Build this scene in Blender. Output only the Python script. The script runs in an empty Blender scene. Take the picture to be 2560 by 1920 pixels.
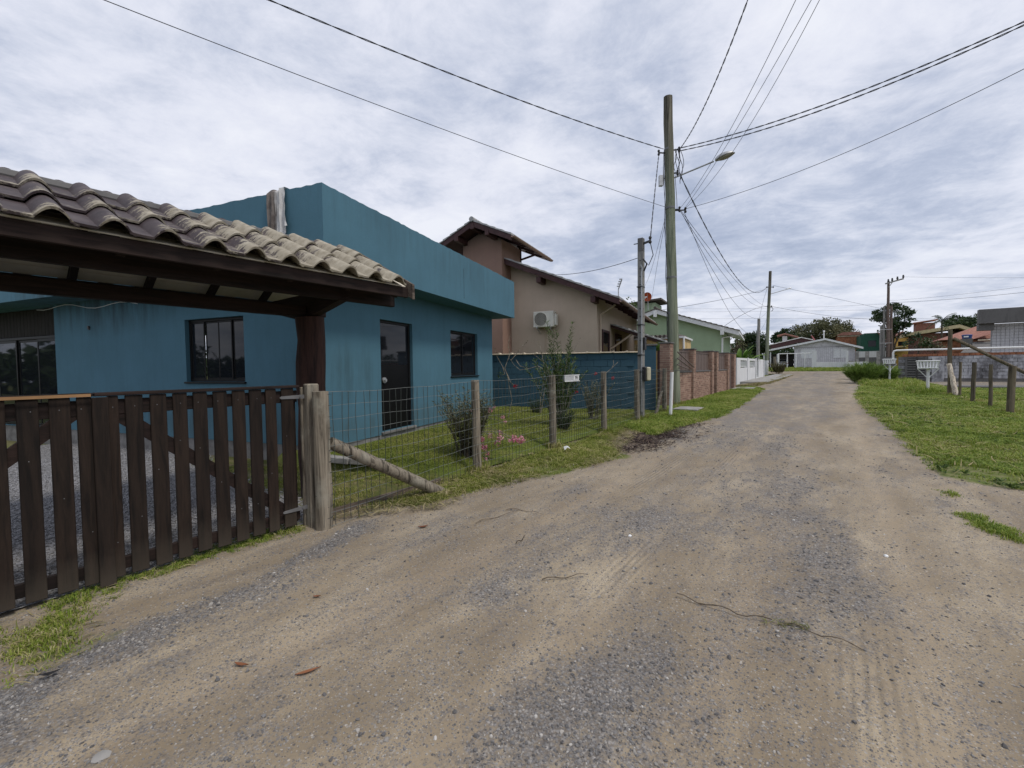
import bpy, math, random
import numpy as np
from mathutils import Vector, Matrix, noise as mnoise
rnd = random.Random(7)
rng = np.random.default_rng(11)
SC = bpy.context.scene
COL = SC.collection
PI = math.pi

# ------------------------------------------------------------------ camera
F_PX, PITCH, ROLL, H = 1075.0, math.radians(2.095), math.radians(-0.664), 1.5
YS, YH, YB = math.radians(37.5), math.radians(20.96), math.radians(25.5)   # street, blue house, brown house
_f = np.array([0, math.cos(PITCH), -math.sin(PITCH)])
_u0 = np.array([0, math.sin(PITCH), math.cos(PITCH)])
_r0 = np.array([1.0, 0, 0])
_r = math.cos(ROLL) * _r0 + math.sin(ROLL) * _u0
_u = -math.sin(ROLL) * _r0 + math.cos(ROLL) * _u0
cam_d = bpy.data.cameras.new('camera')
cam = bpy.data.objects.new('camera', cam_d)
COL.objects.link(cam)
cam_d.sensor_width = 36.0
cam_d.lens = 36.0 * F_PX / 2560.0
cam_d.clip_start, cam_d.clip_end = 0.05, 3000
cam.matrix_world = Matrix(((_r[0], _u[0], -_f[0], 0), (_r[1], _u[1], -_f[1], 0), (_r[2], _u[2], -_f[2], H), (0, 0, 0, 1)))
SC.camera = cam

# ------------------------------------------------------------------ sky, sun, exposure
SUN_EL, SUN_AZ = math.radians(58), math.radians(128)      # azimuth clockwise from +Y
w = bpy.data.worlds.new('World'); SC.world = w; w.use_nodes = True
nt = w.node_tree; nt.nodes.clear()
def wn(t, **k):
    n = nt.nodes.new(t)
    for a, b in k.items(): setattr(n, a, b)
    return n
def wl(a, b): nt.links.new(a, b)
out = wn('ShaderNodeOutputWorld'); bg = wn('ShaderNodeBackground'); bg.inputs['Strength'].default_value = 0.10
sky = wn('ShaderNodeTexSky', sky_type='NISHITA', sun_disc=False, sun_elevation=SUN_EL, sun_rotation=SUN_AZ)
sky.air_density = 1.0; sky.dust_density = 1.5
tc = wn('ShaderNodeTexCoord'); sep = wn('ShaderNodeSeparateXYZ'); wl(tc.outputs['Generated'], sep.inputs[0])
zc = wn('ShaderNodeMath', operation='MAXIMUM'); wl(sep.outputs[2], zc.inputs[0]); zc.inputs[1].default_value = 0.0
za = wn('ShaderNodeMath', operation='ADD'); wl(zc.outputs[0], za.inputs[0]); za.inputs[1].default_value = 0.13
dx = wn('ShaderNodeMath', operation='DIVIDE'); wl(sep.outputs[0], dx.inputs[0]); wl(za.outputs[0], dx.inputs[1])
dy = wn('ShaderNodeMath', operation='DIVIDE'); wl(sep.outputs[1], dy.inputs[0]); wl(za.outputs[0], dy.inputs[1])
cmb = wn('ShaderNodeCombineXYZ'); wl(dx.outputs[0], cmb.inputs[0]); wl(dy.outputs[0], cmb.inputs[1])
mp = wn('ShaderNodeMapping'); wl(cmb.outputs[0], mp.inputs[0])
mp.inputs['Rotation'].default_value = (0, 0, math.radians(24)); mp.inputs['Scale'].default_value = (0.92, 1.0, 1); mp.inputs['Location'].default_value = (3.1, 1.7, 0)
def wnoise(scale, det, rough, dist=0.0, vec=None):
    n = wn('ShaderNodeTexNoise'); n.inputs['Scale'].default_value = scale; n.inputs['Detail'].default_value = det
    n.inputs['Roughness'].default_value = rough; n.inputs['Distortion'].default_value = dist
    wl((vec or mp.outputs[0]), n.inputs['Vector']); return n
n1 = wnoise(0.85, 8, 0.58, 0.3); n2 = wnoise(3.6, 10, 0.68, 0.25); n3 = wnoise(0.33, 3, 0.5)
def wramp(src, stops):
    r = wn('ShaderNodeValToRGB'); e = r.color_ramp.elements
    while len(e) < len(stops): e.new(0.5)
    for i, (p, c) in enumerate(stops): e[i].position = p; e[i].color = (*c, 1) if len(c) == 3 else c
    wl(src, r.inputs[0]); return r
def wmath(op, a, b):
    m = wn('ShaderNodeMath', operation=op)
    for i, x in enumerate((a, b)):
        if isinstance(x, (int, float)): m.inputs[i].default_value = x
        else: wl(x, m.inputs[i])
    return m.outputs[0]
mixn = wmath('ADD', wmath('MULTIPLY', n1.outputs[0], 0.46), wmath('ADD', wmath('MULTIPLY', n2.outputs[0], 0.36), wmath('MULTIPLY', n3.outputs[0], 0.18)))
cl = wramp(mixn, [(0.37, (3.2, 3.65, 4.75)), (0.435, (4.1, 4.5, 5.55)), (0.485, (5.15, 5.45, 6.35)), (0.53, (6.0, 6.2, 7.0)), (0.60, (6.7, 6.85, 7.45))])
cover = wramp(n3.outputs[0], [(0.25, (0.86,) * 3), (0.5, (0.95,) * 3)])
mx = wn('ShaderNodeMix', data_type='RGBA'); wl(cover.outputs[0], mx.inputs[0]); wl(sky.outputs[0], mx.inputs[6]); wl(cl.outputs[0], mx.inputs[7])
wl(mx.outputs[2], bg.inputs['Color']); wl(bg.outputs[0], out.inputs[0])
sd = bpy.data.lights.new('sun', 'SUN'); sd.energy = 1.5; sd.angle = math.radians(10); sd.color = (1.0, 0.94, 0.85)
sun = bpy.data.objects.new('sun', sd); COL.objects.link(sun)
sv = Vector((math.sin(SUN_AZ) * math.cos(SUN_EL), math.cos(SUN_AZ) * math.cos(SUN_EL), math.sin(SUN_EL)))
sun.rotation_euler = sv.to_track_quat('Z', 'Y').to_euler(); sun.location = sv * 60
VS = SC.view_settings
VS.view_transform = 'Standard'; VS.look = 'None'; VS.gamma = 1.0; VS.exposure = 0.40; VS.use_curve_mapping = False
SC.cycles.max_bounces = 6

# ------------------------------------------------------------------ geometry of the place
def zg(s):
    return np.interp(s, [-30, 2, 5, 9, 11, 14, 20, 30, 40, 55, 60, 64, 70, 76, 120, 900], [-.03, -.03, 0, .05, .10, .16, .21, .29, .36, .50, .60, .72, 1.0, 1.15, 1.4, 1.4])
def ray(u, v): return _f + (u - 1280) / F_PX * _r + (960 - v) / F_PX * _u
def sl(p): return p[0] * math.sin(YS) + p[1] * math.cos(YS), p[0] * math.cos(YS) - p[1] * math.sin(YS)
def W(s, l, z=0.0): return np.array([s * math.sin(YS) + l * math.cos(YS), s * math.cos(YS) - l * math.sin(YS), z])
def at(u, v, dz=0.0):                     # the ground point seen at a place of the photograph
    d = ray(u, v); t = 1.0
    while t < 300:
        p = d * t; s = p[0] * math.sin(YS) + p[1] * math.cos(YS)
        if p[2] + H <= zg(s) + dz: break
        t += 0.01 + t * 0.0008
    return np.array([p[0], p[1], p[2] + H])
def asl(u, v, dz=0.0): return sl(at(u, v, dz))
def atz(u, v, z):
    d = ray(u, v); t = (z - H) / d[2]; return np.array([d[0] * t, d[1] * t, z])
def atY(u, v, Y):
    d = ray(u, v); t = Y / d[1]; return np.array([d[0] * t, d[1] * t, d[2] * t + H])
def pixel(p):
    q = np.asarray(p, float) - np.array([0, 0, H]); k = q @ _f
    return 1280 + F_PX * (q @ _r) / k, 960 - F_PX * (q @ _u) / k

class Frame:                               # local x = right of the direction, y = along it
    def __init__(s, x, y, yaw): s.x, s.y, s.yaw = x, y, yaw
    def world(s, p):
        c, n = math.cos(s.yaw), math.sin(s.yaw)
        return Vector((s.x + p[0] * c + p[1] * n, s.y - p[0] * n + p[1] * c, p[2]))
    def local(s, p):
        c, n = math.cos(s.yaw), math.sin(s.yaw); a, b = p[0] - s.x, p[1] - s.y
        return np.array([a * c - b * n, a * n + b * c, p[2] if len(p) > 2 else 0])
    def on(s, u, v, y=None, x=None):       # point of the plane y=const (or x=const) seen at a place of the photograph
        d = ray(u, v); c, n = math.cos(s.yaw), math.sin(s.yaw)
        if y is not None: t = (y + s.x * n + s.y * c) / (d[0] * n + d[1] * c)
        else: t = (x + s.x * c - s.y * n) / (d[0] * c - d[1] * n)
        return s.local(np.array([d[0] * t, d[1] * t, d[2] * t + H]))
WORLD, STREET = Frame(0, 0, 0), Frame(0, 0, YS)
HOUSE = Frame(-2.92, 6.73, YH)

# ------------------------------------------------------------------ mesh builder
class MB:
    def __init__(s): s.v, s.f = [], []
    def add(s, vs, fs):
        b = len(s.v); s.v.extend([tuple(map(float, p)) for p in vs]); s.f.extend([tuple(b + i for i in f) for f in fs]); return s
    def box(s, x0, x1, y0, y1, z0, z1, ch=0.0, M=None):
        c = ((x0 + x1) / 2, (y0 + y1) / 2, (z0 + z1) / 2); h = ((x1 - x0) / 2, (y1 - y0) / 2, (z1 - z0) / 2)
        if ch <= 0:
            vs = [(sx * h[0], sy * h[1], sz * h[2]) for sx in (-1, 1) for sy in (-1, 1) for sz in (-1, 1)]
            fs = [(0, 1, 3, 2), (4, 6, 7, 5), (0, 4, 5, 1), (2, 3, 7, 6), (0, 2, 6, 4), (1, 5, 7, 3)]
        else:
            vs, idx = [], {}
            for sx in (-1, 1):
                for sy in (-1, 1):
                    for sz in (-1, 1):
                        for a in range(3):
                            p = [sx * (h[0] - ch), sy * (h[1] - ch), sz * (h[2] - ch)]; p[a] = (sx, sy, sz)[a] * h[a]
                            idx[(sx, sy, sz, a)] = len(vs); vs.append(tuple(p))
            fs = []
            for a in range(3):
                b, c2 = (a + 1) % 3, (a + 2) % 3
                for sg in (-1, 1):
                    q = []
                    for (i, j) in ((-1, -1), (1, -1), (1, 1), (-1, 1)):
                        k = [0, 0, 0]; k[a] = sg; k[b] = i; k[c2] = j; q.append(idx[(*k, a)])
                    fs.append(tuple(q if sg > 0 else q[::-1]))
                for i in (-1, 1):
                    for j in (-1, 1):
                        k0 = [0, 0, 0]; k1 = [0, 0, 0]; k0[a] = -1; k1[a] = 1
                        for k in (k0, k1): k[b] = i; k[c2] = j
                        q = (idx[(*k0, b)], idx[(*k1, b)], idx[(*k1, c2)], idx[(*k0, c2)])
                        fs.append(q if i * j > 0 else q[::-1])
            for sx in (-1, 1):
                for sy in (-1, 1):
                    for sz in (-1, 1):
                        q = tuple(idx[(sx, sy, sz, a)] for a in range(3)); fs.append(q if sx * sy * sz > 0 else q[::-1])
        if M is None: vs = [(p[0] + c[0], p[1] + c[1], p[2] + c[2]) for p in vs]
        else: vs = [tuple(M @ Vector((p[0] + c[0], p[1] + c[1], p[2] + c[2]))) for p in vs]
        return s.add(vs, fs)
    def beam(s, a, b, wd, ht, up=(0, 0, 1), ch=0.0):        # box from a to b
        a, b = Vector(a), Vector(b); d = (b - a); L = d.length; d.normalize(); up = Vector(up)
        r = d.cross(up)
        if r.length < 1e-4: r = d.cross(Vector((1, 0, 0)))
        r.normalize(); n = r.cross(d)
        M = Matrix(((r.x, d.x, n.x, a.x), (r.y, d.y, n.y, a.y), (r.z, d.z, n.z, a.z), (0, 0, 0, 1)))
        return s.box(-wd / 2, wd / 2, 0, L, -ht / 2, ht / 2, ch, M)
    def tube(s, pts, r, n=6, cap=True, jit=0.0, twist=0.0):
        pts = [Vector(p) for p in pts]; m = len(pts)
        rs = r if hasattr(r, '__len__') else [r] * m
        vs, fs = [], []; ref = None
        for i, p in enumerate(pts):
            d = (pts[min(i + 1, m - 1)] - pts[max(i - 1, 0)])
            if d.length < 1e-9: d = Vector((0, 0, 1))
            d.normalize()
            if ref is None: ref = d.orthogonal().normalized()
            ref = (ref - d * ref.dot(d))
            if ref.length < 1e-6: ref = d.orthogonal()
            ref.normalize(); b = d.cross(ref)
            for k in range(n):
                a = 2 * PI * k / n + twist * i; rr = rs[i] * (1 + (rnd.uniform(-jit, jit) if jit else 0))
                vs.append(tuple(p + ref * (math.cos(a) * rr) + b * (math.sin(a) * rr)))
        for i in range(m - 1):
            for k in range(n):
                k2 = (k + 1) % n; fs.append((i * n + k, i * n + k2, (i + 1) * n + k2, (i + 1) * n + k))
        if cap: fs.append(tuple(range(n))[::-1]); fs.append(tuple((m - 1) * n + k for k in range(n)))
        return s.add(vs, fs)
    def prism(s, poly, z0, z1):                              # poly: CCW list of (x, y)
        n = len(poly); vs = [(x, y, z0) for x, y in poly] + [(x, y, z1) for x, y in poly]
        return s.add(vs, [tuple(range(n))[::-1], tuple(range(n, 2 * n))] + [(i, (i + 1) % n, n + (i + 1) % n, n + i) for i in range(n)])
    def extr(s, poly, axis, a, b):                           # poly in the other two axes, extruded along axis from a to b
        o = [i for i in range(3) if i != axis]; n = len(poly); vs = []
        for t in (a, b):
            for q in poly:
                p = [0, 0, 0]; p[axis] = t; p[o[0]] = q[0]; p[o[1]] = q[1]; vs.append(p)
        return s.add(vs, [tuple(range(n)), tuple(range(n, 2 * n))[::-1]] + [(i, n + i, n + (i + 1) % n, (i + 1) % n) for i in range(n)])
    def wall(s, fx, a0, a1, z0, z1, holes, depth):
        """Panel with openings. fx(a, d, z) -> point, d = depth behind the face. holes: (a0, a1, z0, z1)"""
        A = sorted({a0, a1, *[h[0] for h in holes], *[h[1] for h in holes]}); Z = sorted({z0, z1, *[h[2] for h in holes], *[h[3] for h in holes]})
        A = [x for x in A if a0 <= x <= a1]; Z = [x for x in Z if z0 <= x <= z1]
        for i in range(len(A) - 1):
            for j in range(len(Z) - 1):
                ma, mz = (A[i] + A[i + 1]) / 2, (Z[j] + Z[j + 1]) / 2
                if any(h[0] < ma < h[1] and h[2] < mz < h[3] for h in holes): continue
                s.add([fx(A[i], 0, Z[j]), fx(A[i + 1], 0, Z[j]), fx(A[i + 1], 0, Z[j + 1]), fx(A[i], 0, Z[j + 1])], [(0, 1, 2, 3)])
        for h in holes:
            c = [(h[0], h[2]), (h[1], h[2]), (h[1], h[3]), (h[0], h[3])]
            for k in range(4):
                p, q = c[k], c[(k + 1) % 4]
                s.add([fx(p[0], 0, p[1]), fx(q[0], 0, q[1]), fx(q[0], depth, q[1]), fx(p[0], depth, p[1])], [(0, 1, 2, 3)])
        return s
    def mesh(s, name, origin=(0, 0, 0), smooth=True, ang=0.6):
        me = bpy.data.meshes.new(name); o = origin
        me.from_pydata([(p[0] - o[0], p[1] - o[1], p[2] - o[2]) for p in s.v], [], s.f); me.update()
        fix = bpy_fix(me)
        if smooth:
            me.polygons.foreach_set('use_smooth', [True] * len(me.polygons)); me.set_sharp_from_angle(angle=ang)
        return me
def bpy_fix(me): return me

def link(o): COL.objects.link(o); return o
def tag(o, label=None, cat=None, group=None, kind=None):
    for k, v in (('label', label), ('category', cat), ('group', group), ('kind', kind)):
        if v: o[k] = v
    return o
class Thing:
    def __init__(s, name, label, cat, frame=WORLD, origin=(0, 0, 0), group=None, mb=None, mat=None, smooth=True, ang=0.6, kind=None):
        s.fr, s.o = frame, tuple(map(float, origin))
        data = mb.mesh(name, s.o, smooth, ang) if mb else None
        s.root = bpy.data.objects.new(name, data); link(s.root)
        s.root.location = frame.world(s.o); s.root.rotation_euler = (0, 0, -frame.yaw)
        if data and mat: data.materials.append(mat)
        tag(s.root, label, cat, group, kind)
    def part(s, name, mb, mat, parent=None, smooth=True, ang=0.6, label=None, kind=None):
        me = mb.mesh(name, s.o, smooth, ang); me.materials.append(mat)
        o = bpy.data.objects.new(name, me); link(o); o.parent = parent or s.root
        return tag(o, label, kind=kind)
    def put(s, name, me, loc, rot=(0, 0, 0), scale=(1, 1, 1), parent=None):       # shared mesh placed at a frame-local point
        o = bpy.data.objects.new(name, me); link(o); o.parent = parent or s.root
        o.location = (loc[0] - s.o[0], loc[1] - s.o[1], loc[2] - s.o[2]); o.rotation_euler = rot; o.scale = scale
        return o
def struct(name, me, mat, kind='structure', label=None, cat=None):
    o = bpy.data.objects.new(name, me); link(o); me.materials.append(mat); o['kind'] = kind
    return tag(o, label, cat)
def copy_tree(o, parent=None):
    c = o.copy(); COL.objects.link(c); c.parent = parent
    for ch in list(o.children): copy_tree(ch, c)
    return c

# ------------------------------------------------------------------ materials
def N(m, t, **k):
    n = m.node_tree.nodes.new(t)
    for a, b in k.items(): setattr(n, a, b)
    return n
class Mat:
    def __init__(s, name, rough=0.85, spec=0.3):
        s.m = bpy.data.materials.new(name); s.m.use_nodes = True; s.m.node_tree.nodes.clear()
        s.out = N(s.m, 'ShaderNodeOutputMaterial'); s.b = N(s.m, 'ShaderNodeBsdfPrincipled')
        s.L(s.b.outputs[0], s.out.inputs[0]); s.b.inputs['Roughness'].default_value = rough; s.b.inputs['Specular IOR Level'].default_value = spec
        s.tc = N(s.m, 'ShaderNodeTexCoord'); s.oi = None
    def L(s, a, b): s.m.node_tree.links.new(a, b)
    def inp(s, sock, x):
        if isinstance(x, (int, float)): sock.default_value = x
        elif isinstance(x, (tuple, list)): sock.default_value = (*x, 1) if len(x) == 3 and sock.type == 'RGBA' else tuple(x)
        else: s.L(x, sock)
    def vec(s, scale=(1, 1, 1), rot=(0, 0, 0), src='Object', loc=(0, 0, 0)):
        mp = N(s.m, 'ShaderNodeMapping'); s.L(s.tc.outputs[src], mp.inputs[0])
        mp.inputs['Scale'].default_value = scale; mp.inputs['Rotation'].default_value = rot; mp.inputs['Location'].default_value = loc
        return mp.outputs[0]
    def objvec(s, scale=(1, 1, 1)):        # object coordinates shifted by a random amount per object
        mp = N(s.m, 'ShaderNodeMapping'); s.L(s.tc.outputs['Object'], mp.inputs[0]); mp.inputs['Scale'].default_value = scale
        s.L(s.math('MULTIPLY', s.orand(), 57.0), mp.inputs['Location']); return mp.outputs[0]
    def orand(s):
        if s.oi is None: s.oi = N(s.m, 'ShaderNodeObjectInfo')
        return s.oi.outputs['Random']
    def noise(s, scale, det=4, rough=0.55, vec=None, dist=0.0, col=False):
        n = N(s.m, 'ShaderNodeTexNoise'); n.inputs['Scale'].default_value = scale; n.inputs['Detail'].default_value = det
        n.inputs['Roughness'].default_value = rough; n.inputs['Distortion'].default_value = dist
        s.L(vec or s.vec(), n.inputs['Vector']); return n.outputs[1 if col else 0]
    def voro(s, scale, vec=None, feature='F1', out='Distance', rand=1.0):
        n = N(s.m, 'ShaderNodeTexVoronoi', feature=feature); n.inputs['Scale'].default_value = scale; n.inputs['Randomness'].default_value = rand
        s.L(vec or s.vec(), n.inputs['Vector']); return n.outputs[out]
    def wave(s, scale, vec=None, dist=0.0, det=2):
        n = N(s.m, 'ShaderNodeTexWave'); n.inputs['Scale'].default_value = scale; n.inputs['Distortion'].default_value = dist; n.inputs['Detail'].default_value = det
        s.L(vec or s.vec(), n.inputs['Vector']); return n.outputs[1]
    def ramp(s, x, stops, mode='LINEAR'):
        r = N(s.m, 'ShaderNodeValToRGB'); r.color_ramp.interpolation = mode; e = r.color_ramp.elements
        while len(e) < len(stops): e.new(0.5)
        for i, (p, c) in enumerate(stops):
            e[i].position = p; c = (c, c, c) if isinstance(c, (int, float)) else c; e[i].color = (*c, 1)
        s.L(x, r.inputs[0]); return r.outputs[0]
    def mix(s, f, a, b, mode='MIX'):
        n = N(s.m, 'ShaderNodeMix', data_type='RGBA', blend_type=mode)
        s.inp(n.inputs[0], f); s.inp(n.inputs[6], a); s.inp(n.inputs[7], b); return n.outputs[2]
    def math(s, op, a, b=0.0, clamp=False):
        n = N(s.m, 'ShaderNodeMath', operation=op, use_clamp=clamp); s.inp(n.inputs[0], a); s.inp(n.inputs[1], b); return n.outputs[0]
    def attr(s, name, out='Fac'):
        n = N(s.m, 'ShaderNodeAttribute'); n.attribute_name = name; return n.outputs[out]
    def xyz(s, vec=None):
        n = N(s.m, 'ShaderNodeSeparateXYZ'); s.L(vec or s.tc.outputs['Object'], n.inputs[0]); return n.outputs
    def color(s, c): s.inp(s.b.inputs['Base Color'], c); return s
    def rough(s, x): s.inp(s.b.inputs['Roughness'], x); return s
    def bump(s, h, st=0.3, d=0.01, prev=None):
        n = N(s.m, 'ShaderNodeBump'); n.inputs['Strength'].default_value = st; n.inputs['Distance'].default_value = d
        s.L(h, n.inputs['Height'])
        if prev: s.L(prev, n.inputs['Normal'])
        s.L(n.outputs[0], s.b.inputs['Normal']); return n.outputs[0]
def plain(name, c, rough=0.7, spec=0.3, var=0.12, scale=6.0, metal=0.0, bump=0.0):
    m = Mat(name, rough, spec); d = tuple(x * (1 - var * 1.6) for x in c); e = tuple(min(1, x * (1 + var)) for x in c)
    n = m.noise(scale, 5, 0.6, m.objvec())
    m.color(m.ramp(n, [(0.3, d), (0.7, e)])); m.b.inputs['Metallic'].default_value = metal
    if bump: m.bump(m.noise(scale * 8, 4, 0.6, m.objvec()), bump, 0.004)
    return m.m
def paint(name, c, stain=0.35, stainc=None, rough=0.8, sc=1.0, patches=()):
    """painted render: faint mottling, vertical weather streaks, orange-peel relief"""
    m = Mat(name, rough, 0.25); stainc = stainc or tuple(x * 0.55 for x in c)
    pos = N(m.m, 'ShaderNodeNewGeometry').outputs['Position']; mpz = N(m.m, 'ShaderNodeMapping'); m.L(pos, mpz.inputs[0]); mpz.inputs['Scale'].default_value = (3.0, 3.0, 0.35)
    a = m.noise(1.1 * sc, 6, 0.65, pos); b = m.noise(2.2 * sc, 6, 0.68, mpz.outputs[0]); g = m.noise(34, 3, 0.6, pos)
    base = m.mix(m.ramp(a, [(0.3, 0.0), (0.72, 1.0)]), tuple(x * 0.90 for x in c), tuple(x * 1.08 for x in c))
    base = m.mix(m.math('MULTIPLY', m.ramp(b, [(0.50, 0.0), (0.78, 1.0)]), stain), base, stainc)
    base = m.mix(m.math('MULTIPLY', m.ramp(g, [(0.4, 0.0), (0.75, 1.0)]), 0.16), base, tuple(x * 0.72 for x in c))
    ob = m.xyz()
    for (cx, cy, cz, rx, ry, rz, amt, cc) in patches:     # weather stains with a place of their own on the wall
        e = None
        for k, (c_, r_) in enumerate(((cx, rx), (cy, ry), (cz, rz))):
            q = m.math('POWER', m.math('ABSOLUTE', m.math('DIVIDE', m.math('SUBTRACT', ob[k], c_), r_)), 2.0); e = q if e is None else m.math('ADD', e, q)
        k = m.math('MULTIPLY', m.math('SUBTRACT', 1.0, e, True), m.ramp(b, [(.36, 0), (.62, 1)])); base = m.mix(m.math('MULTIPLY', k, amt), base, cc)
    m.color(base); m.bump(m.noise(70, 4, 0.6, pos), 0.35, 0.006); return m.m
def wood(name, c, c2, sx=(14, 14, 1.2), rough=0.8, pale=None, bump=0.35, dust=None):
    """grain along local z unless sx says otherwise; each object gets its own shift"""
    m = Mat(name, rough, 0.25); v = m.objvec(sx)
    g = m.noise(1.6, 7, 0.62, v, 0.6); f = m.noise(9, 4, 0.6, v)
    col = m.ramp(g, [(0.36, c2), (0.5, c), (0.66, tuple(min(1, x * 1.4) for x in c))])
    col = m.mix(m.math('MULTIPLY', m.ramp(f, [(0.42, 0), (0.7, 1)]), 0.4), col, c2)
    col = m.mix(1.0, col, m.ramp(m.orand(), [(0, (0.74, 0.74, 0.75)), (1, (1.20, 1.15, 1.10))]), 'MULTIPLY')
    if pale: col = m.mix(m.ramp(m.noise(2.3, 5, 0.6, m.objvec()), [(0.56, 0), (0.70, 0.75)]), col, pale)
    if dust: col = m.mix(m.math('MULTIPLY', m.ramp(m.math('ADD', m.xyz()[2], m.math('MULTIPLY', m.noise(4, 4, .6), .25)), [(.12, 1), (.40, 0)]), .6), col, dust)
    m.color(col); m.bump(m.math('ADD', g, m.math('MULTIPLY', f, 0.5)), bump, 0.006); return m.m
def leafmat(name, stops, rough=0.55, trans=0.25):
    m = Mat(name, rough, 0.35); c = m.attr('tint'); f = m.math('ADD', m.math('MULTIPLY', c, 0.7), m.math('MULTIPLY', m.orand(), 0.3))
    if 'grass' in name:                    # meadow colour drifts from place to place
        pos = N(m.m, 'ShaderNodeNewGeometry').outputs['Position']
        f = m.math('ADD', f, m.math('MULTIPLY', m.math('SUBTRACT', m.math('ADD', m.math('MULTIPLY', m.noise(.75, 4, .6, pos), .6), m.math('MULTIPLY', m.noise(3.5, 3, .6, pos), .4)), .48), 1.7))
    col = m.ramp(f, stops)
    m.color(col); t = N(m.m, 'ShaderNodeBsdfTranslucent'); m.L(col, t.inputs[0]); x = N(m.m, 'ShaderNodeMixShader'); x.inputs[0].default_value = trans
    m.L(m.b.outputs[0], x.inputs[1]); m.L(t.outputs[0], x.inputs[2]); m.L(x.outputs[0], m.out.inputs[0]); return m.m
def glassmat(name, c=(0.012, 0.014, 0.018), rough=0.03):
    m = Mat(name, rough, 0.30); m.color(c); m.bump(m.noise(1.3, 2, 0.4), 0.03, 0.02); return m.m

M = {}
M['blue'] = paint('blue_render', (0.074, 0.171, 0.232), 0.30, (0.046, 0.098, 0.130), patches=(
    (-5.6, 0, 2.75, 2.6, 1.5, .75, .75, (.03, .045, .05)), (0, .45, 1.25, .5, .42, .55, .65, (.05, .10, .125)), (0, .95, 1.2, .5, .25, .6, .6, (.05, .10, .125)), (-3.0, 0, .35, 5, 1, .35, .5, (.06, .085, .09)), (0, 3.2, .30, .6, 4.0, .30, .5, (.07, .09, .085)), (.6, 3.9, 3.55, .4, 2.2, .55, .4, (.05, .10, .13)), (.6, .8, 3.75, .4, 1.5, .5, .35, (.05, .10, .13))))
M['navy'] = paint('dark_blue_block_paint', (0.034, 0.082, 0.118), 0.3)
M['taupe'] = paint('taupe_render', (0.49, 0.40, 0.315), 0.15)
M['brownpink'] = paint('brown_render', (0.29, 0.185, 0.145), 0.18)
M['green'] = paint('pale_green_render', (0.35, 0.45, 0.30), 0.12)
M['whitewall'] = paint('white_wall_paint', (0.66, 0.67, 0.68), 0.45, (0.30, 0.30, 0.28))
M['white'] = plain('white_paint', (0.70, 0.71, 0.72), 0.5, var=0.08)
M['pvc'] = plain('white_pvc', (0.74, 0.75, 0.75), 0.35, 0.5, 0.05)
M['plinth'] = plain('grey_plinth', (0.20, 0.195, 0.19), 0.9, var=0.25, bump=0.4)
M['concrete'] = plain('concrete', (0.30, 0.29, 0.275), 0.9, var=0.25, scale=3, bump=0.4)
M['concrete_dark'] = paint('stained_concrete', (0.135, 0.132, 0.130), 0.8, (0.05, 0.05, 0.05))
M['black_metal'] = plain('black_metal', (0.02, 0.02, 0.022), 0.45, 0.5)
M['steel'] = plain('galvanised_steel', (0.42, 0.43, 0.44), 0.45, 0.5, 0.15, metal=0.6)
M['wire'] = plain('old_wire', (0.055, 0.065, 0.06), 0.6, 0.3, 0.2); M['wire_h'] = plain('galvanised_wire', (0.20, 0.215, 0.21), 0.5, 0.4, 0.2)
M['hinge'] = plain('dull_hinge', (0.16, 0.16, 0.165), 0.5, 0.4, 0.15)
M['cable'] = plain('black_cable', (0.022, 0.023, 0.028), 0.6)
M['glass'] = glassmat('dark_glass')
M['frame_dark'] = plain('dark_aluminium', (0.010, 0.010, 0.011), 0.45, 0.2); M['door_black'] = plain('black_door_panel', (0.007, 0.007, 0.008), 0.35, 0.15); M['porch_board'] = wood('dark_porch_board', (0.030, 0.026, 0.023), (0.012, 0.011, 0.010))
M['stain'] = wood('dark_stained_wood', (0.0205, 0.0135, 0.0100), (0.008, 0.0055, 0.0045), dust=(.075, .062, .048))
M['stain_h'] = wood('dark_stained_beam', (0.024, 0.015, 0.013), (0.010, 0.007, 0.006), (14, 1.2, 14))
M['stain_x'] = wood('dark_stained_rafter', (0.022, 0.014, 0.012), (0.013, 0.008, 0.007), (1.2, 14, 14))
M['redlog'] = wood('red_brown_log', (0.048, 0.025, 0.020), (0.016, 0.009, 0.009), (9, 9, 0.8))
M['maroon'] = plain('maroon_fascia', (0.062, 0.028, 0.028), 0.6, var=0.25, scale=9)
M['greywood'] = wood('weathered_grey_wood', (0.200, 0.180, 0.146), (0.046, 0.040, 0.032), (17, 17, 0.8), 0.9, (0.33, 0.315, 0.26), 0.6)
M['greywood_y'] = wood('weathered_board', (0.14, 0.115, 0.095), (0.05, 0.04, 0.034), (14, 1.0, 14), 0.9)
M['darkpost'] = wood('dark_weathered_post', (0.125, 0.108, 0.080), (0.042, 0.036, 0.027), (16, 16, 0.9), 0.9)
def pole_material():
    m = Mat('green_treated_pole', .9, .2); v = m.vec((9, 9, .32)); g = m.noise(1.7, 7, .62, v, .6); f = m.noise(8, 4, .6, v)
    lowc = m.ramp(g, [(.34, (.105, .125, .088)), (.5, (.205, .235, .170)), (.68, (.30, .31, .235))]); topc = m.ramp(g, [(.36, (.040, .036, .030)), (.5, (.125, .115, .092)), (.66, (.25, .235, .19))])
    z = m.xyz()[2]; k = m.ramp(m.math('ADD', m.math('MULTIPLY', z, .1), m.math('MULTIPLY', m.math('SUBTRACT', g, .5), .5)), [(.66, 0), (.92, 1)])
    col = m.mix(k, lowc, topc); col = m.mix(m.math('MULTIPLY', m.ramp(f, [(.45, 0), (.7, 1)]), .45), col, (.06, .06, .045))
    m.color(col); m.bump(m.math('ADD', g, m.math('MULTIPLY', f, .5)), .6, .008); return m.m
M['polewood'] = pole_material()
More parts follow.
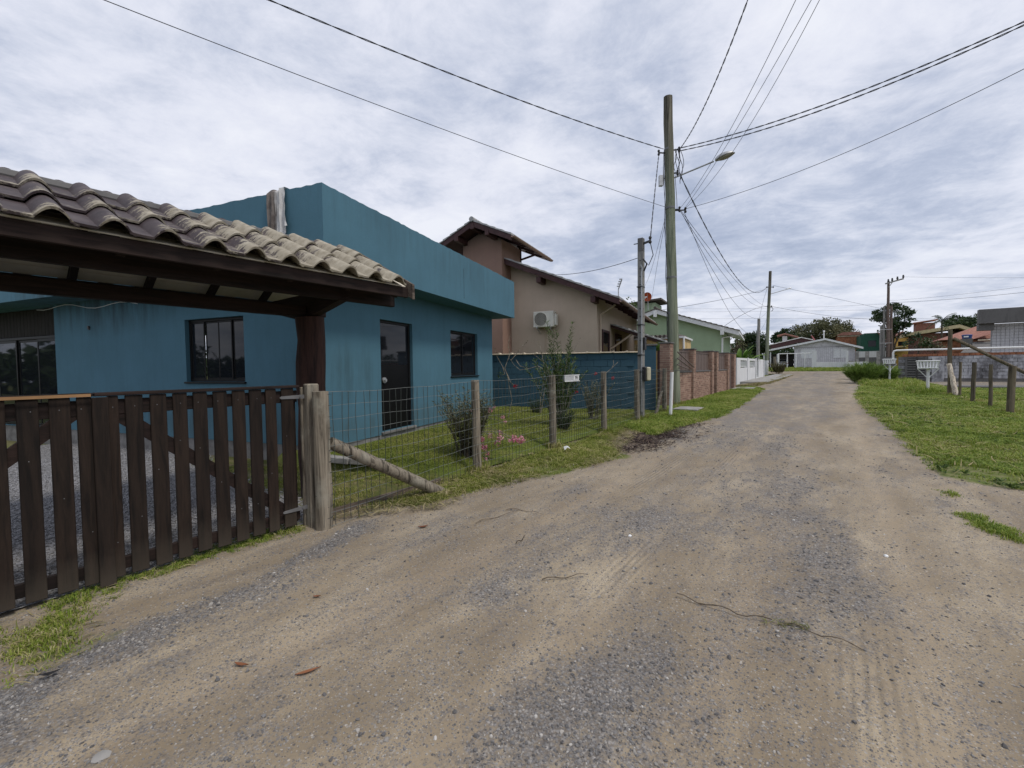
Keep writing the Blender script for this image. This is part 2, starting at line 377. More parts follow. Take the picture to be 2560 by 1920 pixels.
M['whitelog'] = wood('pale_peeled_log', (0.50, 0.46, 0.40), (0.17, 0.14, 0.11), (14, 14, 1.0), 0.9)
M['ceil'] = plain('cream_ceiling_board', (0.60, 0.55, 0.46), 0.7, var=0.06)
M['tileroof_grey'] = plain('grey_roof_tile', (0.36, 0.36, 0.36), 0.8, var=0.3, scale=5)
M['cream'] = plain('cream_coping', (0.62, 0.53, 0.41), 0.8, var=0.15)
M['terra'] = plain('terracotta_tile', (0.31, 0.15, 0.115), 0.85, var=0.2, scale=4)
M['orange'] = plain('orange_clay_block', (0.34, 0.145, 0.080), 0.9, var=0.3, scale=3)
M['straw'] = plain('pale_yellow_roof', (0.58, 0.49, 0.30), 0.85, var=0.12)
M['yellow'] = plain('yellow_wall', (0.55, 0.36, 0.10), 0.8, var=0.1)
M['ochre'] = plain('ochre_wall', (0.58, 0.42, 0.20), 0.8, var=0.1)
M['dkgreen'] = plain('dark_green_wall', (0.020, 0.085, 0.055), 0.7, var=0.15)
M['brickdark'] = plain('brown_brick', (0.20, 0.095, 0.075), 0.9, var=0.25, scale=9)
M['brownpanel'] = plain('brown_metal_sheet', (0.135, 0.100, 0.088), 0.55, var=0.1)
M['bluetank'] = plain('blue_plastic', (0.025, 0.06, 0.20), 0.5, var=0.1)
M['acwhite'] = plain('ac_casing', (0.58, 0.57, 0.51), 0.5, 0.4, 0.06)
M['bark'] = wood('bark', (0.11, 0.09, 0.07), (0.045, 0.038, 0.03), (6, 6, 2), 0.95)
M['twig'] = wood('dry_twig', (0.20, 0.165, 0.125), (0.08, 0.065, 0.05), (6, 6, 6), 0.95)
M['greystem'] = wood('grey_stem', (0.24, 0.225, 0.19), (0.10, 0.09, 0.075), (6, 6, 6), 0.95)
M['pink'] = leafmat('pink_petal', [(0, (0.52, 0.13, 0.22)), (0.5, (0.68, 0.30, 0.38)), (1, (0.78, 0.56, 0.56))], 0.6, 0.3)
M['red'] = leafmat('red_petal', [(0, (0.30, 0.012, 0.02)), (1, (0.50, 0.02, 0.035))], 0.6, 0.2)
M['leaf_dark'] = leafmat('dark_leaf', [(0, (0.018, 0.036, 0.014)), (0.5, (0.036, 0.066, 0.022)), (1, (0.075, 0.115, 0.036))])
M['leaf_mid'] = leafmat('mid_leaf', [(0, (0.035, 0.062, 0.016)), (0.5, (0.068, 0.115, 0.026)), (1, (0.13, 0.19, 0.045))])
M['blade_green'] = leafmat('tall_blade', [(0, (0.045, 0.090, 0.014)), (.5, (0.105, 0.175, 0.028)), (1, (0.21, 0.29, 0.07))])
M['leaf_bright'] = leafmat('bright_leaf', [(0, (0.05, 0.11, 0.018)), (0.5, (0.10, 0.20, 0.03)), (1, (0.20, 0.31, 0.06))])
M['leaf_dry'] = leafmat('dry_leaf', [(0, (0.060, 0.052, 0.026)), (0.5, (0.10, 0.10, 0.045)), (1, (0.20, 0.165, 0.085))])
M['leaf_grey'] = leafmat('grey_green_leaf', [(0, (0.050, 0.054, 0.028)), (0.5, (0.105, 0.112, 0.052)), (1, (0.22, 0.215, 0.115))])
M['grass_lush'] = leafmat('lush_grass', [(0, (0.055, 0.110, 0.014)), (0.35, (0.150, 0.225, 0.026)), (0.68, (0.275, 0.340, 0.052)), (.88, (0.38, 0.35, 0.13)), (1, (0.50, 0.45, 0.25))], 0.6, 0.3)
M['grass_lawn'] = leafmat('lawn_grass', [(0, (0.078, 0.118, 0.017)), (0.4, (0.205, 0.252, 0.038)), (0.75, (0.325, 0.335, 0.085)), (.92, (0.42, 0.36, 0.16)), (1, (0.50, 0.44, 0.24))], 0.6, 0.3)
M['grass_dry'] = leafmat('dry_grass', [(0, (0.10, 0.115, 0.03)), (0.35, (0.16, 0.165, 0.05)), (0.7, (0.30, 0.25, 0.12)), (1, (0.46, 0.39, 0.23))], 0.7, 0.25)

# ------------------------------------------------------------------ noise fields
def hash2(ix, iy, seed):
    h = (ix * 374761393 + iy * 668265263 + seed * 1274126177) & 0xFFFFFFFF
    h = ((h ^ (h >> 13)) * 1274126177) & 0xFFFFFFFF
    return ((h ^ (h >> 16)) & 0xFFFF) / 65535.0
def vnoise(x, y, seed=0):
    ix, iy = np.floor(x).astype(np.int64), np.floor(y).astype(np.int64); fx, fy = x - ix, y - iy
    fx, fy = fx * fx * (3 - 2 * fx), fy * fy * (3 - 2 * fy)
    a, b = hash2(ix, iy, seed), hash2(ix + 1, iy, seed); c, d = hash2(ix, iy + 1, seed), hash2(ix + 1, iy + 1, seed)
    return (a * (1 - fx) + b * fx) * (1 - fy) + (c * (1 - fx) + d * fx) * fy
def fbm(x, y, oct=4, seed=0):
    t, a, n = 0.0, 0.5, 0.0
    for i in range(oct): t = t + a * vnoise(x * 2 ** i, y * 2 ** i, seed + i); n += a; a *= 0.5
    return t / n
def sstep(x, a, b):
    t = np.clip((x - a) / (b - a), 0, 1); return t * t * (3 - 2 * t)
def inpoly(x, y, poly):
    x, y = np.asarray(x), np.asarray(y); r = np.zeros(x.shape, bool); n = len(poly)
    for i in range(n):
        x0, y0 = poly[i]; x1, y1 = poly[(i + 1) % n]
        if y0 == y1: continue
        c = ((y0 > y) != (y1 > y)) & (x < (x1 - x0) * (y - y0) / (y1 - y0) + x0); r ^= c
    return r
def seg_dist(x, y, a, b):
    ax, ay = a; bx, by = b; dx_, dy_ = bx - ax, by - ay; L = dx_ * dx_ + dy_ * dy_
    t = np.clip(((x - ax) * dx_ + (y - ay) * dy_) / L, 0, 1); return np.hypot(x - ax - t * dx_, y - ay - t * dy_)
def grid_mesh(name, S, Lr, zfun, attrs=None, frame=STREET):
    s, l = np.meshgrid(S, Lr, indexing='ij'); z = zfun(s, l); c, n = math.cos(frame.yaw), math.sin(frame.yaw)
    X = l * c + s * n; Y = -l * n + s * c
    co = np.stack([X, Y, z], -1).reshape(-1, 3); ns, nl = s.shape
    i = np.arange(ns - 1)[:, None] * nl + np.arange(nl - 1)[None, :]
    q = np.stack([i, i + 1, i + nl + 1, i + nl], -1).reshape(-1, 4)[:, ::-1]
    me = bpy.data.meshes.new(name); me.vertices.add(len(co)); me.vertices.foreach_set('co', co.ravel())
    me.loops.add(q.size); me.loops.foreach_set('vertex_index', q.ravel().astype(np.int32))
    me.polygons.add(len(q)); me.polygons.foreach_set('loop_start', np.arange(0, q.size, 4, dtype=np.int32))
    me.polygons.foreach_set('use_smooth', np.ones(len(q), bool)); me.update(calc_edges=True)
    for k, fn in (attrs or {}).items():
        a = me.attributes.new(k, 'FLOAT', 'POINT'); a.data.foreach_set('value', np.asarray(fn(s, l), float).ravel())
    return me

# ------------------------------------------------------------------ scatter (for stuff)
def scatter_group(coll):
    g = bpy.data.node_groups.new('scatter_' + coll.name, 'GeometryNodeTree')
    g.interface.new_socket('Geometry', in_out='INPUT', socket_type='NodeSocketGeometry'); g.interface.new_socket('Geometry', in_out='OUTPUT', socket_type='NodeSocketGeometry')
    nd = g.nodes; gi = nd.new('NodeGroupInput'); go = nd.new('NodeGroupOutput'); ip = nd.new('GeometryNodeInstanceOnPoints'); ci = nd.new('GeometryNodeCollectionInfo')
    ci.inputs[0].default_value = coll; ci.inputs['Separate Children'].default_value = True; ci.inputs['Reset Children'].default_value = True
    def na(n, t):
        a = nd.new('GeometryNodeInputNamedAttribute'); a.data_type = t; a.inputs[0].default_value = n; return a.outputs[0]
    g.links.new(gi.outputs[0], ip.inputs['Points']); g.links.new(ci.outputs[0], ip.inputs['Instance']); ip.inputs['Pick Instance'].default_value = True
    g.links.new(na('pick', 'INT'), ip.inputs['Instance Index']); g.links.new(na('rot', 'FLOAT_VECTOR'), ip.inputs['Rotation']); g.links.new(na('scl', 'FLOAT_VECTOR'), ip.inputs['Scale'])
    g.links.new(ip.outputs[0], go.inputs[0]); return g
def scatter(name, pts, rot, scl, meshes, label=None, cat=None):
    coll = bpy.data.collections.new(name + '_source')
    for i, me in enumerate(meshes): coll.objects.link(bpy.data.objects.new('%s_piece' % name, me))
    n = len(pts); me = bpy.data.meshes.new(name); me.vertices.add(n); me.vertices.foreach_set('co', np.asarray(pts, float).ravel())
    a = me.attributes.new('rot', 'FLOAT_VECTOR', 'POINT'); a.data.foreach_set('vector', np.asarray(rot, float).ravel())
    scl = np.asarray(scl, float); scl = np.repeat(scl[:, None], 3, 1) if scl.ndim == 1 else scl
    a = me.attributes.new('scl', 'FLOAT_VECTOR', 'POINT'); a.data.foreach_set('vector', scl.ravel())
    a = me.attributes.new('pick', 'INT', 'POINT'); a.data.foreach_set('value', rng.integers(0, len(meshes), n).astype(np.int32))
    o = bpy.data.objects.new(name, me); link(o); o['kind'] = 'stuff'; tag(o, label, cat)
    md = o.modifiers.new('scatter', 'NODES'); md.node_group = scatter_group(coll); return o
def set_tint(me, vals):
    a = me.attributes.new('tint', 'FLOAT', 'POINT'); a.data.foreach_set('value', np.asarray(vals, float))
def tuft(name, mat, nb, h, spread, wd, lean, seed, dry=0.0):
    r = random.Random(seed); vs, fs, ti = [], [], []
    for _ in range(nb):
        a = r.uniform(0, 2 * PI); d = r.uniform(0, spread); x, y = d * math.cos(a), d * math.sin(a); hh = h * r.uniform(0.5, 1.1)
        b = r.uniform(0, 2 * PI); ln = r.uniform(0.2, 1) * lean * hh; ex, ey = math.cos(b), math.sin(b); px, py = -ey * wd / 2, ex * wd / 2
        k = len(vs)
        vs += [(x - px, y - py, 0), (x + px, y + py, 0), (x + ex * ln * .35 - px * .8, y + ey * ln * .35 - py * .8, hh * .6), (x + ex * ln * .35 + px * .8, y + ey * ln * .35 + py * .8, hh * .6), (x + ex * ln, y + ey * ln, hh * (1 - 0.25 * lean))]
        fs += [(k, k + 1, k + 3, k + 2), (k + 2, k + 3, k + 4)]; t = r.uniform(0, 1); t = 0.95 if r.random() < dry else t * 0.85; ti += [t] * 5
    me = bpy.data.meshes.new(name); me.from_pydata(vs, [], fs); me.update(); set_tint(me, ti); me.materials.append(mat); return me
def edge_fade(s, l, poly, wd):
    d = np.full(len(s), 9.0)
    for i in range(len(poly)): d = np.minimum(d, seg_dist(s, l, poly[i], poly[(i + 1) % len(poly)]))
    return np.clip((d + .5 * wd * (fbm(s * 2.1, l * 2.1, 3, 91) - .5)) / wd, .0, 1)
def grass(name, poly, density, mats, h, nb=9, zfun=None, lean=0.8, dry=0.05, wd=0.006, spread=0.05, label=None, far=None, mask=None, near_s=4.0, hmin=0.6, fade=.35):
    """poly in (s, l); density per square metre near the camera, thinning with distance while tufts grow wider"""
    P = np.array(poly); s0, l0 = P.min(0); s1, l1 = P.max(0); n = int(density * (s1 - s0) * (l1 - l0))
    s = rng.uniform(s0, s1, n); l = rng.uniform(l0, l1, n); k = inpoly(s, l, poly); s, l = s[k], l[k]
    d = np.hypot(s, l); keep = np.clip((far or 9.0) / np.maximum(d, 1e-3), 0.04, 1) ** 1.25
    k = rng.random(len(s)) < keep; s, l, d, keep = s[k], l[k], d[k], keep[k]
    if mask is not None: k = rng.random(len(s)) < mask(s, l); s, l, d, keep = s[k], l[k], d[k], keep[k]
    if fade: ef = edge_fade(s, l, poly, fade); k = rng.random(len(s)) < ef ** 1.3; s, l, d, keep, ef = s[k], l[k], d[k], keep[k], ef[k]
    else: ef = np.ones(len(s))
    z = (zfun or (lambda a, b: zg(a)))(s, l); pts = np.stack([s * math.sin(YS) + l * math.cos(YS), s * math.cos(YS) - l * math.sin(YS), z - 0.004], -1)
    rot = np.stack([rng.normal(0, .12, len(s)), rng.normal(0, .12, len(s)), rng.uniform(0, 6.28, len(s))], -1)
    hv = hmin - .2 + 1.3 * fbm(s * 1.1, l * 1.1, 4, 5); wx = 1 / np.sqrt(keep); wx = np.clip(wx, 1, 3.2)
    scl = np.stack([wx, wx, hv * (0.75 + 0.5 * rng.random(len(s))) * (.5 + .5 * ef)], -1)
    meshes = [tuft(name + '_tuft', mats, nb, h, spread, wd, lean, 100 + i, dry) for i in range(6)]
    return scatter(name, pts, rot, scl, meshes, label)

# ================================================================== GROUND AND ROAD
BAND = [asl(u, v) for u, v in ((-60, 1850), (60, 1745), (250, 1635), (430, 1555), (640, 1470), (760, 1395), (850, 1350), (915, 1310))]
BLOBS = [(asl(u, v), a, b) for u, v, a, b in ((1950, 1330, 1.3, .55), (1700, 1290, .9, .4), (2120, 1420, 1.0, .5), (1560, 1290, 1.0, .35), (1500, 1700, .55, .35), (1420, 1800, .5, .4), (1740, 1760, .7, .35), (1250, 1450, .7, .4), (1100, 1330, .8, .3), (2100, 1560, .6, .3), (1200, 1750, .35, .25), (1900, 1620, .5, .25), (2000, 1230, 1.6, .3), (1950, 1130, 2.4, .5), (1780, 1090, 2.0, .6), (1480, 1230, 1.0, .35))]
SANDY = [(asl(u, v), a, b) for u, v, a, b in ((2080, 1080, 3.0, .35), (2300, 1330, 1.5, .5), (1480, 1480, .9, .25), (1640, 1180, 2.5, .25), (1000, 1650, .5, .5), (700, 1450, .8, .2), (2250, 1780, .7, .5), (1880, 1800, .5, .2))]
def gravel_f(s, l):
    n = 0.55 * fbm(s * .8 + 3, l * 1.9, 4, 3) + 0.45 * fbm(s * 3.2, l * 4.6, 4, 9)
    g = (n - 0.44) * 1.5
    bd = np.full(np.shape(s), 9.0)
    for i in range(len(BAND) - 1): bd = np.minimum(bd, seg_dist(s, l, BAND[i], BAND[i + 1]))
    g = g + 0.95 * np.exp(-(bd / (0.13 + .10 * vnoise(s * 3, l * 3, 4))) ** 2)
    for (c, a, b) in BLOBS: g = g + 0.26 * np.exp(-(((s - c[0]) / a) ** 2 + ((l - c[1]) / b) ** 2))
    for (c, a, b) in SANDY: g = g - 0.40 * np.exp(-(((s - c[0]) / a) ** 2 + ((l - c[1]) / b) ** 2))
    g = g + 0.30 * sstep(s, 7, 16) - 0.35 * np.exp(-((l - 0.05 - .25 * np.sin(s * .13)) / .35) ** 2) * sstep(s, 5, 12)
    g = g - 0.30 * sstep(l, 0.6, 1.8) * (1 - sstep(s, 6, 9)) - 0.25 * sstep(-l, 2.9, 3.5)
    return np.clip(g, 0, 1)
RUTS = [(-2.35, .16), (-1.2, .17), (-.55, .14), (.35, .15), (1.35, .14)]
def ruts_f(s, l):
    r = 0.0
    for i, (c, wd) in enumerate(RUTS):
        cc = c + 0.22 * (vnoise(s * .25, s * 0 + i, 20 + i) - .5) + (0.06 * s if i == 4 else 0)
        r = r + np.exp(-((l - cc) / wd) ** 2) * (0.35 + 0.65 * vnoise(s * .5, s * 0 + 9 * i, 40 + i))
    return np.clip(r, 0, 1)
MUL = asl(1620, 1095)
def damp_f(s, l):
    n = fbm(s * .45 + 8, l * 2.2, 4, 31)
    d = np.clip((n - .47) * 4.0, 0, 1) * (0.45 + 0.55 * ruts_f(s, l))
    return np.clip(d + 1.0 * np.exp(-(((s - MUL[0]) / 1.6) ** 2 + ((l - MUL[1]) / .55) ** 2)), 0, 1)
def road_z(s, l):
    z = zg(s) + 0.035 * (fbm(s * .7, l * .9, 3, 2) - .5) + 0.014 * (fbm(s * 4, l * 5, 3, 6) - .5) * (s < 14)
    return z - 0.016 * ruts_f(s, l) + 0.012 * gravel_f(s, l) * (s < 14) + 0.05 * sstep(-l, 3.0, 4.2) * (1 - sstep(s, 2.0, 3.5)) * 0 + .02 * sstep(l, 4, 8)

def road_material():
    m = Mat('sandy_gravel', 0.95, 0.15); v = m.vec((1, 1, 1), (0, 0, YS))      # x = across, y = along the street
    mp = N(m.m, 'ShaderNodeMapping'); m.L(v, mp.inputs[0]); mp.inputs['Scale'].default_value = (1, .38, 1); st = mp.outputs[0]
    g0, damp, rut = m.attr('gravel'), m.attr('damp'), m.attr('rut')
    big = m.noise(1.6, 6, 0.6, st); fine = m.noise(42, 5, 0.7, v); mid = m.noise(9, 5, 0.62, st); grain = m.noise(240, 2, 0.6, v)
    sand = m.ramp(big, [(0.30, (0.188, 0.151, 0.106)), (0.48, (0.275, 0.224, 0.157)), (0.68, (0.420, 0.350, 0.250))])
    sand = m.mix(m.math('MULTIPLY', m.ramp(mid, [(0.42, 0), (0.68, 1)]), 0.45), sand, (0.225, 0.18, 0.13))
    sand = m.mix(m.math('MULTIPLY', m.ramp(grain, [(0.3, 1), (0.5, 0)]), 0.35), sand, (0.13, 0.105, 0.085))
    sand = m.mix(m.math('MULTIPLY', damp, 0.65), sand, (0.17, 0.13, 0.088))
    sand = m.mix(m.math('MULTIPLY', rut, 0.38), sand, (0.43, 0.35, 0.25))
    vc = m.voro(52, v, 'F1', 'Color'); vd = m.voro(52, v, 'F1', 'Distance'); vc2 = m.voro(115, v, 'F1', 'Color'); vd2 = m.voro(115, v)
    def stones(c): return m.ramp(N_sep(m, c), [(0.0, (0.075, 0.078, 0.088)), (0.45, (0.165, 0.168, 0.182)), (0.8, (0.29, 0.285, 0.285)), (1.0, (0.46, 0.44, 0.42))])
    stone = m.mix(0.5, stones(vc), stones(vc2))
    stone = m.mix(m.math('MULTIPLY', m.ramp(vd, [(0.30, 0), (0.62, 1)]), 0.6), stone, (0.10, 0.082, 0.066))
    f = m.math('ADD', g0, m.math('MULTIPLY', m.math('SUBTRACT', fine, 0.5), 2.4))
    f = m.math('ADD', f, m.math('MULTIPLY', m.math('SUBTRACT', mid, 0.5), 1.4))
    mask = m.ramp(f, [(0.06, 0.0), (0.70, 0.80)])
    wid = m.noise(3.2, 5, .6, st)
    for (sc_, lo_) in ((74, .70), (150, .62)):         # fine gravel trodden evenly into the sand
        sc1 = N_sep(m, m.voro(sc_, v, 'F1', 'Color')); sd1 = m.voro(sc_, v)
        k = m.math('MULTIPLY', m.ramp(m.math('ADD', sc1, m.math('MULTIPLY', m.math('SUBTRACT', wid, .5), 1.3)), [(lo_, 0), (lo_ + .05, 1)]), m.ramp(sd1, [(.38, 1), (.52, 0)]))
        sand = m.mix(m.math('MULTIPLY', k, .8), sand, m.ramp(m.math('FRACT', m.math('MULTIPLY', sc1, 23.0)), [(0, (.075, .075, .082)), (.55, (.17, .168, .172)), (.85, (.30, .285, .265)), (1, (.46, .43, .39))]))
    vg = m.attr('verge'); soil = m.ramp(m.noise(7, 6, .65, v), [(.3, (.075, .105, .022)), (.5, (.125, .145, .045)), (.68, (.22, .19, .115))])
    vmask = m.ramp(m.math('ADD', vg, m.math('MULTIPLY', m.math('SUBTRACT', mid, .5), .8)), [(.30, 0), (.70, 1)])
    m.color(m.mix(vmask, m.mix(mask, sand, stone), soil))
    h = m.math('ADD', m.math('MULTIPLY', m.math('SUBTRACT', 0.6, vd), mask), m.math('MULTIPLY', fine, 0.5))
    tread = m.attr('tread'); wv = m.wave(6.2, m.vec((1, 1, 1), (0, 0, YS)), 1.2, 2)
    h = m.math('ADD', h, m.math('MULTIPLY', m.math('MULTIPLY', tread, .55), wv))
    m.bump(h, 0.85, 0.012); return m.m
def N_sep(m, c):
    n = N(m.m, 'ShaderNodeSeparateColor'); m.L(c, n.inputs[0]); return n.outputs[0]
TREAD = [asl(2200, 1750), asl(1660, 1170), asl(1560, 1420), asl(1820, 1150)]
def tread_f(s, l):
    t = 0.0
    for (c, a, b) in ((TREAD[0], .6, .22), (TREAD[1], 2.2, .2), (TREAD[2], .7, .15), (TREAD[3], 2, .15)): t = t + np.exp(-(((s - c[0]) / a) ** 2 + ((l - c[1]) / b) ** 2) * 1.5)
    return np.clip(t, 0, 1) * 1.2
def px_poly(pts): return [asl(u, v) for u, v in pts]
RGP = px_poly([(2150, 962), (2133, 985), (2150, 1020), (2200, 1060), (2252, 1112), (2272, 1150), (2352, 1190), (2450, 1214), (2560, 1232)]) + [(6.9, 2.6), (6.5, 5), (6.5, 14), (29.4, 14), (29.4, 4.4), (37.4, 4.0), (37.5, 2.6), (44, 2.4), (44, 1.2)]
LV1 = px_poly([(1075, 1262), (1245, 1218), (1385, 1190), (1500, 1164), (1575, 1140)]) + [(7.7, -3.5), (9.0, -3.75), (10.4, -3.95), (10.4, -4.3), (2.5, -4.3), (2.7, -3.95)]
LV2 = px_poly([(1560, 1075), (1640, 1092), (1740, 1062), (1822, 1040), (1872, 1005), (1915, 973), (1895, 968), (1830, 966)]) + [(30, -4.65), (9.8, -4.65)]
LV3 = px_poly([(1818, 968), (1880, 969), (1935, 957), (1985, 938), (1950, 938), (1905, 957)])
GP = px_poly([(-40, 1570), (150, 1490), (420, 1395), (640, 1330), (760, 1300), (770, 1330), (560, 1390), (330, 1470), (250, 1540), (260, 1600), (110, 1700), (-40, 1760)])
def verge_f(s, l):
    r = np.zeros(np.shape(s))
    for p, wt in ((RGP, 1), (LV1, .9), (LV2, 1), (LV3, .9), (GP, .45)):
        d = np.full(np.shape(s), 9.0)
        for i in range(len(p)): d = np.minimum(d, seg_dist(s, l, p[i], p[(i + 1) % len(p)]))
        d = np.where(inpoly(s, l, p), d, -d); r = np.maximum(r, wt * sstep(d + .75 * (fbm(s * 1.8, l * 1.8, 4, 55) - .5), -.05, .35))
    return r
ATT = {'gravel': gravel_f, 'damp': damp_f, 'rut': ruts_f, 'tread': tread_f, 'verge': verge_f}
M['road'] = road_material()
me = grid_mesh('dirt_road', np.arange(-2.0, 12.01, .036), np.concatenate([np.arange(-4.75, 7.2, .036), np.arange(7.3, 15, .3)]), road_z, ATT)
struct('dirt_road', me, M['road'])
me = grid_mesh('dirt_road_beyond', np.concatenate([np.arange(11.93, 30, .2), np.arange(30, 62.1, .5)]), np.concatenate([np.arange(-5.2, 3.0, .12), np.arange(3.0, 15, .4)]), lambda s, l: road_z(s, l) - .004, ATT)
struct('dirt_road', me, M['road'])
# the cross street at the far end
me = grid_mesh('cross_street', np.arange(56.0, 63.6, .5), np.arange(-40, 60, 1.0), lambda s, l: zg(s) + .012 + 0 * l, ATT)
struct('cross_street', me, M['road'])

def ground_material():
    m = Mat('earth', 0.95, 0.1); a = m.noise(0.35, 6, 0.6); b = m.noise(5, 6, 0.65)
    c = m.ramp(a, [(0.3, (0.085, 0.115, 0.030)), (0.5, (0.12, 0.13, 0.045)), (0.7, (0.20, 0.165, 0.10))])
    m.color(m.mix(m.ramp(b, [(0.35, 0), (0.7, 0.6)]), c, (0.065, 0.085, 0.022))); m.bump(b, 0.5, 0.03); return m.m
M['ground'] = ground_material()
me = grid_mesh('ground', np.concatenate([np.arange(-60, 80, 2.0), np.linspace(80, 900, 30)]), np.concatenate([np.linspace(-700, -60, 20), np.arange(-58, 80, 2.0), np.linspace(82, 900, 25)]), lambda s, l: zg(s) - 0.06 + 0 * l)
struct('ground', me, M['ground'])

# garden: raised lawn, low dry strip along the fence, gravelled drive behind the gate
def s_edge(l): return np.interp(l, [-14, -7, -6.15, -5.4, -4.0], [3.1, 3.3, 3.45, 3.7, 4.3])
def garden_z(s, l):
    low = zg(s) + 0.015; hi = 0.20 + 0.07 * sstep(-l, 6.5, 9) ; k = sstep(-l, 4.15, 5.0); hi = zg(s) + .03 + (hi - zg(s) - .03) * k
    return low + (np.maximum(hi, low) - low) * sstep((s - s_edge(l)) / .10, -0.5, 0.5) + 0.02 * (fbm(s * 1.3, l * 1.3, 3, 8) - .5)
def lawn_a(s, l): return sstep(s - s_edge(l), -.12, .02)
def drive_a(s, l): return sstep(2.35 - s + 0.6 * (fbm(s * 1.2, l * 1.2, 3, 12) - .5) + .05 * (-l - 5), -.25, .25)
def garden_material():
    m = Mat('garden_ground', 0.95, 0.1); v = m.vec()
    fine = m.noise(30, 5, 0.65); a = m.noise(2.2, 5, 0.6)
    lawn = m.ramp(a, [(0.3, (0.075, 0.105, 0.020)), (0.55, (0.115, 0.145, 0.030)), (0.75, (0.175, 0.175, 0.055))])
    dry = m.ramp(m.noise(4, 6, 0.65), [(0.35, (0.075, 0.095, 0.025)), (0.52, (0.13, 0.125, 0.05)), (0.68, (0.21, 0.165, 0.105))])
    vc = m.voro(46, v, 'F1', 'Color'); vd = m.voro(46, v)
    st = m.ramp(N_sep(m, vc), [(0, (0.11, 0.11, 0.12)), (0.5, (0.22, 0.22, 0.23)), (1, (0.42, 0.41, 0.41))])
    st = m.mix(m.ramp(vd, [(0.3, 0), (0.65, 0.7)]), st, (0.09, 0.085, 0.08))
    m.color(m.mix(m.attr('drive'), m.mix(m.attr('lawn'), dry, lawn), st)); m.bump(m.math('ADD', fine, m.math('SUBTRACT', 0.5, vd)), 0.7, 0.012); return m.m
M['garden'] = garden_material()
me = grid_mesh('lawn', np.arange(-4.0, 17.0, .06), np.arange(-13.5, -4.15, .06), garden_z, {'lawn': lawn_a, 'drive': drive_a})
struct('lawn', me, M['garden'])

kb = MB()
for (p0_, p1_) in (((3.40, -6.35), (3.56, -5.75)), ((3.57, -5.74), (3.78, -5.25))):
    kb.beam((p0_[1], p0_[0], .165), (p1_[1], p1_[0], .160), .16, .09, ch=.01)
ko = struct('kerb', kb.mesh('kerb', (0, 0, 0)), M['concrete']); ko.rotation_euler = (0, 0, -YS)

# ================================================================== BLUE HOUSE
hx = lambda x, y, z: (x, y, z)
bh = Thing('blue_house', 'single-storey blue rendered house with a deep flat parapet and dark windows', 'house', HOUSE, (0, 0, 0.2))
front = lambda a, d, z: (-d, a, z)             # long wall, faces +x
side = lambda a, d, z: (-a, d, z)              # wall that faces the gate (-y); a runs away to the left
b = MB()
DOOR = (1.36, 2.40, .335, 2.44); WIN = (4.02, 5.53, 1.32, 2.447); SWIN = (1.76, 3.27, 1.32, 2.452); OPEN = (7.56, 13.0, .29, 2.975)
b.wall(front, 0, 6.55, .285, 3.0, [DOOR, WIN], .14)
b.add([(0, 6.55, .0), (-12, 6.55, 0), (-12, 6.55, 3.0), (0, 6.55, 3.0)], [(0, 1, 2, 3)])
b.wall(lambda a, d, z: (-a, d, z), 0, 13.0, .285, 3.0, [SWIN, OPEN], .14)
b.add([(-13, 0, 0), (-13, 6.55, 0), (-13, 6.55, 3), (-13, 0, 3)], [(0, 1, 2, 3)])
bh.part('wall', b, M['blue'], smooth=False)
b = MB().box(-13.0, -0.02, 0.02, 6.5, -.10, .284)
b.box(-.02, .006, 1.28, 2.48, .0, .284)
bh.part('plinth', b, M['plinth'])
# parapet ring, its top a little ragged
b = MB(); x0, x1, y0, y1 = -13.5, .60, -.58, 6.87
def rag(p, q, n):
    return [(p[0] + (q[0] - p[0]) * i / n, p[1] + (q[1] - p[1]) * i / n, 4.07 + (rnd.uniform(-.010, .006) if 0 < i < n else 0)) for i in range(n)]
ring = rag((x1, y0), (x1, y1), 90) + rag((x1, y1), (x0, y1), 60) + rag((x0, y1), (x0, y0), 60) + rag((x0, y0), (x1, y0), 150)
n = len(ring); inn = [(p[0] - .15 * (1 if p[0] > x1 - .1 else (-1 if p[0] < x0 + .1 else 0)), p[1] - .15 * (1 if p[1] > y1 - .1 else (-1 if p[1] < y0 + .1 else 0)), p[2]) for p in ring]
vs = [(p[0], p[1], 3.0) for p in ring] + ring + inn + [(p[0], p[1], 3.3) for p in inn]
fs = []
for i in range(n):
    j = (i + 1) % n
    fs += [(i, j, n + j, n + i), (n + i, n + j, 2 * n + j, 2 * n + i), (2 * n + i, 2 * n + j, 3 * n + j, 3 * n + i)]
fs.append(tuple(range(n))[::-1]); fs.append(tuple(range(3 * n, 4 * n)))
b.add(vs, fs); bh.part('parapet', b, M['blue'], smooth=False)
b = MB().box(.6005, .603, 3.60, 3.607, 3.1, 3.78); bh.part('crack', b, M['frame_dark'])
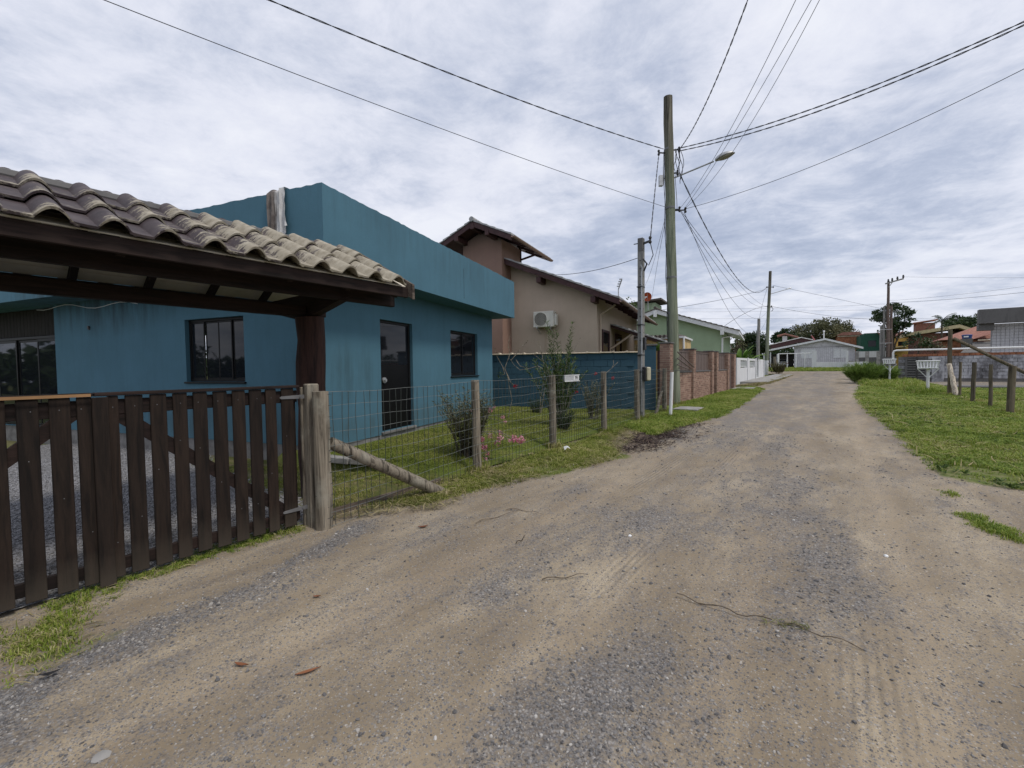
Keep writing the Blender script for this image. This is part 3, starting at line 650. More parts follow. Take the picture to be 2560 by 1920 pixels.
# windows: frame, two sliding sashes, glass, sill
def slide_window(thing, fx, a0, a1, z0, z1, n, d0=.07, sill=True):
    b = MB(); t = .045
    def bx(p, q, r, s_, d, e):
        P = [fx(p, d, r), fx(q, e, s_)]; b.box(min(P[0][0], P[1][0]), max(P[0][0], P[1][0]), min(P[0][1], P[1][1]), max(P[0][1], P[1][1]), min(r, s_), max(r, s_), .004)
    bx(a0, a1, z1 - t, z1, d0, d0 + .06); bx(a0, a1, z0, z0 + t, d0, d0 + .06); bx(a0, a0 + t, z0 + t, z1 - t, d0, d0 + .06); bx(a1 - t, a1, z0 + t, z1 - t, d0, d0 + .06)
    f = thing.part('window', b, M['frame_dark'])
    wd = (a1 - a0 - 2 * t) / n
    for i in range(n):
        b = MB(); p, q = a0 + t + i * wd, a0 + t + (i + 1) * wd; dd = d0 + (.012 if i % 2 else .032); m_ = .028
        for (aa, bb, cc, ee) in ((p, p + m_, z0 + t, z1 - t), (q - m_, q, z0 + t, z1 - t), (p + m_, q - m_, z0 + t, z0 + t + m_), (p + m_, q - m_, z1 - t - m_, z1 - t)):
            bx(aa, bb, cc, ee, dd, dd + .018)
        thing.part('sash', b, M['frame_dark'], f)
        b = MB(); bx(p + m_, q - m_, z0 + t + m_, z1 - t - m_, dd + .006, dd + .012); thing.part('pane', b, M['glass'], f)
    if sill:
        b = MB(); bx(a0 - .03, a1 + .03, z0 - .03, z0 - .001, -.035, d0 + .05); thing.part('sill', b, M['frame_dark'], f)
    return f
slide_window(bh, front, *WIN, 2)
slide_window(bh, side, *SWIN, 4)
# door
b = MB(); fr = bh
for (a, c, z, e) in ((1.36, 1.41, .335, 2.44), (2.35, 2.40, .335, 2.44), (1.41, 2.35, 2.39, 2.44)): b.box(-.135, -.06, a, c, z, e, .004)
dr = bh.part('door', b, M['frame_dark'])
b = MB().box(-.115, -.075, 1.415, 2.345, .345, 1.60, .004); bh.part('door_panel', b, M['door_black'], dr)
b = MB().box(-.105, -.085, 1.415, 2.345, 1.603, 2.385); bh.part('pane', b, M['glass'], dr)
b = MB().tube([(-.075, 1.53, 1.30), (-.045, 1.53, 1.30)], [.055, .055], 18); b.tube([(-.045, 1.53, 1.30), (-.015, 1.53, 1.30)], [.02, .03], 14)
bh.part('door_knob', b, M['steel'], dr)
b = MB().box(-.14, .05, 1.33, 2.43, .29, .333, .006); bh.part('doorstep', b, M['plinth'])
# porch: timber panel over dark sliding glass doors
b = MB(); 
for i in range(36):
    a = OPEN[0] + .02 + i * .15; b.box(-(a + .143), -a, .10, .125 + (i % 3) * .003, 2.36, 2.97, .004)
bh.part('timber_panel', b, M['porch_board'], label='dark vertical timber boards above the glass doors')
b = MB().box(-13, -7.56, .06, .13, 2.29, 2.352, .004); pf = bh.part('sliding_door', b, M['frame_dark'])
for i in range(6):
    a0, a1 = 7.58 + i * .9, 7.58 + i * .9 + .9; b = MB()
    for (p, q, r, t) in ((a0, a0 + .05, .30, 2.288), (a1 - .05, a1, .30, 2.288), (a0 + .05, a1 - .05, .30, .36), (a0 + .05, a1 - .05, 2.23, 2.288)): b.box(-q, -p, .07 + (i % 2) * .03, .095 + (i % 2) * .03, r, t, .003)
    bh.part('door_leaf', b, M['frame_dark'], pf)
    b = MB().box(-(a1 - .05), -(a0 + .05), .078 + (i % 2) * .03, .088 + (i % 2) * .03, .36, 2.23); bh.part('pane', b, M['glass'], pf)
# thin wire and small lamp bracket on the porch wall
b = MB().tube([side(a, -.012, 2.83 + .05 * math.sin(i * .9) + .01 * i) for i, a in enumerate(np.linspace(4.6, 8.2, 14))], .006, 5); bh.part('loose_wire', b, M['pvc'])
b = MB().tube([(-6.25, -.03, 2.45), (-6.25, .0, 2.45)], .03, 8).box(-6.28, -6.22, -.02, 0, 2.40, 2.47, .006); bh.part('wall_socket', b, M['black_metal'])

# cloth hanging over the parapet edge
CLX = float(HOUSE.on(692, 520, y=-.6)[0])
def cloth():
    nx_, nz = 18, 26; vs, fs = [], []
    for j in range(nz + 1):
        t = j / nz
        for i in range(nx_ + 1):
            u_ = i / nx_; wd = .34 + .06 * t; x = CLX + (u_ - .5) * wd * (1 - .12 * math.sin(t * 3)) + .05 * t
            fold = .035 * math.sin(u_ * 13 + 2 * t) * (.3 + t) + .02 * math.sin(u_ * 29 + t * 5)
            drop = t * (1.02 - .30 * (u_ > .62) * 1.0 * min(1, (u_ - .62) * 8 if u_ > .62 else 0) + .06 * math.sin(u_ * 11))
            if t < .12: y, z = -.58 + .16 * (1 - t / .12) - .012, 4.075 + .02 * math.sin(u_ * 7) + .015
            else: y, z = -.60 - abs(fold) - .012, 4.08 - (drop - .12)
            vs.append((x, y, z))
    for j in range(nz):
        for i in range(nx_):
            a = j * (nx_ + 1) + i; fs.append((a, a + 1, a + nx_ + 2, a + nx_ + 1))
    return MB().add(vs, fs)
m = Mat('dirty_cloth', 0.95, 0.1); o_ = m.xyz(); 
half = m.ramp(m.math('ADD', m.math('MULTIPLY', o_[0], 2.6), m.math('MULTIPLY', m.noise(5, 4, .6), .45)), [(0.18, 0), (0.34, 1)])
dirt = m.ramp(m.noise(6, 5, .65), [(0.35, (0.10, 0.085, 0.08)), (0.6, (0.19, 0.17, 0.16))]); clean = m.ramp(m.noise(4, 5, .6), [(0.3, (0.36, 0.35, 0.34)), (0.6, (0.60, 0.60, 0.60))])
low = m.ramp(m.math('ADD', m.math('MULTIPLY', o_[2], 1.0), m.math('MULTIPLY', m.noise(3, 4, .6), .5)), [(-0.0, 1), (0.22, 0)])
m.color(m.mix(m.math('MAXIMUM', half, low), dirt, clean)); M['cloth'] = m.m
Thing('hanging_cloth', 'dirty grey and white cloth draped over the blue parapet', 'cloth', HOUSE, (CLX, -.59, 3.45), mb=cloth(), mat=M['cloth'])

# ================================================================== GATE, POSTS AND TILED CANOPY
def slat_mesh(wd, z0, z1, t=.022): return MB().box(-wd / 2, wd / 2, -t / 2, t / 2, z0, z1, .004)
def gate_leaf(name, label, a_meet, a_hinge, slats, seedn):
    sg = 1 if a_hinge > a_meet else -1; L0, zb, zt = -4.18, .02, 1.335
    T = Thing(name, label, 'gate', STREET, (L0, (a_meet + a_hinge) / 2, 0), group='two leaves of the wooden gate')
    for (c, wd, dz) in slats:
        b = MB().box(L0 + .018, L0 + .042, c - wd / 2, c + wd / 2, zb + dz, zt, .004); T.part('slat', b, M['stain'])
    lo, hi = min(a_meet, a_hinge), max(a_meet, a_hinge)
    for (z0, z1) in ((1.20, 1.31), (.06, .15)):
        b = MB().box(L0 - .02, L0 + .016, lo + .01, hi - .01, z0, z1, .004); T.part('rail', b, M['stain_h'])
    b = MB().box(L0 - .03, L0 + .055, lo, hi, 1.337, 1.362, .005); T.part('cap_strip', b, M['stain_h'])
    b = MB().beam((L0 - .002, a_meet + sg * .12, 1.17), (L0 - .002, a_hinge - sg * .10, .20), .034, .10, (1, 0, 0)); 
    b = MB().extr([(a_meet + sg * .06, 1.199), (a_meet + sg * .20, 1.199), (a_hinge - sg * .05, .151), (a_hinge - sg * .19, .151)], 0, L0 - .02, L0 + .015)
    T.part('brace', b, M['stain_h'])
    b = MB()
    for (c, wd, dz) in slats:
        for z_n in (1.255, .62 + .35 * math.sin(c * 7)): yn = c + rnd.uniform(-.02, .02); b.tube([(L0 + .040, yn, z_n), (L0 + .0435, yn, z_n)], .0032, 6)
    T.part('nail_heads', b, M['hinge'], kind='stuff')
    b = MB().box(L0 - .055, L0 - .022, a_hinge - sg * .05 - .04, a_hinge - sg * .05 + .04, .03, 1.30, .004); T.part('stile', b, M['stain'])
    return T
sl_r = [(.628, .087, -.03), (.735, .10, 0), (.832, .10, 0)] 
sl_r = [(.697, .06, 0), (.814, .10, 0), (.956, .10, .0), (1.092, .092, 0), (1.226, .096, .01), (1.367, .10, .0), (1.508, .098, 0), (1.642, .10, .005), (1.772, .09, 0), (1.92, .11, 0)]
gr = gate_leaf('gate_leaf', 'dark slatted gate leaf hinged on the weathered posts beside the wire fence', .60, 2.03, sl_r, 1)
b = MB().box(-4.137, -4.113, .585, .672, -.02, 1.33, .004); gr.part('cover_board', b, M['stain'])
for z in (1.25, .17):
    b = MB().extr([(1.86, z - .013), (2.10, z - .02), (2.10, z + .02), (1.86, z + .013), (1.845, z)], 0, -4.136, -4.130)
    b.tube([(-4.130, 1.85, z), (-4.122, 1.85, z)], .008, 8).tube([(-4.130, 2.03, z), (-4.122, 2.03, z)], .008, 8); gr.part('strap_hinge', b, M['hinge'])
sl_l = [(.55, .075, 0), (.433, .10, 0), (.288, .098, 0)] + [(.288 - .142 * k, .10, rnd.uniform(-.01, .01)) for k in range(1, 8)]
gl = gate_leaf('gate_leaf', 'dark slatted gate leaf nearest the left edge with a bare wood top strip', .595, -.86, sl_l, 2)
b = MB().box(-4.10, -4.098, -.86, .58, 1.338, 1.358); gl.part('bare_edge', b, plain('bare_wood', (0.30, 0.17, 0.08), .8))
def pole_mb(pts, r, n=14, jit=.015): return MB().tube(pts, r, n, True, jit)
def log(p, q, r0, r1, n=12, seg=6, wob=.006):
    p, q = Vector(p), Vector(q); ps = []
    for i in range(seg + 1):
        t = i / seg; v = p.lerp(q, t)
        if 0 < i < seg: v = v + Vector((rnd.uniform(-wob, wob), rnd.uniform(-wob, wob), rnd.uniform(-wob, wob) * .3))
        ps.append(v)
    return MB().tube(ps, [r0 + (r1 - r0) * i / seg for i in range(seg + 1)], n, True, .02)
b = MB().box(-4.165, -4.06, 2.075, 2.19, -.25, 1.372, .012); b.box(-4.20, -4.168, 2.06, 2.15, -.25, 1.34, .006)
Thing('gate_post', 'square hewn grey post carrying the gate hinges', 'post', STREET, (-4.11, 2.13, -.05), mb=b, mat=M['greywood'])

CAN = dict(eave=-4.0, ridge=-5.12, back=-6.24, s0=-2.15, s1=3.30, ze=2.455, zr=3.01)
cz = lambda l: CAN['zr'] - (CAN['zr'] - CAN['ze']) * abs(l - CAN['ridge']) / (CAN['ridge'] - CAN['eave']) * (-1 if False else 1)
cn = Thing('gate_canopy', 'tiled timber canopy over the wooden gate on a thick round log post', 'canopy', STREET, (-5.05, 2.6, 0))
# roman tile: flat pan with a round crest
def roman_tile():
    prof = []
    for k in range(19):                     # smooth S: shallow pan on the left, broad crest on the right
        x = -.160 + .335 * k / 18; t = (x + .160) / .2945
        z = .078 * max(0.0, math.sin(PI * min(1, max(0, (t - .46) / .57)))) ** .75 + (.008 * ((.46 - t) / .46) ** 3 if t < .46 else 0) - (.004 if t > 1.02 else 0)
        prof.append((x, z))
    th = .017; L = .46; vs, fs = [], []; n = len(prof)
    for (y, dz) in ((-L / 2, 0), (L / 2, 0)):
        vs += [(x, y, z) for x, z in prof] + [(x, y, z - th) for x, z in prof]
    for i in range(n - 1):
        fs += [(i, i + 1, 2 * n + i + 1, 2 * n + i), (n + i, 3 * n + i, 3 * n + i + 1, n + i + 1), (i, n + i, n + i + 1, i + 1), (2 * n + i, 2 * n + i + 1, 3 * n + i + 1, 3 * n + i)]
    fs += [(0, 2 * n, 3 * n, n), (n - 1, 2 * n - 1, 4 * n - 1, 3 * n - 1)]
    b = MB().add(vs, fs); return b.mesh('tile', (0, 0, 0), True, .9)
m = Mat('weathered_concrete_tile', 0.85, 0.25); ov = m.objvec((1, 1, 1)); ob = m.xyz(); N_oi = N(m.m, 'ShaderNodeObjectInfo'); wear = N(m.m, 'ShaderNodeSeparateColor'); m.L(N_oi.outputs['Color'], wear.inputs[0])
base = m.ramp(m.noise(7, 5, .62, ov), [(0.3, (0.036, 0.027, 0.030)), (0.55, (0.062, 0.047, 0.050)), (0.78, (0.105, 0.086, 0.085))])
pale = m.ramp(m.noise(12, 5, .6, ov), [(0.3, (0.25, 0.22, 0.165)), (0.7, (0.42, 0.385, 0.31))])
strk = m.noise(5.5, 7, .68, m.objvec((.5, 2.6, 1)), .8); sp = m.noise(42, 4, .7, ov)
edge = m.ramp(ob[1], [(0.0, 0.0), (0.23, 0.0)]) 
yy = m.math('MULTIPLY', m.math('SUBTRACT', 0.06, ob[1]), 0.55)
f = m.math('ADD', m.math('ADD', strk, m.math('MULTIPLY', m.math('SUBTRACT', sp, .5), .45)), m.math('ADD', m.math('MULTIPLY', ob[2], 1.7), yy))
f = m.math('ADD', f, m.math('MULTIPLY', m.math('SUBTRACT', wear.outputs[0], .5), .50))
mask = m.ramp(f, [(0.58, 0), (0.68, .92)])
m.color(m.mix(mask, base, pale)); m.rough(m.ramp(mask, [(0, .62), (1, .92)])); m.bump(m.math('ADD', sp, mask), .35, .004); M['tile'] = m.m
tm = roman_tile(); tm.materials.append(M['tile'])
tp = math.atan2(CAN['zr'] - CAN['ze'], CAN['ridge'] - CAN['eave'])      # negative: rises away from the street
pitch = abs(math.atan2(CAN['zr'] - CAN['ze'], abs(CAN['ridge'] - CAN['eave'])))
SLOPE = math.hypot(CAN['zr'] - CAN['ze'], CAN['ridge'] - CAN['eave'])
cols = [.37 + .2945 * k for k in range(-8, 10)]
for side_ in (0, 1):
    for r_ in range(3):
        for c_, sc_ in enumerate(cols):
            t = (r_ + .5) / 3 * SLOPE - .035 + .0; run = t * math.cos(pitch); zz = CAN['ze'] + t * math.sin(pitch) + .032 + .003 * r_
            l_ = CAN['eave'] - run if side_ == 0 else CAN['back'] + run
            # tile local y runs up the slope, x along the eave
            rx = pitch - .062
            o = cn.put('tile', tm, (l_, sc_ + rnd.uniform(-.005, .005), zz + rnd.uniform(-.003, .003)), (0, 0, 0))
            up = Vector((-math.cos(rx) if side_ == 0 else math.cos(rx), 0, math.sin(rx))); ex = Vector((0, 1 if side_ == 0 else -1, 0)); nz_ = ex.cross(up)
            o.rotation_euler = Matrix(((ex.x, up.x, nz_.x), (ex.y, up.y, nz_.y), (ex.z, up.z, nz_.z))).to_euler()
            wv = min(1, max(.05, .33 + .46 * sstep(np.array(sc_ + .25 * r_), 1.0, 2.6) + rnd.uniform(-.09, .09))); o.color = (float(wv), 0, 0, 1)
s0, s1 = CAN['s0'], CAN['s1']
cn.part('ridge_mortar', MB().tube([(-5.12, s0 + .05, 3.015), (-5.12, 1, 3.02), (-5.12, s1 - .12, 3.015)], .062, 8), M['concrete_dark'])
b = MB().box(-4.045, -4.015, s0 + .02, s1 - .03, 2.335, 2.448, .005); cn.part('fascia', b, M['stain_h'])
b = MB().box(-6.225, -6.195, s0 + .02, s1 - .03, 2.335, 2.448, .005); cn.part('fascia', b, M['stain_h'])
for x in (-4.335, -5.905):
    b = MB().box(x - .035, x + .035, s0 + .1, 3.30, 2.258, 2.40, .008); cn.part('eave_beam', b, M['stain_h'])
b = MB().box(-5.08, -4.98, s0 + .1, 2.56, 2.128, 2.252, .008); cn.part('post_beam', b, M['stain_h'])
b = MB().box(-5.16, -5.08, s0 + .1, 3.25, 2.80, 2.93, .008); cn.part('ridge_beam', b, M['stain_h'])
for sp_ in (2.62, -1.45):
    b = MB().extr([(-4.30, 2.40), (-4.30, 2.258), (-4.95, 2.13), (-5.3, 2.13), (-5.94, 2.258), (-5.94, 2.40)], 1, sp_ - .05, sp_ + .05); cn.part('cross_beam', b, M['stain_x'])
for i, sr in enumerate(np.arange(-1.60, 3.2, .59)):
    for sg in (0, 1):
        A_ = (CAN['eave'] - .045, sr, CAN['ze'] - .092) if sg == 0 else (CAN['back'] + .045, sr, CAN['ze'] - .092)
        b = MB().beam(A_, (CAN['ridge'] + (.03 if sg == 0 else -.03), sr, CAN['zr'] - .090), .055, .09, ch=.004); cn.part('rafter', b, M['stain_x'])
for sg in (0, 1):
    for k in range(8):                    # ceiling boards lie on the rafters
        t0, t1 = (k / 8) * SLOPE + .03, ((k + 1) / 8) * SLOPE + .022
        p0 = (CAN['eave'] - t0 * math.cos(pitch), CAN['ze'] + t0 * math.sin(pitch) - .004); p1 = (CAN['eave'] - t1 * math.cos(pitch), CAN['ze'] + t1 * math.sin(pitch) - .004)
        if sg: p0 = (2 * CAN['ridge'] - p0[0], p0[1]); p1 = (2 * CAN['ridge'] - p1[0], p1[1])
        b = MB().add([(p0[0], s0 + .05, p0[1]), (p1[0], s0 + .05, p1[1]), (p1[0], s1 - .06, p1[1]), (p0[0], s1 - .06, p0[1])] + [(p0[0], s0 + .05, p0[1] - .01), (p1[0], s0 + .05, p1[1] - .01), (p1[0], s1 - .06, p1[1] - .01), (p0[0], s1 - .06, p0[1] - .01)],
            [(0, 1, 2, 3), (4, 7, 6, 5), (0, 4, 5, 1), (1, 5, 6, 2), (2, 6, 7, 3), (3, 7, 4, 0)])
        cn.part('ceiling_board', b, M['ceil'], smooth=False)
for sg in (0, 1):
    for se in (s1 - .03, s0 + .0):
        e0 = CAN['eave'] + .06 if sg == 0 else CAN['back'] - .06
        z_ = lambda l: CAN['ze'] + (abs(CAN['eave'] - CAN['ridge']) - abs(l - CAN['ridge'])) * math.tan(pitch)
        b = MB().extr([(e0, z_(e0) + .055), (CAN['ridge'], z_(CAN['ridge']) + .075), (CAN['ridge'], z_(CAN['ridge']) - .10), (e0, z_(e0) - .115)], 1, se, se + .032)
        cn.part('barge_board', b, M['greywood_y'])
for sp_ in (2.62, -1.45):
    ps = [(-5.03 + .01 * math.sin(k), sp_ + .012 * math.sin(k * 1.7), -.3 + k * .27) for k in range(10)]
    b = MB().tube(ps[:-1] + [(-5.03, sp_, 2.127)], [.158 + .006 * math.sin(k * 2.1) for k in range(10)], 18, True, .02); cn.part('post', b, M['redlog'])

# ================================================================== WIRE FENCE
wf = Thing('wire_fence', 'wire mesh garden fence on weathered round posts along the verge', 'fence', STREET, (-4.2, 7.5, 0))
FP = [(2.16, -3.97, 1.30, .078), (4.62, -4.2, 1.333, .062), (6.69, -4.2, 1.366, .068), (8.82, -4.2, 1.402, .066), (10.80, -4.2, 1.43, .068), (12.95, -4.2, 1.444, .066)]
for (s_, l_, z_, r_) in FP:
    zb = float(zg(s_)) - .3
    wf.part('fence_post', log((l_, s_, zb), (l_ + rnd.uniform(-.02, .02), s_ - .02, z_), r_ * 1.06, r_ * .95, 12, 5, .006), M['greywood'])
for i in range(len(FP) - 1):
    (sa, la, za_, ra), (sb, lb, zb_, rb) = FP[i], FP[i + 1]; la += ra * .9; lb += rb * .9
    b = MB(); bh2 = MB(); nrow, ncol = 11, int((sb - sa) / .085)
    P = lambda t, h: (la + (lb - la) * t, sa + (sb - sa) * t, (zg(sa) + .02 + h * (za_ - .03 - zg(sa))) * (1 - t) + t * (zg(sb) + .02 + h * (zb_ - .03 - zg(sb))))
    for r_ in range(nrow):
        h = r_ / (nrow - 1); pts = []
        for k in range(13): p = P(k / 12, h); pts.append((p[0] + .004 * math.sin(k * 2 + r_), p[1], p[2] + .006 * math.sin(k * 1.3 + r_ * 2) - .018 * math.sin(PI * k / 12)))
        bh2.tube(pts, .0021 if 0 < r_ < nrow - 1 else .0028, 4, False)
    for c_ in range(1, ncol):
        t = c_ / ncol; pts = []; of = rnd.uniform(-.01, .01)
        for k in range(7): p = P(t, k / 6); pts.append((p[0] + rnd.uniform(-.004, .004), p[1] + of + rnd.uniform(-.008, .008), p[2] - .018 * math.sin(PI * t)))
        b.tube(pts, .0029, 4, False)
    wf.part('wire_mesh', b, M['wire']); wf.part('strand_wires', bh2, M['wire_h'])
b = MB()
for k in range(12):                        # wire ends wrapped round the end post
    z = .08 + k * .108; pts = [(-3.97 + .081 * math.cos(a), 2.16 + .081 * math.sin(a), z + .004 * math.sin(3 * a)) for a in np.linspace(-1.9, 1.4, 10)]; b.tube(pts, .0026, 4, False)
for k in range(2):
    a = .15 - k * .75; b.tube([(-3.97 + .083 * math.cos(a + .05 * math.sin(z * 9)), 2.16 + .083 * math.sin(a + .05 * math.sin(z * 9)), z) for z in np.linspace(.0, 1.26, 14)], .0022, 4, False)
wf.part('wrapped_wire', b, M['wire'])
q0, q1 = STREET.on(826, 1096, x=-4.28), STREET.on(1085, 1216, x=-4.12)
q0, q1 = STREET.on(824, 1107, x=-4.0), asl(1112, 1228)
wf.part('brace_log', log((-4.0, q0[1], q0[2]), (q1[1], q1[0] + .03, -.07), .060, .068, 12, 6, .006), M['greywood'])
b = MB().box(-4.22, -4.195, 2.3, 3.9, -.06, .055, .005); wf.part('bottom_board', b, M['greywood_y'])
wf.part('leaning_pole', log(STREET.on(1620, 1105, x=-4.1), STREET.on(1660, 960, x=-4.28), .045, .04, 10, 7, .02), M['greywood'])
# number plate hung on the fence
pA = STREET.on(1411, 949, x=-4.12); sg_ = Thing('number_plate', 'small white grille box with the number 791 hanging on the wire fence', 'sign', STREET, (-4.11, pA[1] + .2, pA[2]))
y0, y1, zc_ = pA[1], STREET.on(1446, 945, x=-4.12)[1], pA[2] + .02
ym = y0 + (y1 - y0) * .58
b = MB().box(-4.14, -4.115, y0, y1, zc_ - .062, zc_ + .062, .004); sg_.part('back_box', b, M['steel'])
for k in range(8):
    y = y0 + (ym - y0) * (k + .5) / 8; b = MB().box(-4.114, -4.104, y - .008, y + .008, zc_ - .058, zc_ + .058); sg_.part('slat', b, M['white'])
b = MB().box(-4.114, -4.10, ym + .005, y1 - .01, zc_ - .046, zc_ + .046, .003); sg_.part('plate', b, M['white'])
for (z0_, z1_) in ((.052, .064), (-.064, -.052)): sg_.part('rail', MB().box(-4.114, -4.098, y0, y1 + .02, zc_ + z0_, zc_ + z1_, .003), M['white'])
tcv = bpy.data.curves.new('number', 'FONT'); tcv.body = '791'; tcv.size = .095; tcv.extrude = .002; tcv.align_x = 'CENTER'; tcv.align_y = 'CENTER'
to = bpy.data.objects.new('number', tcv); link(to); to.parent = sg_.root; tcv.materials.append(M['black_metal'])
dg_ = None
to.location = (-4.0975 - sg_.o[0], (ym + y1) / 2 - sg_.o[1], zc_ - sg_.o[2]); to.rotation_euler = (PI / 2, 0, PI / 2)
bpy.context.view_layer.update()
nme = bpy.data.meshes.new_from_object(to.evaluated_get(bpy.context.evaluated_depsgraph_get())); no = bpy.data.objects.new('digits', nme); link(no); no.parent = sg_.root; no.location = to.location; no.rotation_euler = to.rotation_euler
bpy.data.objects.remove(to)

# ================================================================== DARK BLUE BOUNDARY WALL
pA, pB = atz(1231, 1021, .20), atz(1640, 1022, .22)
BW = Frame(pA[0], pA[1], math.atan2(-(pB[1] - pA[1]), pB[0] - pA[0]))       # local x runs along the wall to the street
LB = float(np.hypot(pB[0] - pA[0], pB[1] - pA[1])); zt = float(np.mean([BW.on(1235, 889, y=0)[2], BW.on(1600, 880, y=0)[2]]))
bw = Thing('boundary_wall', 'dark blue painted block wall with cream coping between the two gardens', 'wall', BW, (LB / 2, .1, .1))
b = MB().box(-2.0, LB, .02, .18, -.1, zt); bw.part('wall_core', b, M['navy'])
rows = 9; rh = (zt - .05) / rows
blk = MB().box(-.198, .198, -.012, .012, -rh / 2 + .004, rh / 2 - .004, .005).mesh('block'); blk.materials.append(M['navy'])
for r_ in range(rows):
    x = -1.2 + (r_ % 2) * .2
    while x + .2 < LB - .45:
        bw.put('block', blk, (x + rnd.uniform(-.003, .003), .011 + rnd.uniform(-.003, .003), .05 + rh * (r_ + .5))); x += .405
b = MB().box(LB - .42, LB, -.012, .20, -.1, zt + .20, .008); bw.part('end_pillar', b, M['navy'])
b = MB().box(LB - .46, LB + .04, -.05, .24, zt + .201, zt + .25, .006); bw.part('pillar_cap', b, M['concrete_dark'])
nC = int((LB - .45) / .42)
cop = MB().box(-.21, .19, -.075, .235, 0, .035, .008); cop.tube([(.19, -.085, .035), (.19, .245, .035)], .032, 8); cop = cop.mesh('coping_tile'); cop.materials.append(M['cream'])
for k in range(nC + 2): bw.put('coping_tile', cop, (LB - .64 - k * .40, 0, zt + .002 + rnd.uniform(-.003, .003)), (rnd.uniform(-.02, .02), rnd.uniform(-.02, .02), rnd.uniform(-.015, .015)))

# ================================================================== BROWN HOUSE
pc = atY(1360, 800, 17.3)
BR = Frame(pc[0], pc[1], YB)                     # local x = right along the gable wall, y = depth; gable wall at y=0
on = BR.on
xr, xl = on(1492.7, 830, y=0)[0], on(1256, 830, y=0)[0]
br = Thing('brown_house', 'taupe house with dark brown gable eaves and a small upper tower', 'house', BR, (0, 3, .3))
OV = -.62                                        # verge overhang in front of the wall
e0, e1 = on(1256, 645.6, y=OV), on(1546, 746, y=OV)     # top edge of the rake board
sl_ = (e1[2] - e0[2]) / (e1[0] - e0[0])
zr = lambda x: e0[2] + sl_ * (x - e0[0]) - .05
b = MB(); D = 9.0
b.extr([(xl - 3.2, .1), (xr, .1), (xr, zr(xr) - .02), (xl, zr(xl) - .02), (xl - 3.2, zr(xl) - .16)], 1, 0, D)
br.part('wall', b, M['taupe'], smooth=False)
# tower: its front stands forward of the gable wall
TY = -.83
tr = on(1255, 700, y=TY)[0]; rt, le, re_ = on(1180, 553, y=TY - .75), on(1097, 603.5, y=TY - .75), on(1276.5, 586.5, y=TY - .75)
slt = (re_[2] - rt[2]) / (re_[0] - rt[0])
zt_ = lambda x: rt[2] - abs(slt) * abs(x - rt[0])
tl = rt[0] - (tr - rt[0])
b = MB(); b.extr([(tl, .1), (tr, .1), (tr, zt_(tr) - .2), (rt[0], rt[2] - .2), (tl, zt_(tl) - .2)], 1, TY, .95)
br.part('tower', b, M['brownpink'], smooth=False)
def gable_roof(T, xa, xm, xb, zf, y0, y1, th, mat_tile, mat_board, bd=.17, rows=True, under=None):
    """two pitched slabs seen from the gable; tiles along the verge stick up as short steps"""
    for (p, q) in ((xa, xm), (xm, xb)):
        if abs(p - q) < .01: continue
        b = MB().extr([(p, zf(p) - th), (q, zf(q) - th), (q, zf(q)), (p, zf(p))], 1, y0 + .03, y1); T.part('roof', b, mat_board, smooth=False)
        b = MB().extr([(p, zf(p) - bd), (q, zf(q) - bd), (q, zf(q) + .01), (p, zf(p) + .01)], 1, y0 - .005, y0 + .028); T.part('barge_board', b, mat_board, smooth=False)
        L_ = abs(q - p); n = max(2, int(L_ / .33)); me_ = None
        for k in range(n):
            x0_, x1_ = p + (q - p) * k / n, p + (q - p) * (k + 1) / n
            lift = (.055, .015) if zf(p) < zf(q) else (.015, .055)
            b = MB().extr([(x0_, zf(x0_) + .012), (x1_, zf(x1_) + .012), (x1_, zf(x1_) + .012 + lift[1] + .02), (x0_, zf(x0_) + .012 + lift[0] + .02)], 1, y0 - .04, y1 + .03)
            T.part('tile_course', b, mat_tile, smooth=False)
xe = e1[0] + .04
gable_roof(br, xe, tr + .01, tr + .01, lambda x: zr(x) + .05, OV, D + .4, .09, M['tileroof_grey'], M['maroon'], .20)
xte = re_[0] + .03
gable_roof(br, rt[0] - (xte - rt[0]), rt[0], xte, zt_, TY - .75, 2.6, .09, M['tileroof_grey'], M['maroon'], .20)
b = MB().tube([(rt[0], TY - .82, rt[2] + .07), (rt[0], 2.62, rt[2] + .07)], .10, 10); br.part('ridge_cap', b, M['tileroof_grey'])
# eaves gutters
def gutter(T, x, z, y0, y1, mat):
    b = MB(); pr = [(x + .07 * math.cos(a), z + .07 * math.sin(a)) for a in np.linspace(PI, 2 * PI, 8)] + [(x + .06 * math.cos(a), z + .06 * math.sin(a)) for a in np.linspace(2 * PI, PI, 8)]
    T.part('gutter', b.extr(pr, 1, y0, y1), mat)
M['gutter'] = plain('brown_gutter', (0.20, 0.125, 0.085), .6, var=.15)
gutter(br, xe + .06, zr(xe) + .0, OV - .03, D + .3, M['gutter']); gutter(br, xte + .06, zt_(xte) - .03, TY - .78, 2.6, M['gutter'])
for (x, y, z) in ((tr - .25, TY - .77, zt_(tr - .25) - .33), (tl + .15, TY - .77, zt_(tl + .15) - .33), (rt[0], TY - .77, rt[2] - .30)):
    b = MB().box(x - .08, x + .08, y, TY + .0, z, z + .20, .008); br.part('purlin', b, M['maroon'])
for px in (1345, 1481):
    x = on(px, 700, y=OV)[0]; b = MB().box(x - .09, x + .09, OV + .03, -.003, zr(x) - .40, zr(x) - .18, .008); br.part('purlin', b, M['maroon'])
for k in range(7):
    y = .2 + k * 1.2
    b = MB().beam((xr - .05, y, zr(xr) - .10), (xe - .05, y, zr(xe) - .06), .06, .10); br.part('rafter_tail', b, M['maroon'])
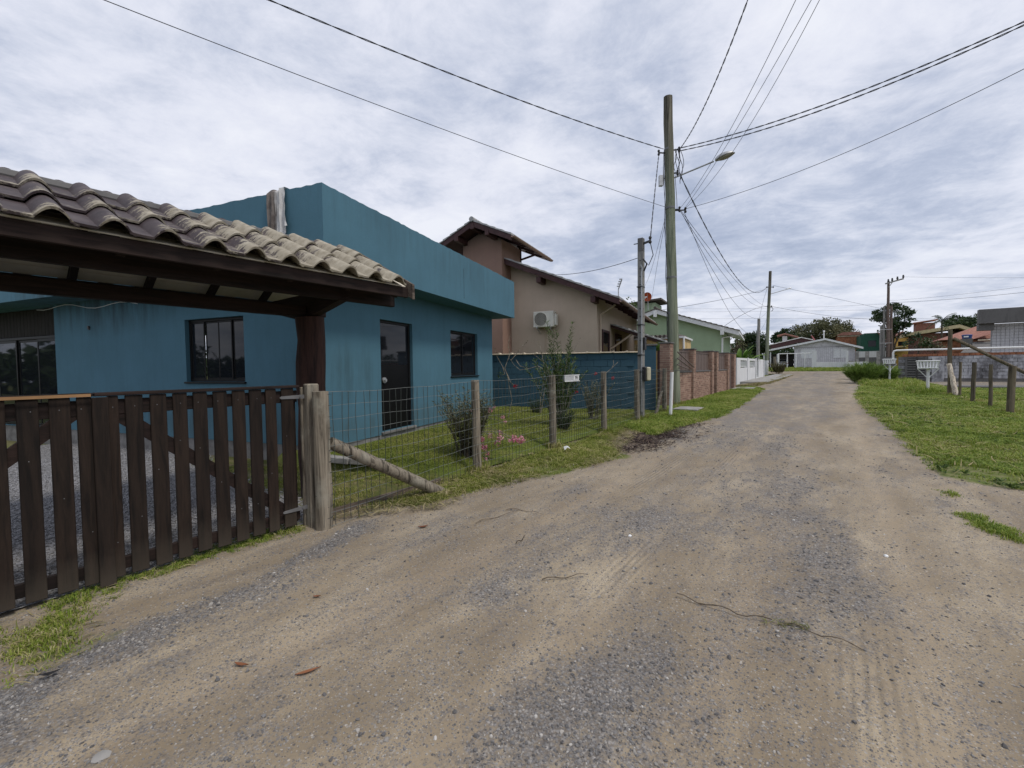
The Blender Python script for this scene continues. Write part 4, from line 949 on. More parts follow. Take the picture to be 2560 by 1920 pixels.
for k in range(3):
    y = -.2 + k * .9; b = MB().beam((tr - .02, y, zt_(tr) - .10), (xte - .03, y, zt_(xte) - .08), .06, .10); br.part('rafter_tail', b, M['maroon'])
b = MB().beam((tr, 1.0, zt_(tr) - .62), (xte - .1, 1.0, zt_(xte) - .12), .07, .07); b.box(tr - .06, tr + .02, .94, 1.05, zt_(tr) - 1.0, zt_(tr) - .1); br.part('bracket', b, M['maroon'])
# downpipe, window and door on the street side
b = MB().tube([(xr + .62, .35, zr(xr) - .42), (xr + .06, .30, zr(xr) - .78), (xr + .05, .30, .2)], .045, 8); br.part('downpipe', b, M['taupe'])
for (ya, yb_, z0, z1) in ((float(on(1504, 860, x=xr)[1]), float(on(1522, 860, x=xr)[1]), .2, float(on(1504, 823, x=xr)[2])), (float(on(1537, 860, x=xr)[1]), float(on(1552, 860, x=xr)[1]), .2, float(on(1504, 823, x=xr)[2]))):
    b = MB()
    for (p, q, r, t) in ((ya, ya + .10, z0, z1), (yb_ - .10, yb_, z0, z1), (ya + .10, yb_ - .10, z1 - .10, z1)): b.box(xr - .02, xr + .05, p, q, r, t, .005)
    f = br.part('door', b, M['maroon']); b = MB().box(xr - .01, xr + .012, ya + .10, yb_ - .10, z0, z1 - .10); br.part('pane', b, M['glass'], f)
# low porch roof on the street side
PR0, PR1 = on(1527, 806, x=xr + .3), on(1660, 854, y=5.0)
y0_ = float(on(1529, 812, x=xr + .05)[1]); qa, qb = on(1529, 812, y=y0_), on(1664, 855, y=y0_)
b = MB(); y1_ = y0_ + 4.5; xp0, xp1 = xr + .02, float(qb[0]); zp0, zp1 = float(qa[2]), float(qb[2])
b.extr([(xp0, zp0), (xp1, zp1), (xp1, zp1 - .10), (xp0, zp0 - .10)], 1, y0_, y1_); br.part('porch_roof', b, M['maroon'], smooth=False)
b = MB()
for k in range(9):
    t0, t1 = k / 9, (k + 1) / 9; b.extr([(xp0 + (xp1 - xp0) * t0, zp0 + (zp1 - zp0) * t0 + .003), (xp0 + (xp1 - xp0) * t1, zp0 + (zp1 - zp0) * t1 + .003), (xp0 + (xp1 - xp0) * t1, zp0 + (zp1 - zp0) * t1 + .085), (xp0 + (xp1 - xp0) * t0, zp0 + (zp1 - zp0) * t0 + .04)], 1, y0_ - .05, y1_)
br.part('porch_tiles', b, M['tileroof_grey'], smooth=False)
for y in (y0_ + .3, y0_ + 4.0): b = MB().box(xp1 - .35, xp1 - .22, y - .06, y + .06, .1, zp1 - .03, .006); br.part('porch_post', b, M['maroon'])
b = MB().beam((xp0, y0_ + .1, zp0 - 1.0), (xp0 + 1.0, y0_ + .1, zp0 - .34), .07, .07); br.part('bracket', b, M['taupe'])
# air conditioner
a0, a1 = on(1333, 780, y=-.42), on(1383.5, 816, y=-.42)
ac = Thing('air_conditioner', 'white air conditioner unit with round fan grille on the taupe wall', 'air conditioner', BR, ((a0[0] + a1[0]) / 2, -.25, a1[2]))
X0, X1, Z0, Z1 = a0[0], a1[0], a1[2], a0[2]; cx_, cz_, R_ = X0 + (X1 - X0) * .36, (Z0 + Z1) / 2, (Z1 - Z0) * .42
b = MB().box(X0, X1, -.42, -.10, Z0, Z1, .012); ac.part('casing', b, M['acwhite'])
b = MB()
for a in np.linspace(0, 2 * PI, 29)[:-1]:
    da = 2 * PI / 28; q = [(cx_ + rr * math.cos(t), y, cz_ + rr * math.sin(t)) for (rr, y) in ((R_, -.422), (R_ + .015, -.435), (R_ + .03, -.422)) for t in (a, a + da)]
    b.add(q, [(0, 1, 3, 2), (2, 3, 5, 4)])
ac.part('fan_ring', b, M['acwhite'])
b = MB().tube([(cx_, -.4215, cz_), (cx_, -.424, cz_)], R_, 28); ac.part('fan_recess', b, M['frame_dark'])
for k in range(11):
    x = cx_ - R_ + 2 * R_ * (k + .5) / 11; h_ = math.sqrt(max(0, R_ ** 2 - (x - cx_) ** 2)); b = MB().tube([(x, -.43, cz_ - h_), (x, -.43, cz_ + h_)], .007, 5); ac.part('grille_bar', b, M['acwhite'])
b = MB().box(X1 + .003, X1 + .10, -.36, -.15, Z0 + .05, Z1 - .12, .02); ac.part('valve_cover', b, M['acwhite'])
for x in (X0 + .15, X1 - .15):
    b = MB().box(x - .02, x + .02, -.45, -.01, Z0 - .045, Z0 - .004).beam((x, -.40, Z0 - .05), (x, -.015, Z0 - .22), .03, .03); ac.part('bracket', b, M['steel'])
b = MB().tube([(X0 + .35, -.12, Z0 - .01), (X0 + .36, -.03, Z0 - .2), (X0 + .36, -.02, .6)], .02, 6); ac.part('pipe', b, M['taupe'])
# roof aerial
q = on(1546, 722, y=.6); qz = on(1546, 748, y=.6)[2]
an = Thing('roof_aerial', 'small comb-shaped television aerial on the brown house eave', 'aerial', BR, (q[0], .6, qz))
ztop = q[2]; b = MB().tube([(q[0], .6, qz - .1), (q[0], .6, ztop)], .022, 6); an.part('mast', b, M['steel'])
b = MB().beam((q[0], .6, ztop - .02), (q[0] + .17, .4, ztop + .30), .03, .03); an.part('boom', b, M['steel'])
for k in range(4):
    t = .25 + k * .24; p = Vector((q[0], .6, ztop - .02)).lerp(Vector((q[0] + .17, .4, ztop + .30)), t); b = MB().box(p.x - .09, p.x + .02, p.y - .02, p.y + .02, p.z + .005, p.z + .05); an.part('element', b, M['steel'])

# ================================================================== POLES
def insulator(b, p, r=.045): b.tube([(p[0], p[1], p[2] - .09), (p[0], p[1], p[2] - .05), (p[0], p[1], p[2] - .02), (p[0], p[1], p[2] + .02), (p[0], p[1], p[2] + .05), (p[0], p[1], p[2] + .09)], [r * .7, r, r * .6, r * .6, r, r * .7], 8)
pb = at(1687, 1008, .05); PY = pb[1]; ptop = atY(1669, 243, PY - .15)
up = Thing('utility_pole', 'tall green-grey wooden utility pole nearest the brick fence', 'pole', WORLD, (pb[0], pb[1], pb[2]))
def along(t): return Vector((pb[0], pb[1], pb[2] - .4)).lerp(Vector(tuple(ptop)), t)
ps = [along(t) + Vector((rnd.uniform(-.015, .015), rnd.uniform(-.015, .015), 0)) for t in np.linspace(0, 1, 14)]
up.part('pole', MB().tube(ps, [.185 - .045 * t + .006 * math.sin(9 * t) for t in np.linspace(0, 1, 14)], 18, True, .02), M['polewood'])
HP = float(ptop[2])
def onpole(v, side=0.0, out=0.0):
    t = np.interp(v, [243, 1010], [1, .04]); p = along(float(t)); return p + Vector((_r[0] * side, _r[1] * side, 0)) + Vector((0, -out, 0))
for v in (371, 516, 690, 780, 858):
    p = onpole(v); b = MB().tube([(p.x, p.y, p.z - .03), (p.x, p.y, p.z + .03)], .172 - .03 * (1010 - v) / 767 + .012, 18); up.part('steel_band', b, M['hinge'])
for (v, sd_) in ((373, .33), (380, -.36), (430, .26), (520, .30), (522, .5)):
    p = onpole(v, sd_, .05); c = onpole(v, 0, 0); b = MB().beam(tuple(c), tuple(p), .03, .04); insulator(b, (p.x, p.y, p.z)); up.part('insulator', b, M['black_metal'])
p = onpole(447, -.30, .02); b = MB().box(p.x - .07, p.x + .07, p.y - .06, p.y + .06, p.z - .20, p.z + .16, .015).beam(tuple(onpole(440)), (p.x, p.y, p.z + .05), .03, .03); up.part('junction_box', b, M['steel'])
b = MB()
for k in range(7):
    x = .20 + .03 * k; pts = [onpole(v, x * (1 - .35 * abs(t - .5)) + .05 * math.sin(k * 2 + t * 6), .08 + .02 * k) for t, v in zip(np.linspace(0, 1, 9), np.linspace(373, 425 + 6 * k, 9))]; b.tube(pts, .010, 5)
for k in range(3):
    b.tube([onpole(v, -.19 - .01 * k + .02 * math.sin(v * .05 + k), .06) for v in np.linspace(378, 980, 24)], .008, 5)
b.tube([onpole(v, .185 + .02 * math.sin(v * .04), .08) for v in np.linspace(425, 520, 10)], .009, 5)
up.part('jumper_wires', b, M['cable'])
# street lamp on its arm
la, lb_ = onpole(442, .15, .05), atY(1788, 402, PY - .9)
lp = Thing('street_lamp', 'oval street lamp on a slanting arm from the near utility pole', 'street lamp', WORLD, tuple(la))
b = MB().tube([tuple(la), tuple(Vector(tuple(la)).lerp(Vector(tuple(lb_)), .97))], .026, 8); lp.part('arm', b, M['steel'])
dv = (Vector(tuple(lb_)) - la).normalized(); dv.z = .22; dv.normalize()
def lamp_head(c, d, L, wd, h0, h1, mat):
    side_ = d.cross(Vector((0, 0, 1))).normalized(); upv = side_.cross(d); vs, fs, n, m_ = [], [], 12, 8
    for i in range(m_ + 1):
        t = i / m_; w_ = wd * math.sin(PI * min(.97, .06 + t * .94)) ** .6
        for k in range(n):
            a = 2 * PI * k / n; hh = h1 if math.sin(a) > 0 else h0; vs.append(tuple(c + d * (L * t) + side_ * (w_ * math.cos(a)) + upv * (hh * math.sin(a) * math.sin(PI * min(.97, .08 + t * .92)) ** .5)))
    for i in range(m_):
        for k in range(n): fs.append((i * n + k, i * n + (k + 1) % n, (i + 1) * n + (k + 1) % n, (i + 1) * n + k))
    fs += [tuple(range(n))[::-1], tuple(range(m_ * n, m_ * n + n))]; return MB().add(vs, fs)
lp.part('lamp_head', lamp_head(Vector(tuple(lb_)), dv, .54, .15, .035, .13, None), M['steel'])
lp.part('lens', lamp_head(Vector(tuple(lb_)) + dv * .12 - Vector((0, 0, .03)), dv, .46, .13, .06, .01, None), plain('lamp_lens', (.30, .28, .22), .3))
# concrete service post with meter boxes
sb_ = at(1603, 1032, .16); sY = sb_[1]; st_ = atY(1599, 596, sY)
sv_ = Thing('service_post', 'square concrete service post with punched holes and a meter box', 'post', STREET, tuple(STREET.local((sb_[0], sb_[1], .1))))
o = sv_.o; xx, yy = o[0], o[1]; zt2 = float(st_[2])
m = Mat('post_concrete', .9, .2); tz = m.xyz()[2]
m.color(m.mix(m.ramp(tz, [(0, 0), (1, 0)]), m.ramp(m.noise(5, 5, .6, m.vec((3, 3, .5))), [(.3, (.15, .145, .14)), (.65, (.27, .265, .25))]), (.05, .05, .05))); m.bump(m.noise(30, 4), .3, .005); M['postconc'] = m.m
b = MB().extr([(xx - .07, yy - .07), (xx + .07, yy - .07), (xx + .07, yy + .07), (xx - .07, yy + .07)], 2, -.2, zt2 - .35); sv_.part('shaft', b, M['postconc'], smooth=False)
b = MB().box(xx - .072, xx + .072, yy - .072, yy + .072, zt2 - .35, zt2, .01); sv_.part('cap', b, M['concrete_dark'])
for k in range(17):
    z = 2.2 + k * .21
    if z > zt2 - .5: break
    b = MB().tube([(xx - .0, yy - .0705, z), (xx - .0, yy - .073, z)], .018, 8); b.tube([(xx + .0705, yy, z), (xx + .073, yy, z)], .018, 8); sv_.part('hole', b, M['black_metal'])
b = MB().tube([(xx + .05, yy - .095, .3), (xx + .05, yy - .095, zt2 - .95), (xx + .07, yy - .10, zt2 - .8), (xx + .03, yy - .12, zt2 - .72)], .022, 8); sv_.part('conduit', b, M['pvc'] if False else M['steel'])
for z in (1.35, 1.8, 2.6, 3.6):
    b = MB().box(xx - .078, xx + .078, yy - .12, yy + .078, z, z + .025); sv_.part('strap', b, M['black_metal'])
q = STREET.local(atY(1630, 905, sY - .1)); 
b = MB().box(xx + .075, xx + .17, yy - .14, yy + .10, 1.12, 1.50, .015); sv_.part('meter_box', b, M['black_metal'])
b = MB().box(xx + .173, xx + .24, yy - .12, yy + .09, 1.13, 1.49, .025); sv_.part('meter_cover', b, plain('yellowed_plastic', (.46, .43, .31), .5))
b = MB().box(xx + .075, xx + .13, yy - .07, yy + .05, 1.95, 2.28, .01); sv_.part('switch_box', b, M['black_metal'])
b = MB().beam((xx, yy, zt2 - .16), (xx + .28, yy - .05, zt2 - .12), .04, .05); insulator(b, (xx + .26, yy - .05, zt2 - .1)); b.beam((xx, yy, zt2 - .12), (xx - .2, yy, zt2 - .12), .02, .02)
sv_.part('bracket', b, M['black_metal'])
b = MB().tube([(xx + .26, yy - .05, zt2 - .15), (xx + .34, yy - .05, zt2 - .5), (xx + .22, yy - .05, zt2 - .75), (xx + .12, yy - .05, zt2 - .62)], .012, 6); b.tube([(xx + .12, yy - .12, zt2 - .9), (xx + .2, yy - .12, zt2 - .72), (xx + .1, yy - .12, zt2 - .58)], .022, 6); sv_.part('loop_wire', b, M['cable'])
c_ss = (sv_.o[1], sv_.o[0])
# thin white pipe stake
q = at(1676, 1031, .14); q_st = q; qt = atY(1680, 930, q[1]); h_ = qt[2]
wp = Thing('white_stake', 'short white plastic pipe standing in the verge beside the utility pole', 'pipe', WORLD, tuple(q))
wp.part('pipe', MB().tube([(q[0], q[1], q[2] - .1), (qt[0], qt[1], h_)], .045, 10), M['pvc']); wp.part('wire_top', MB().tube([(q[0] - .5, q[1], h_ + .02), (qt[0], qt[1], h_ + .03), (q[0] + .6, q[1], h_ + .05)], .008, 5), M['wire'])
# inspection slab in the verge
q = at(1722, 1012, .17); c_ = sl(q)
b = MB(); b.box(c_[1] - .35, c_[1] + .35, c_[0] - .45, c_[0] + .45, q[2] - .16, q[2] - .09, .01)
Thing('concrete_cover', 'pale concrete cover slab lying in the verge grass', 'slab', STREET, (c_[1], c_[0], q[2]), mb=b, mat=M['concrete'])

# ================================================================== BRICK FENCE
BF = Frame(*W(15.6, -4.72)[:2], YS + math.radians(-.6)); bonp = BF.on
def fenceS(u, v=960): return bonp(u, v, x=0)[1]
ya_, yb_ = fenceS(1655), fenceS(1834)
zgl = lambda y: float(zg(15.6 + y)) + .03
ztopw = bonp(1772, 925, x=0)[2]                       # cap of the low brick wall
zpt = bonp(1740, 876, x=0)[2]
bf = Thing('brick_fence', 'red brick street fence with brown sheet panels between brick pillars', 'fence', BF, (0, (ya_ + yb_) / 2, .2))
m = Mat('red_brick', .9, .2); col = m.ramp(m.attr('tint'), [(0, (.23, .145, .112)), (.5, (.32, .20, .155)), (1, (.42, .285, .22))]); m.color(m.mix(m.math('MULTIPLY', m.ramp(m.noise(25, 4), [(.4, 0), (.7, 1)]), .3), col, (.14, .09, .075))); m.bump(m.noise(60, 3), .3, .004); M['brick'] = m.m
M['mortar'] = plain('pale_mortar', (.44, .36, .29), .95, var=.15, scale=12)
def bricks(x0, x1, y0, y1, z0, z1, faces, bl=.215, bhh=.062):
    """thin proud bricks on the given faces ('x+', 'x-', 'y-', 'y+') of a mortar core"""
    b = MB(); tint = []
    nr_ = int((z1 - z0) / (bhh + .012))
    for r_ in range(nr_):
        za, zb_ = z0 + r_ * (z1 - z0) / nr_ + .007, z0 + (r_ + 1) * (z1 - z0) / nr_ - .007
        for f in faces:
            a, e = (y0, y1) if f[0] == 'x' else (x0, x1); t = a - (r_ % 2) * bl * .5
            while t < e - .02:
                p, q = max(a, t) + .004, min(e, t + bl) - .004
                if q - p > .02:
                    o_ = rnd.uniform(0, .004)
                    if f == 'x+': b.box(x1, x1 + .009 + o_, p, q, za, zb_)
                    elif f == 'x-': b.box(x0 - .009 - o_, x0, p, q, za, zb_)
                    elif f == 'y-': b.box(p, q, y0 - .009 - o_, y0, za, zb_)
                    else: b.box(p, q, y1, y1 + .009 + o_, za, zb_)
                    tint += [rnd.random()] * 8
                t += bl
    return b, tint
def brick_part(core, faces, nm):
    x0, x1, y0, y1, z0, z1 = core; o = bf.part(nm, MB().box(*core), M['mortar'], smooth=False)
    b, ti = bricks(*core, faces); p = bf.part('brickwork', b, M['brick'], o, smooth=False, kind='stuff'); set_tint(p.data, ti)
pil = [fenceS(u) for u in (1662, 1722, 1770, 1782, 1811, 1826.5)]
gap = [(2, 3)]
PW = .34
zb0 = -.05
for i, y in enumerate(pil):
    w_ = PW if i < 5 else .46
    brick_part((-.17, .17, y, y + w_, zb0, zpt + (.12 if i == 0 else 0)), ('x+', 'y-'), 'pillar')
    bf.part('pillar_cap', MB().box(-.21, .21, y - .04, y + w_ + .04, zpt + (.121 if i == 0 else .001), zpt + (.165 if i == 0 else .045), .008), M['concrete_dark'])
for i in (0, 1, 3):
    y0, y1 = pil[i] + PW + .002, pil[i + 1] - .002
    brick_part((-.09, .09, y0, y1, zb0, ztopw - .05), ('x+',), 'low_wall')
    bf.part('wall_cap', MB().box(-.12, .125, y0, y1, ztopw - .049, ztopw, .006), M['concrete_dark'])
    n_ = max(3, int((y1 - y0) / .25))
    for k in range(n_):
        p, q = y0 + (y1 - y0) * k / n_, y0 + (y1 - y0) * (k + 1) / n_; bf.part('sheet_panel', MB().box(-.012 - .006 * (k % 2), .012 - .006 * (k % 2), p + .003, q - .003, ztopw + .002, zpt - .12 + rnd.uniform(-.004, .004), .003), M['brownpanel'])
    b = MB().box(-.03, .03, y0, y1, zpt - .119, zpt - .08)
    for k in range(int((y1 - y0) / .12)): yk = y0 + .06 + k * .12; b.box(-.012, .012, yk - .008, yk + .008, zpt - .08, zpt - .01)
    bf.part('top_rail', b, M['brownpanel'])
for (i, j) in ((2, 3), (4, 5)):
    y0, y1 = pil[i] + PW + .004, pil[j] - .004
    if y1 - y0 > .15:
        b = MB().box(-.03, .03, y0, y1, .2, zpt - .06, .005); g_ = bf.part('gate', b, M['brownpanel']); bf.part('gate_rail', MB().box(.031, .05, y0, y1, 1.15, 1.22), M['brownpanel'], g_)
pr = fenceS(1662) - .9
b = MB().box(-.15, .15, pr + .3, pil[0] - .004, -.05, zpt + .08)
# leaning iron bars
for k in range(3):
    p, q = bonp(1694, 880 + 16 * k, x=.35), bonp(1735 - 8 * k, 918 + 2 * k, x=.25)
    tag(Thing('iron_bar', ['upper rusty iron bar leaning on the brown fence panel', 'middle rusty iron bar leaning on the brown fence panel', 'lowest rusty iron bar leaning on the brown fence panel'][k], 'bar', BF, tuple((p + q) / 2), mb=MB().tube([p, q], .022, 6), mat=M['brownpanel'], group='iron bars on the brick fence').root)
# planter greenery behind the pillar is planted below
# ================================================================== WHITE WALL FENCE, PAVEMENT
WF = Frame(*W(0, -5.55)[:2], YS); won = WF.on
yw0, yw1 = won(1839, 952, x=0)[1], won(1907, 937, x=0)[1]
zw = lambda y: float(zg(y))
ztw = won(1850, 895, x=0)[2]
ws = Thing('white_fence_wall', 'white rendered street wall with two barred openings and a gate', 'wall', WF, (0, (yw0 + yw1) / 2, .4))
us = [1839, 1848, 1864, 1871, 1884.5, 1886.5, 1893.5, 1907]
ys_ = [won(u, 930, x=0)[1] for u in us]
zbar0 = won(1855, 919, x=0)[2]
fx_ = lambda a, d, z: (.08 - d, a, z)
holes = [(ys_[1], ys_[2], zbar0, ztw - .16), (ys_[3], ys_[4], zbar0, ztw - .16), (ys_[5] + .02, ys_[6], .55, ztw)]
b = MB().wall(fx_, ys_[0], ys_[7], .1, ztw, holes, .16); b.add([(-.08, ys_[0], .1), (.08, ys_[0], .1), (.08, ys_[0], ztw), (-.08, ys_[0], ztw)], [(0, 1, 2, 3)]); b.add([(-.08, ys_[0], ztw), (.08, ys_[0], ztw), (.08, ys_[7], ztw), (-.08, ys_[7], ztw)], [(0, 1, 2, 3)])
ws.part('wall', b, M['whitewall'], smooth=False)
for h in holes:
    n_ = max(4, int((h[1] - h[0]) / .13)); b = MB().box(-.01, .02, h[0] + .02, h[1] - .02, h[3] - .10, h[3] - .06).box(-.01, .02, h[0] + .02, h[1] - .02, h[2] + .06, h[2] + .10)
    for k in range(n_): y = h[0] + (h[1] - h[0]) * (k + .5) / n_; b.box(-.012, .018, y - .012, y + .012, h[2] + .10, h[3] - .10)
    ws.part('grille', b, M['white'])
for y in (ys_[2] + .15, ys_[5] - .2, ys_[7] - .3): ws.part('pilaster', MB().box(.083, .13, y, y + .25, .1, ztw + .05, .008), M['whitewall'])
pa = [asl(1835, 958), asl(1893, 958.5), asl(1945, 938.5), asl(1905, 938.5)]
b = MB(); n = 4; P_ = [(l, s) for s, l in pa]
P_ = [(-5.46, pa[0][0]), (-3.9, pa[1][0] + .3), (-3.9, pa[2][0]), (-5.46, pa[2][0] + 1)]
b.add([(x, y, zg(y) - .2) for x, y in P_] + [(x, y, zg(y) + .10) for x, y in P_], [(3, 2, 1, 0), (4, 5, 6, 7), (0, 1, 5, 4), (1, 2, 6, 5), (2, 3, 7, 6), (3, 0, 4, 7)])
me = b.mesh('pavement', (0, 0, 0), False); o = struct('pavement', me, M['concrete']); o.rotation_euler = (0, 0, -YS)
b = MB(); yy0 = BF.local(W(0, 0))[1]
P_ = [(-4.55, 15.6 + pil[4] + .4), (-3.6, 15.6 + pil[4] + .8), (-3.7, 15.6 + pil[5] + .8), (-4.55, 15.6 + pil[5] + .5)]
b.add([(x, y, zg(y) - .2) for x, y in P_] + [(x, y, zg(y) + .07) for x, y in P_], [(3, 2, 1, 0), (4, 5, 6, 7), (0, 1, 5, 4), (1, 2, 6, 5), (2, 3, 7, 6), (3, 0, 4, 7)])
o = struct('doorstep_slab', b.mesh('doorstep_slab', (0, 0, 0), False), M['concrete']); o.rotation_euler = (0, 0, -YS)

# ================================================================== GREEN HOUSE AND OCHRE OUTBUILDING
YG = math.radians(30); pg = atY(1700, 830, 30.0); GR = Frame(pg[0], pg[1], YG); gon = GR.on
gh = Thing('green_house', 'pale green house with white gable boards behind the brick fence', 'house', GR, (0, 4, .4))
gx = gon(1805, 850, y=0)[0]; g0, gm, g1 = gon(1559, 803, y=-.5), gon(1638, 773, y=-.5), gon(1849, 827, y=-.5)
xm, zm = gm[0], gm[2]; sg1 = (zm - g1[2]) / (g1[0] - xm)
zf = lambda x: zm - sg1 * abs(x - xm); xa_ = xm - (g1[0] - xm)
b = MB().extr([(2 * xm - gx, .2), (gx, .2), (gx, zf(gx) - .22), (xm, zm - .22), (2 * xm - gx, zf(gx) - .22)], 1, 0, 9); gh.part('wall', b, M['green'], smooth=False)
for (p, q) in ((xa_, xm), (xm, g1[0])):
    b = MB().extr([(p, zf(p) - .30), (q, zf(q) - .30), (q, zf(q)), (p, zf(p))], 1, -.5, -.44); gh.part('barge_board', b, M['white'], smooth=False)
    b = MB().extr([(p, zf(p) - .16), (q, zf(q) - .16), (q, zf(q) - .03), (p, zf(p) - .03)], 1, -.438, 9.4); gh.part('soffit', b, M['white'], smooth=False)
    n_ = 16
    for k in range(n_):
        x0_, x1_ = p + (q - p) * k / n_, p + (q - p) * (k + 1) / n_; up_ = (.075, .03) if p < xm - .01 else (.03, .075)
        b = MB().extr([(x0_, zf(x0_) + .003), (x1_, zf(x1_) + .003), (x1_, zf(x1_) + up_[1]), (x0_, zf(x0_) + up_[0])], 1, -.56, 9.45); gh.part('tile_course', b, plain('brown_roof_tile', (.10, .085, .075), .85) if 'brt' not in M else M['brt'], smooth=False)
        if 'brt' not in M: M['brt'] = bpy.data.materials['brown_roof_tile']
b = MB().tube([(xm, -.6, zm + .09), (xm, 9.5, zm + .09)], .10, 10); gh.part('ridge_cap', b, M['brt'])
for px in (1638, 1805.5): x = gon(px, 800, y=-.52)[0]; b = MB().box(x - .11, x + .11, -.58, -.503, zf(x) - .55, zf(x) - .10, .008); gh.part('purlin_end', b, M['white'])
x = gon(1802, 850, y=-.05)[0]; b = MB().tube([(g1[0] - .3, .2, zf(g1[0]) - .25), (x + .1, -.07, zf(gx) - .75), (x + .05, -.07, .4)], .06, 8); gh.part('downpipe', b, M['pvc'])
t0, t1 = gon(1575, 780, y=3.0), gon(1638, 780, y=3.0); zt3 = gon(1605, 759, y=3.0)[2]
b = MB().box(t0[0], t1[0], 3.0, 5.5, 2.0, zt3); gh.part('water_tower', b, M['green'], smooth=False)
b = MB().beam((t0[0] - .2, 4.2, zt3 + .02), (t1[0] + .5, 4.2, zt3 + .22), 3.0, .14); gh.part('tower_roof', b, M['brt'], smooth=False)
dc = gon(1618.5, 742, y=2.3)
ds_ = Thing('satellite_dish', 'orange satellite dish on the green roof tower', 'satellite dish', GR, (dc[0], 2.3, dc[2] - .6))
M['dish'] = plain('orange_dish_paint', (.42, .075, .025), .5, var=.15)
b = MB(); n = 20; vs = [(dc[0], 2.3 + .06, dc[2])]
for k in range(1, 5):
    r_ = .33 * k / 4
    for i in range(n): a = 2 * PI * i / n; vs.append((dc[0] + r_ * math.cos(a), 2.3 + .06 - .10 * (k / 4) ** 2 * 1.0 - .28 * r_ * math.sin(a), dc[2] + r_ * math.sin(a)))
fs = [(0, 1 + i, 1 + (i + 1) % n) for i in range(n)]
for k in range(3):
    for i in range(n): a, c = 1 + k * n + i, 1 + k * n + (i + 1) % n; fs.append((a, a + n, c + n, c))
ds_.part('dish', MB().add(vs, fs), M['dish'])
b = MB().tube([(dc[0] + .02, 2.25, dc[2] - .30), (dc[0] + .10, 1.85, dc[2] + .05), (dc[0] + .10, 1.80, dc[2] + .18)], .016, 6); ds_.part('feed_arm', b, M['steel'])
b = MB().tube([(dc[0], 2.45, dc[2]), (dc[0] - .02, 2.6, dc[2] - .3), (dc[0] - .02, 2.6, dc[2] - .95)], .03, 6); ds_.part('mast', b, M['steel'])
b = MB().box(dc[0] - .22, dc[0] + .02, 2.235, 2.24, dc[2] - .05, dc[2] + .03).box(dc[0] - .17, dc[0] - .13, 2.235, 2.24, dc[2] - .13, dc[2] - .052); ds_.part('marking', b, M['pvc'])
# ochre outbuilding with breeze-block screen
YO = math.radians(30); po = atY(1610, 870, 23.5); OC = Frame(po[0], po[1], YO); oon = OC.on
ob_ = Thing('ochre_outbuilding', 'small ochre outbuilding with a tiled edge and pierced block screen', 'shed', OC, (0, 1.5, .3))
o0, o1 = oon(1545, 870, y=0)[0], oon(1707, 870, y=0)[0]; oz = oon(1600, 850, y=0)[2]; s0_, s1_ = oon(1557, 870, y=0)[0], oon(1600, 870, y=0)[0]; sz0, sz1 = oon(1580, 876, y=0)[2], oon(1580, 861.5, y=0)[2]
b = MB().wall(lambda a, d, z: (a, d, z), o0, o1, .2, oz, [(s0_, s1_, sz0, sz1)], .15); b.add([(o1, 0, .2), (o1, 3, .2), (o1, 3, oz), (o1, 0, oz)], [(0, 1, 2, 3)]); ob_.part('wall', b, M['ochre'], smooth=False)
ob_.part('back_wall', MB().box(o0, o1, 1.2, 1.3, .2, oz - .1), M['concrete_dark'])
nS = 7; szw = (s1_ - s0_) / nS; nZ = 2; szh = (sz1 - sz0) / nZ
M['cobogo'] = plain('cream_screen_block', (.62, .53, .33), .85)
cb = MB(); t_ = .02
for (p, q, r, s_) in ((0, szw, 0, t_), (0, szw, szh - t_, szh), (0, t_, t_, szh - t_), (szw - t_, szw, t_, szh - t_)): cb.box(p, q, .02, .12, r, s_)
cb.beam((t_, .07, t_), (szw - t_, .07, szh - t_), .03, .028, (0, 1, 0)).beam((t_, .07, szh - t_), (szw - t_, .07, t_), .03, .028, (0, 1, 0)); cbm = cb.mesh('screen_block'); cbm.materials.append(M['cobogo'])
for i in range(nS):
    for j in range(nZ): ob_.put('screen_block', cbm, (s0_ + i * szw, 0, sz0 + j * szh))
b = MB().box(o0 - .1, o1 + .1, -.12, 3.0, oz, oz + .10, .005); ob_.part('eave', b, M['white'])
for k in range(int((o1 - o0) / .22)):
    x = o0 + .1 + k * .22; b = MB().tube([(x, -.2, oz + .14), (x, 2.6, oz + .22)], .08, 8); ob_.part('tile', b, M['brt'])
b = MB().tube([(o1 + .06, -.1, oz), (o1 + .06, -.1, .3)], .05, 8); ob_.part('downpipe', b, M['pvc'])

# ================================================================== RIGHT SIDE OF THE STREET
RF = Frame(*W(38.0, 0)[:2], YS + PI / 2)            # local x = towards the camera along the street (-s), y = to the right (l)
# helper: wall across the plot at s = 38, facing the camera
def pon(u, v, s=38.0):                               # point (l, z) on the plane s = const
    d = ray(u, v); t = s / (d[0] * math.sin(YS) + d[1] * math.cos(YS)); p = d * t; return p[0] * math.cos(YS) - p[1] * math.sin(YS), p[2] + H
lw0, lw1 = pon(2246, 920)[0], pon(2620, 920)[0]
zo0, zo1 = pon(2400, 889)[1], pon(2400, 878)[1]
S8 = 38.0
pw = Thing('plot_wall', 'grey concrete block wall with an orange brick top course across the empty plot', 'wall', STREET, ((lw0 + lw1) / 2, S8, .4))
m = Mat('weathered_block_paint', .9, .2); pos = N(m.m, 'ShaderNodeNewGeometry').outputs['Position']; mq = N(m.m, 'ShaderNodeMapping'); m.L(pos, mq.inputs[0]); mq.inputs['Scale'].default_value = (1.6, 1.6, .5)
k = m.math('ADD', m.math('MULTIPLY', m.noise(.8, 6, .68, mq.outputs[0]), .7), m.math('MULTIPLY', m.noise(7, 5, .65, pos), .3))
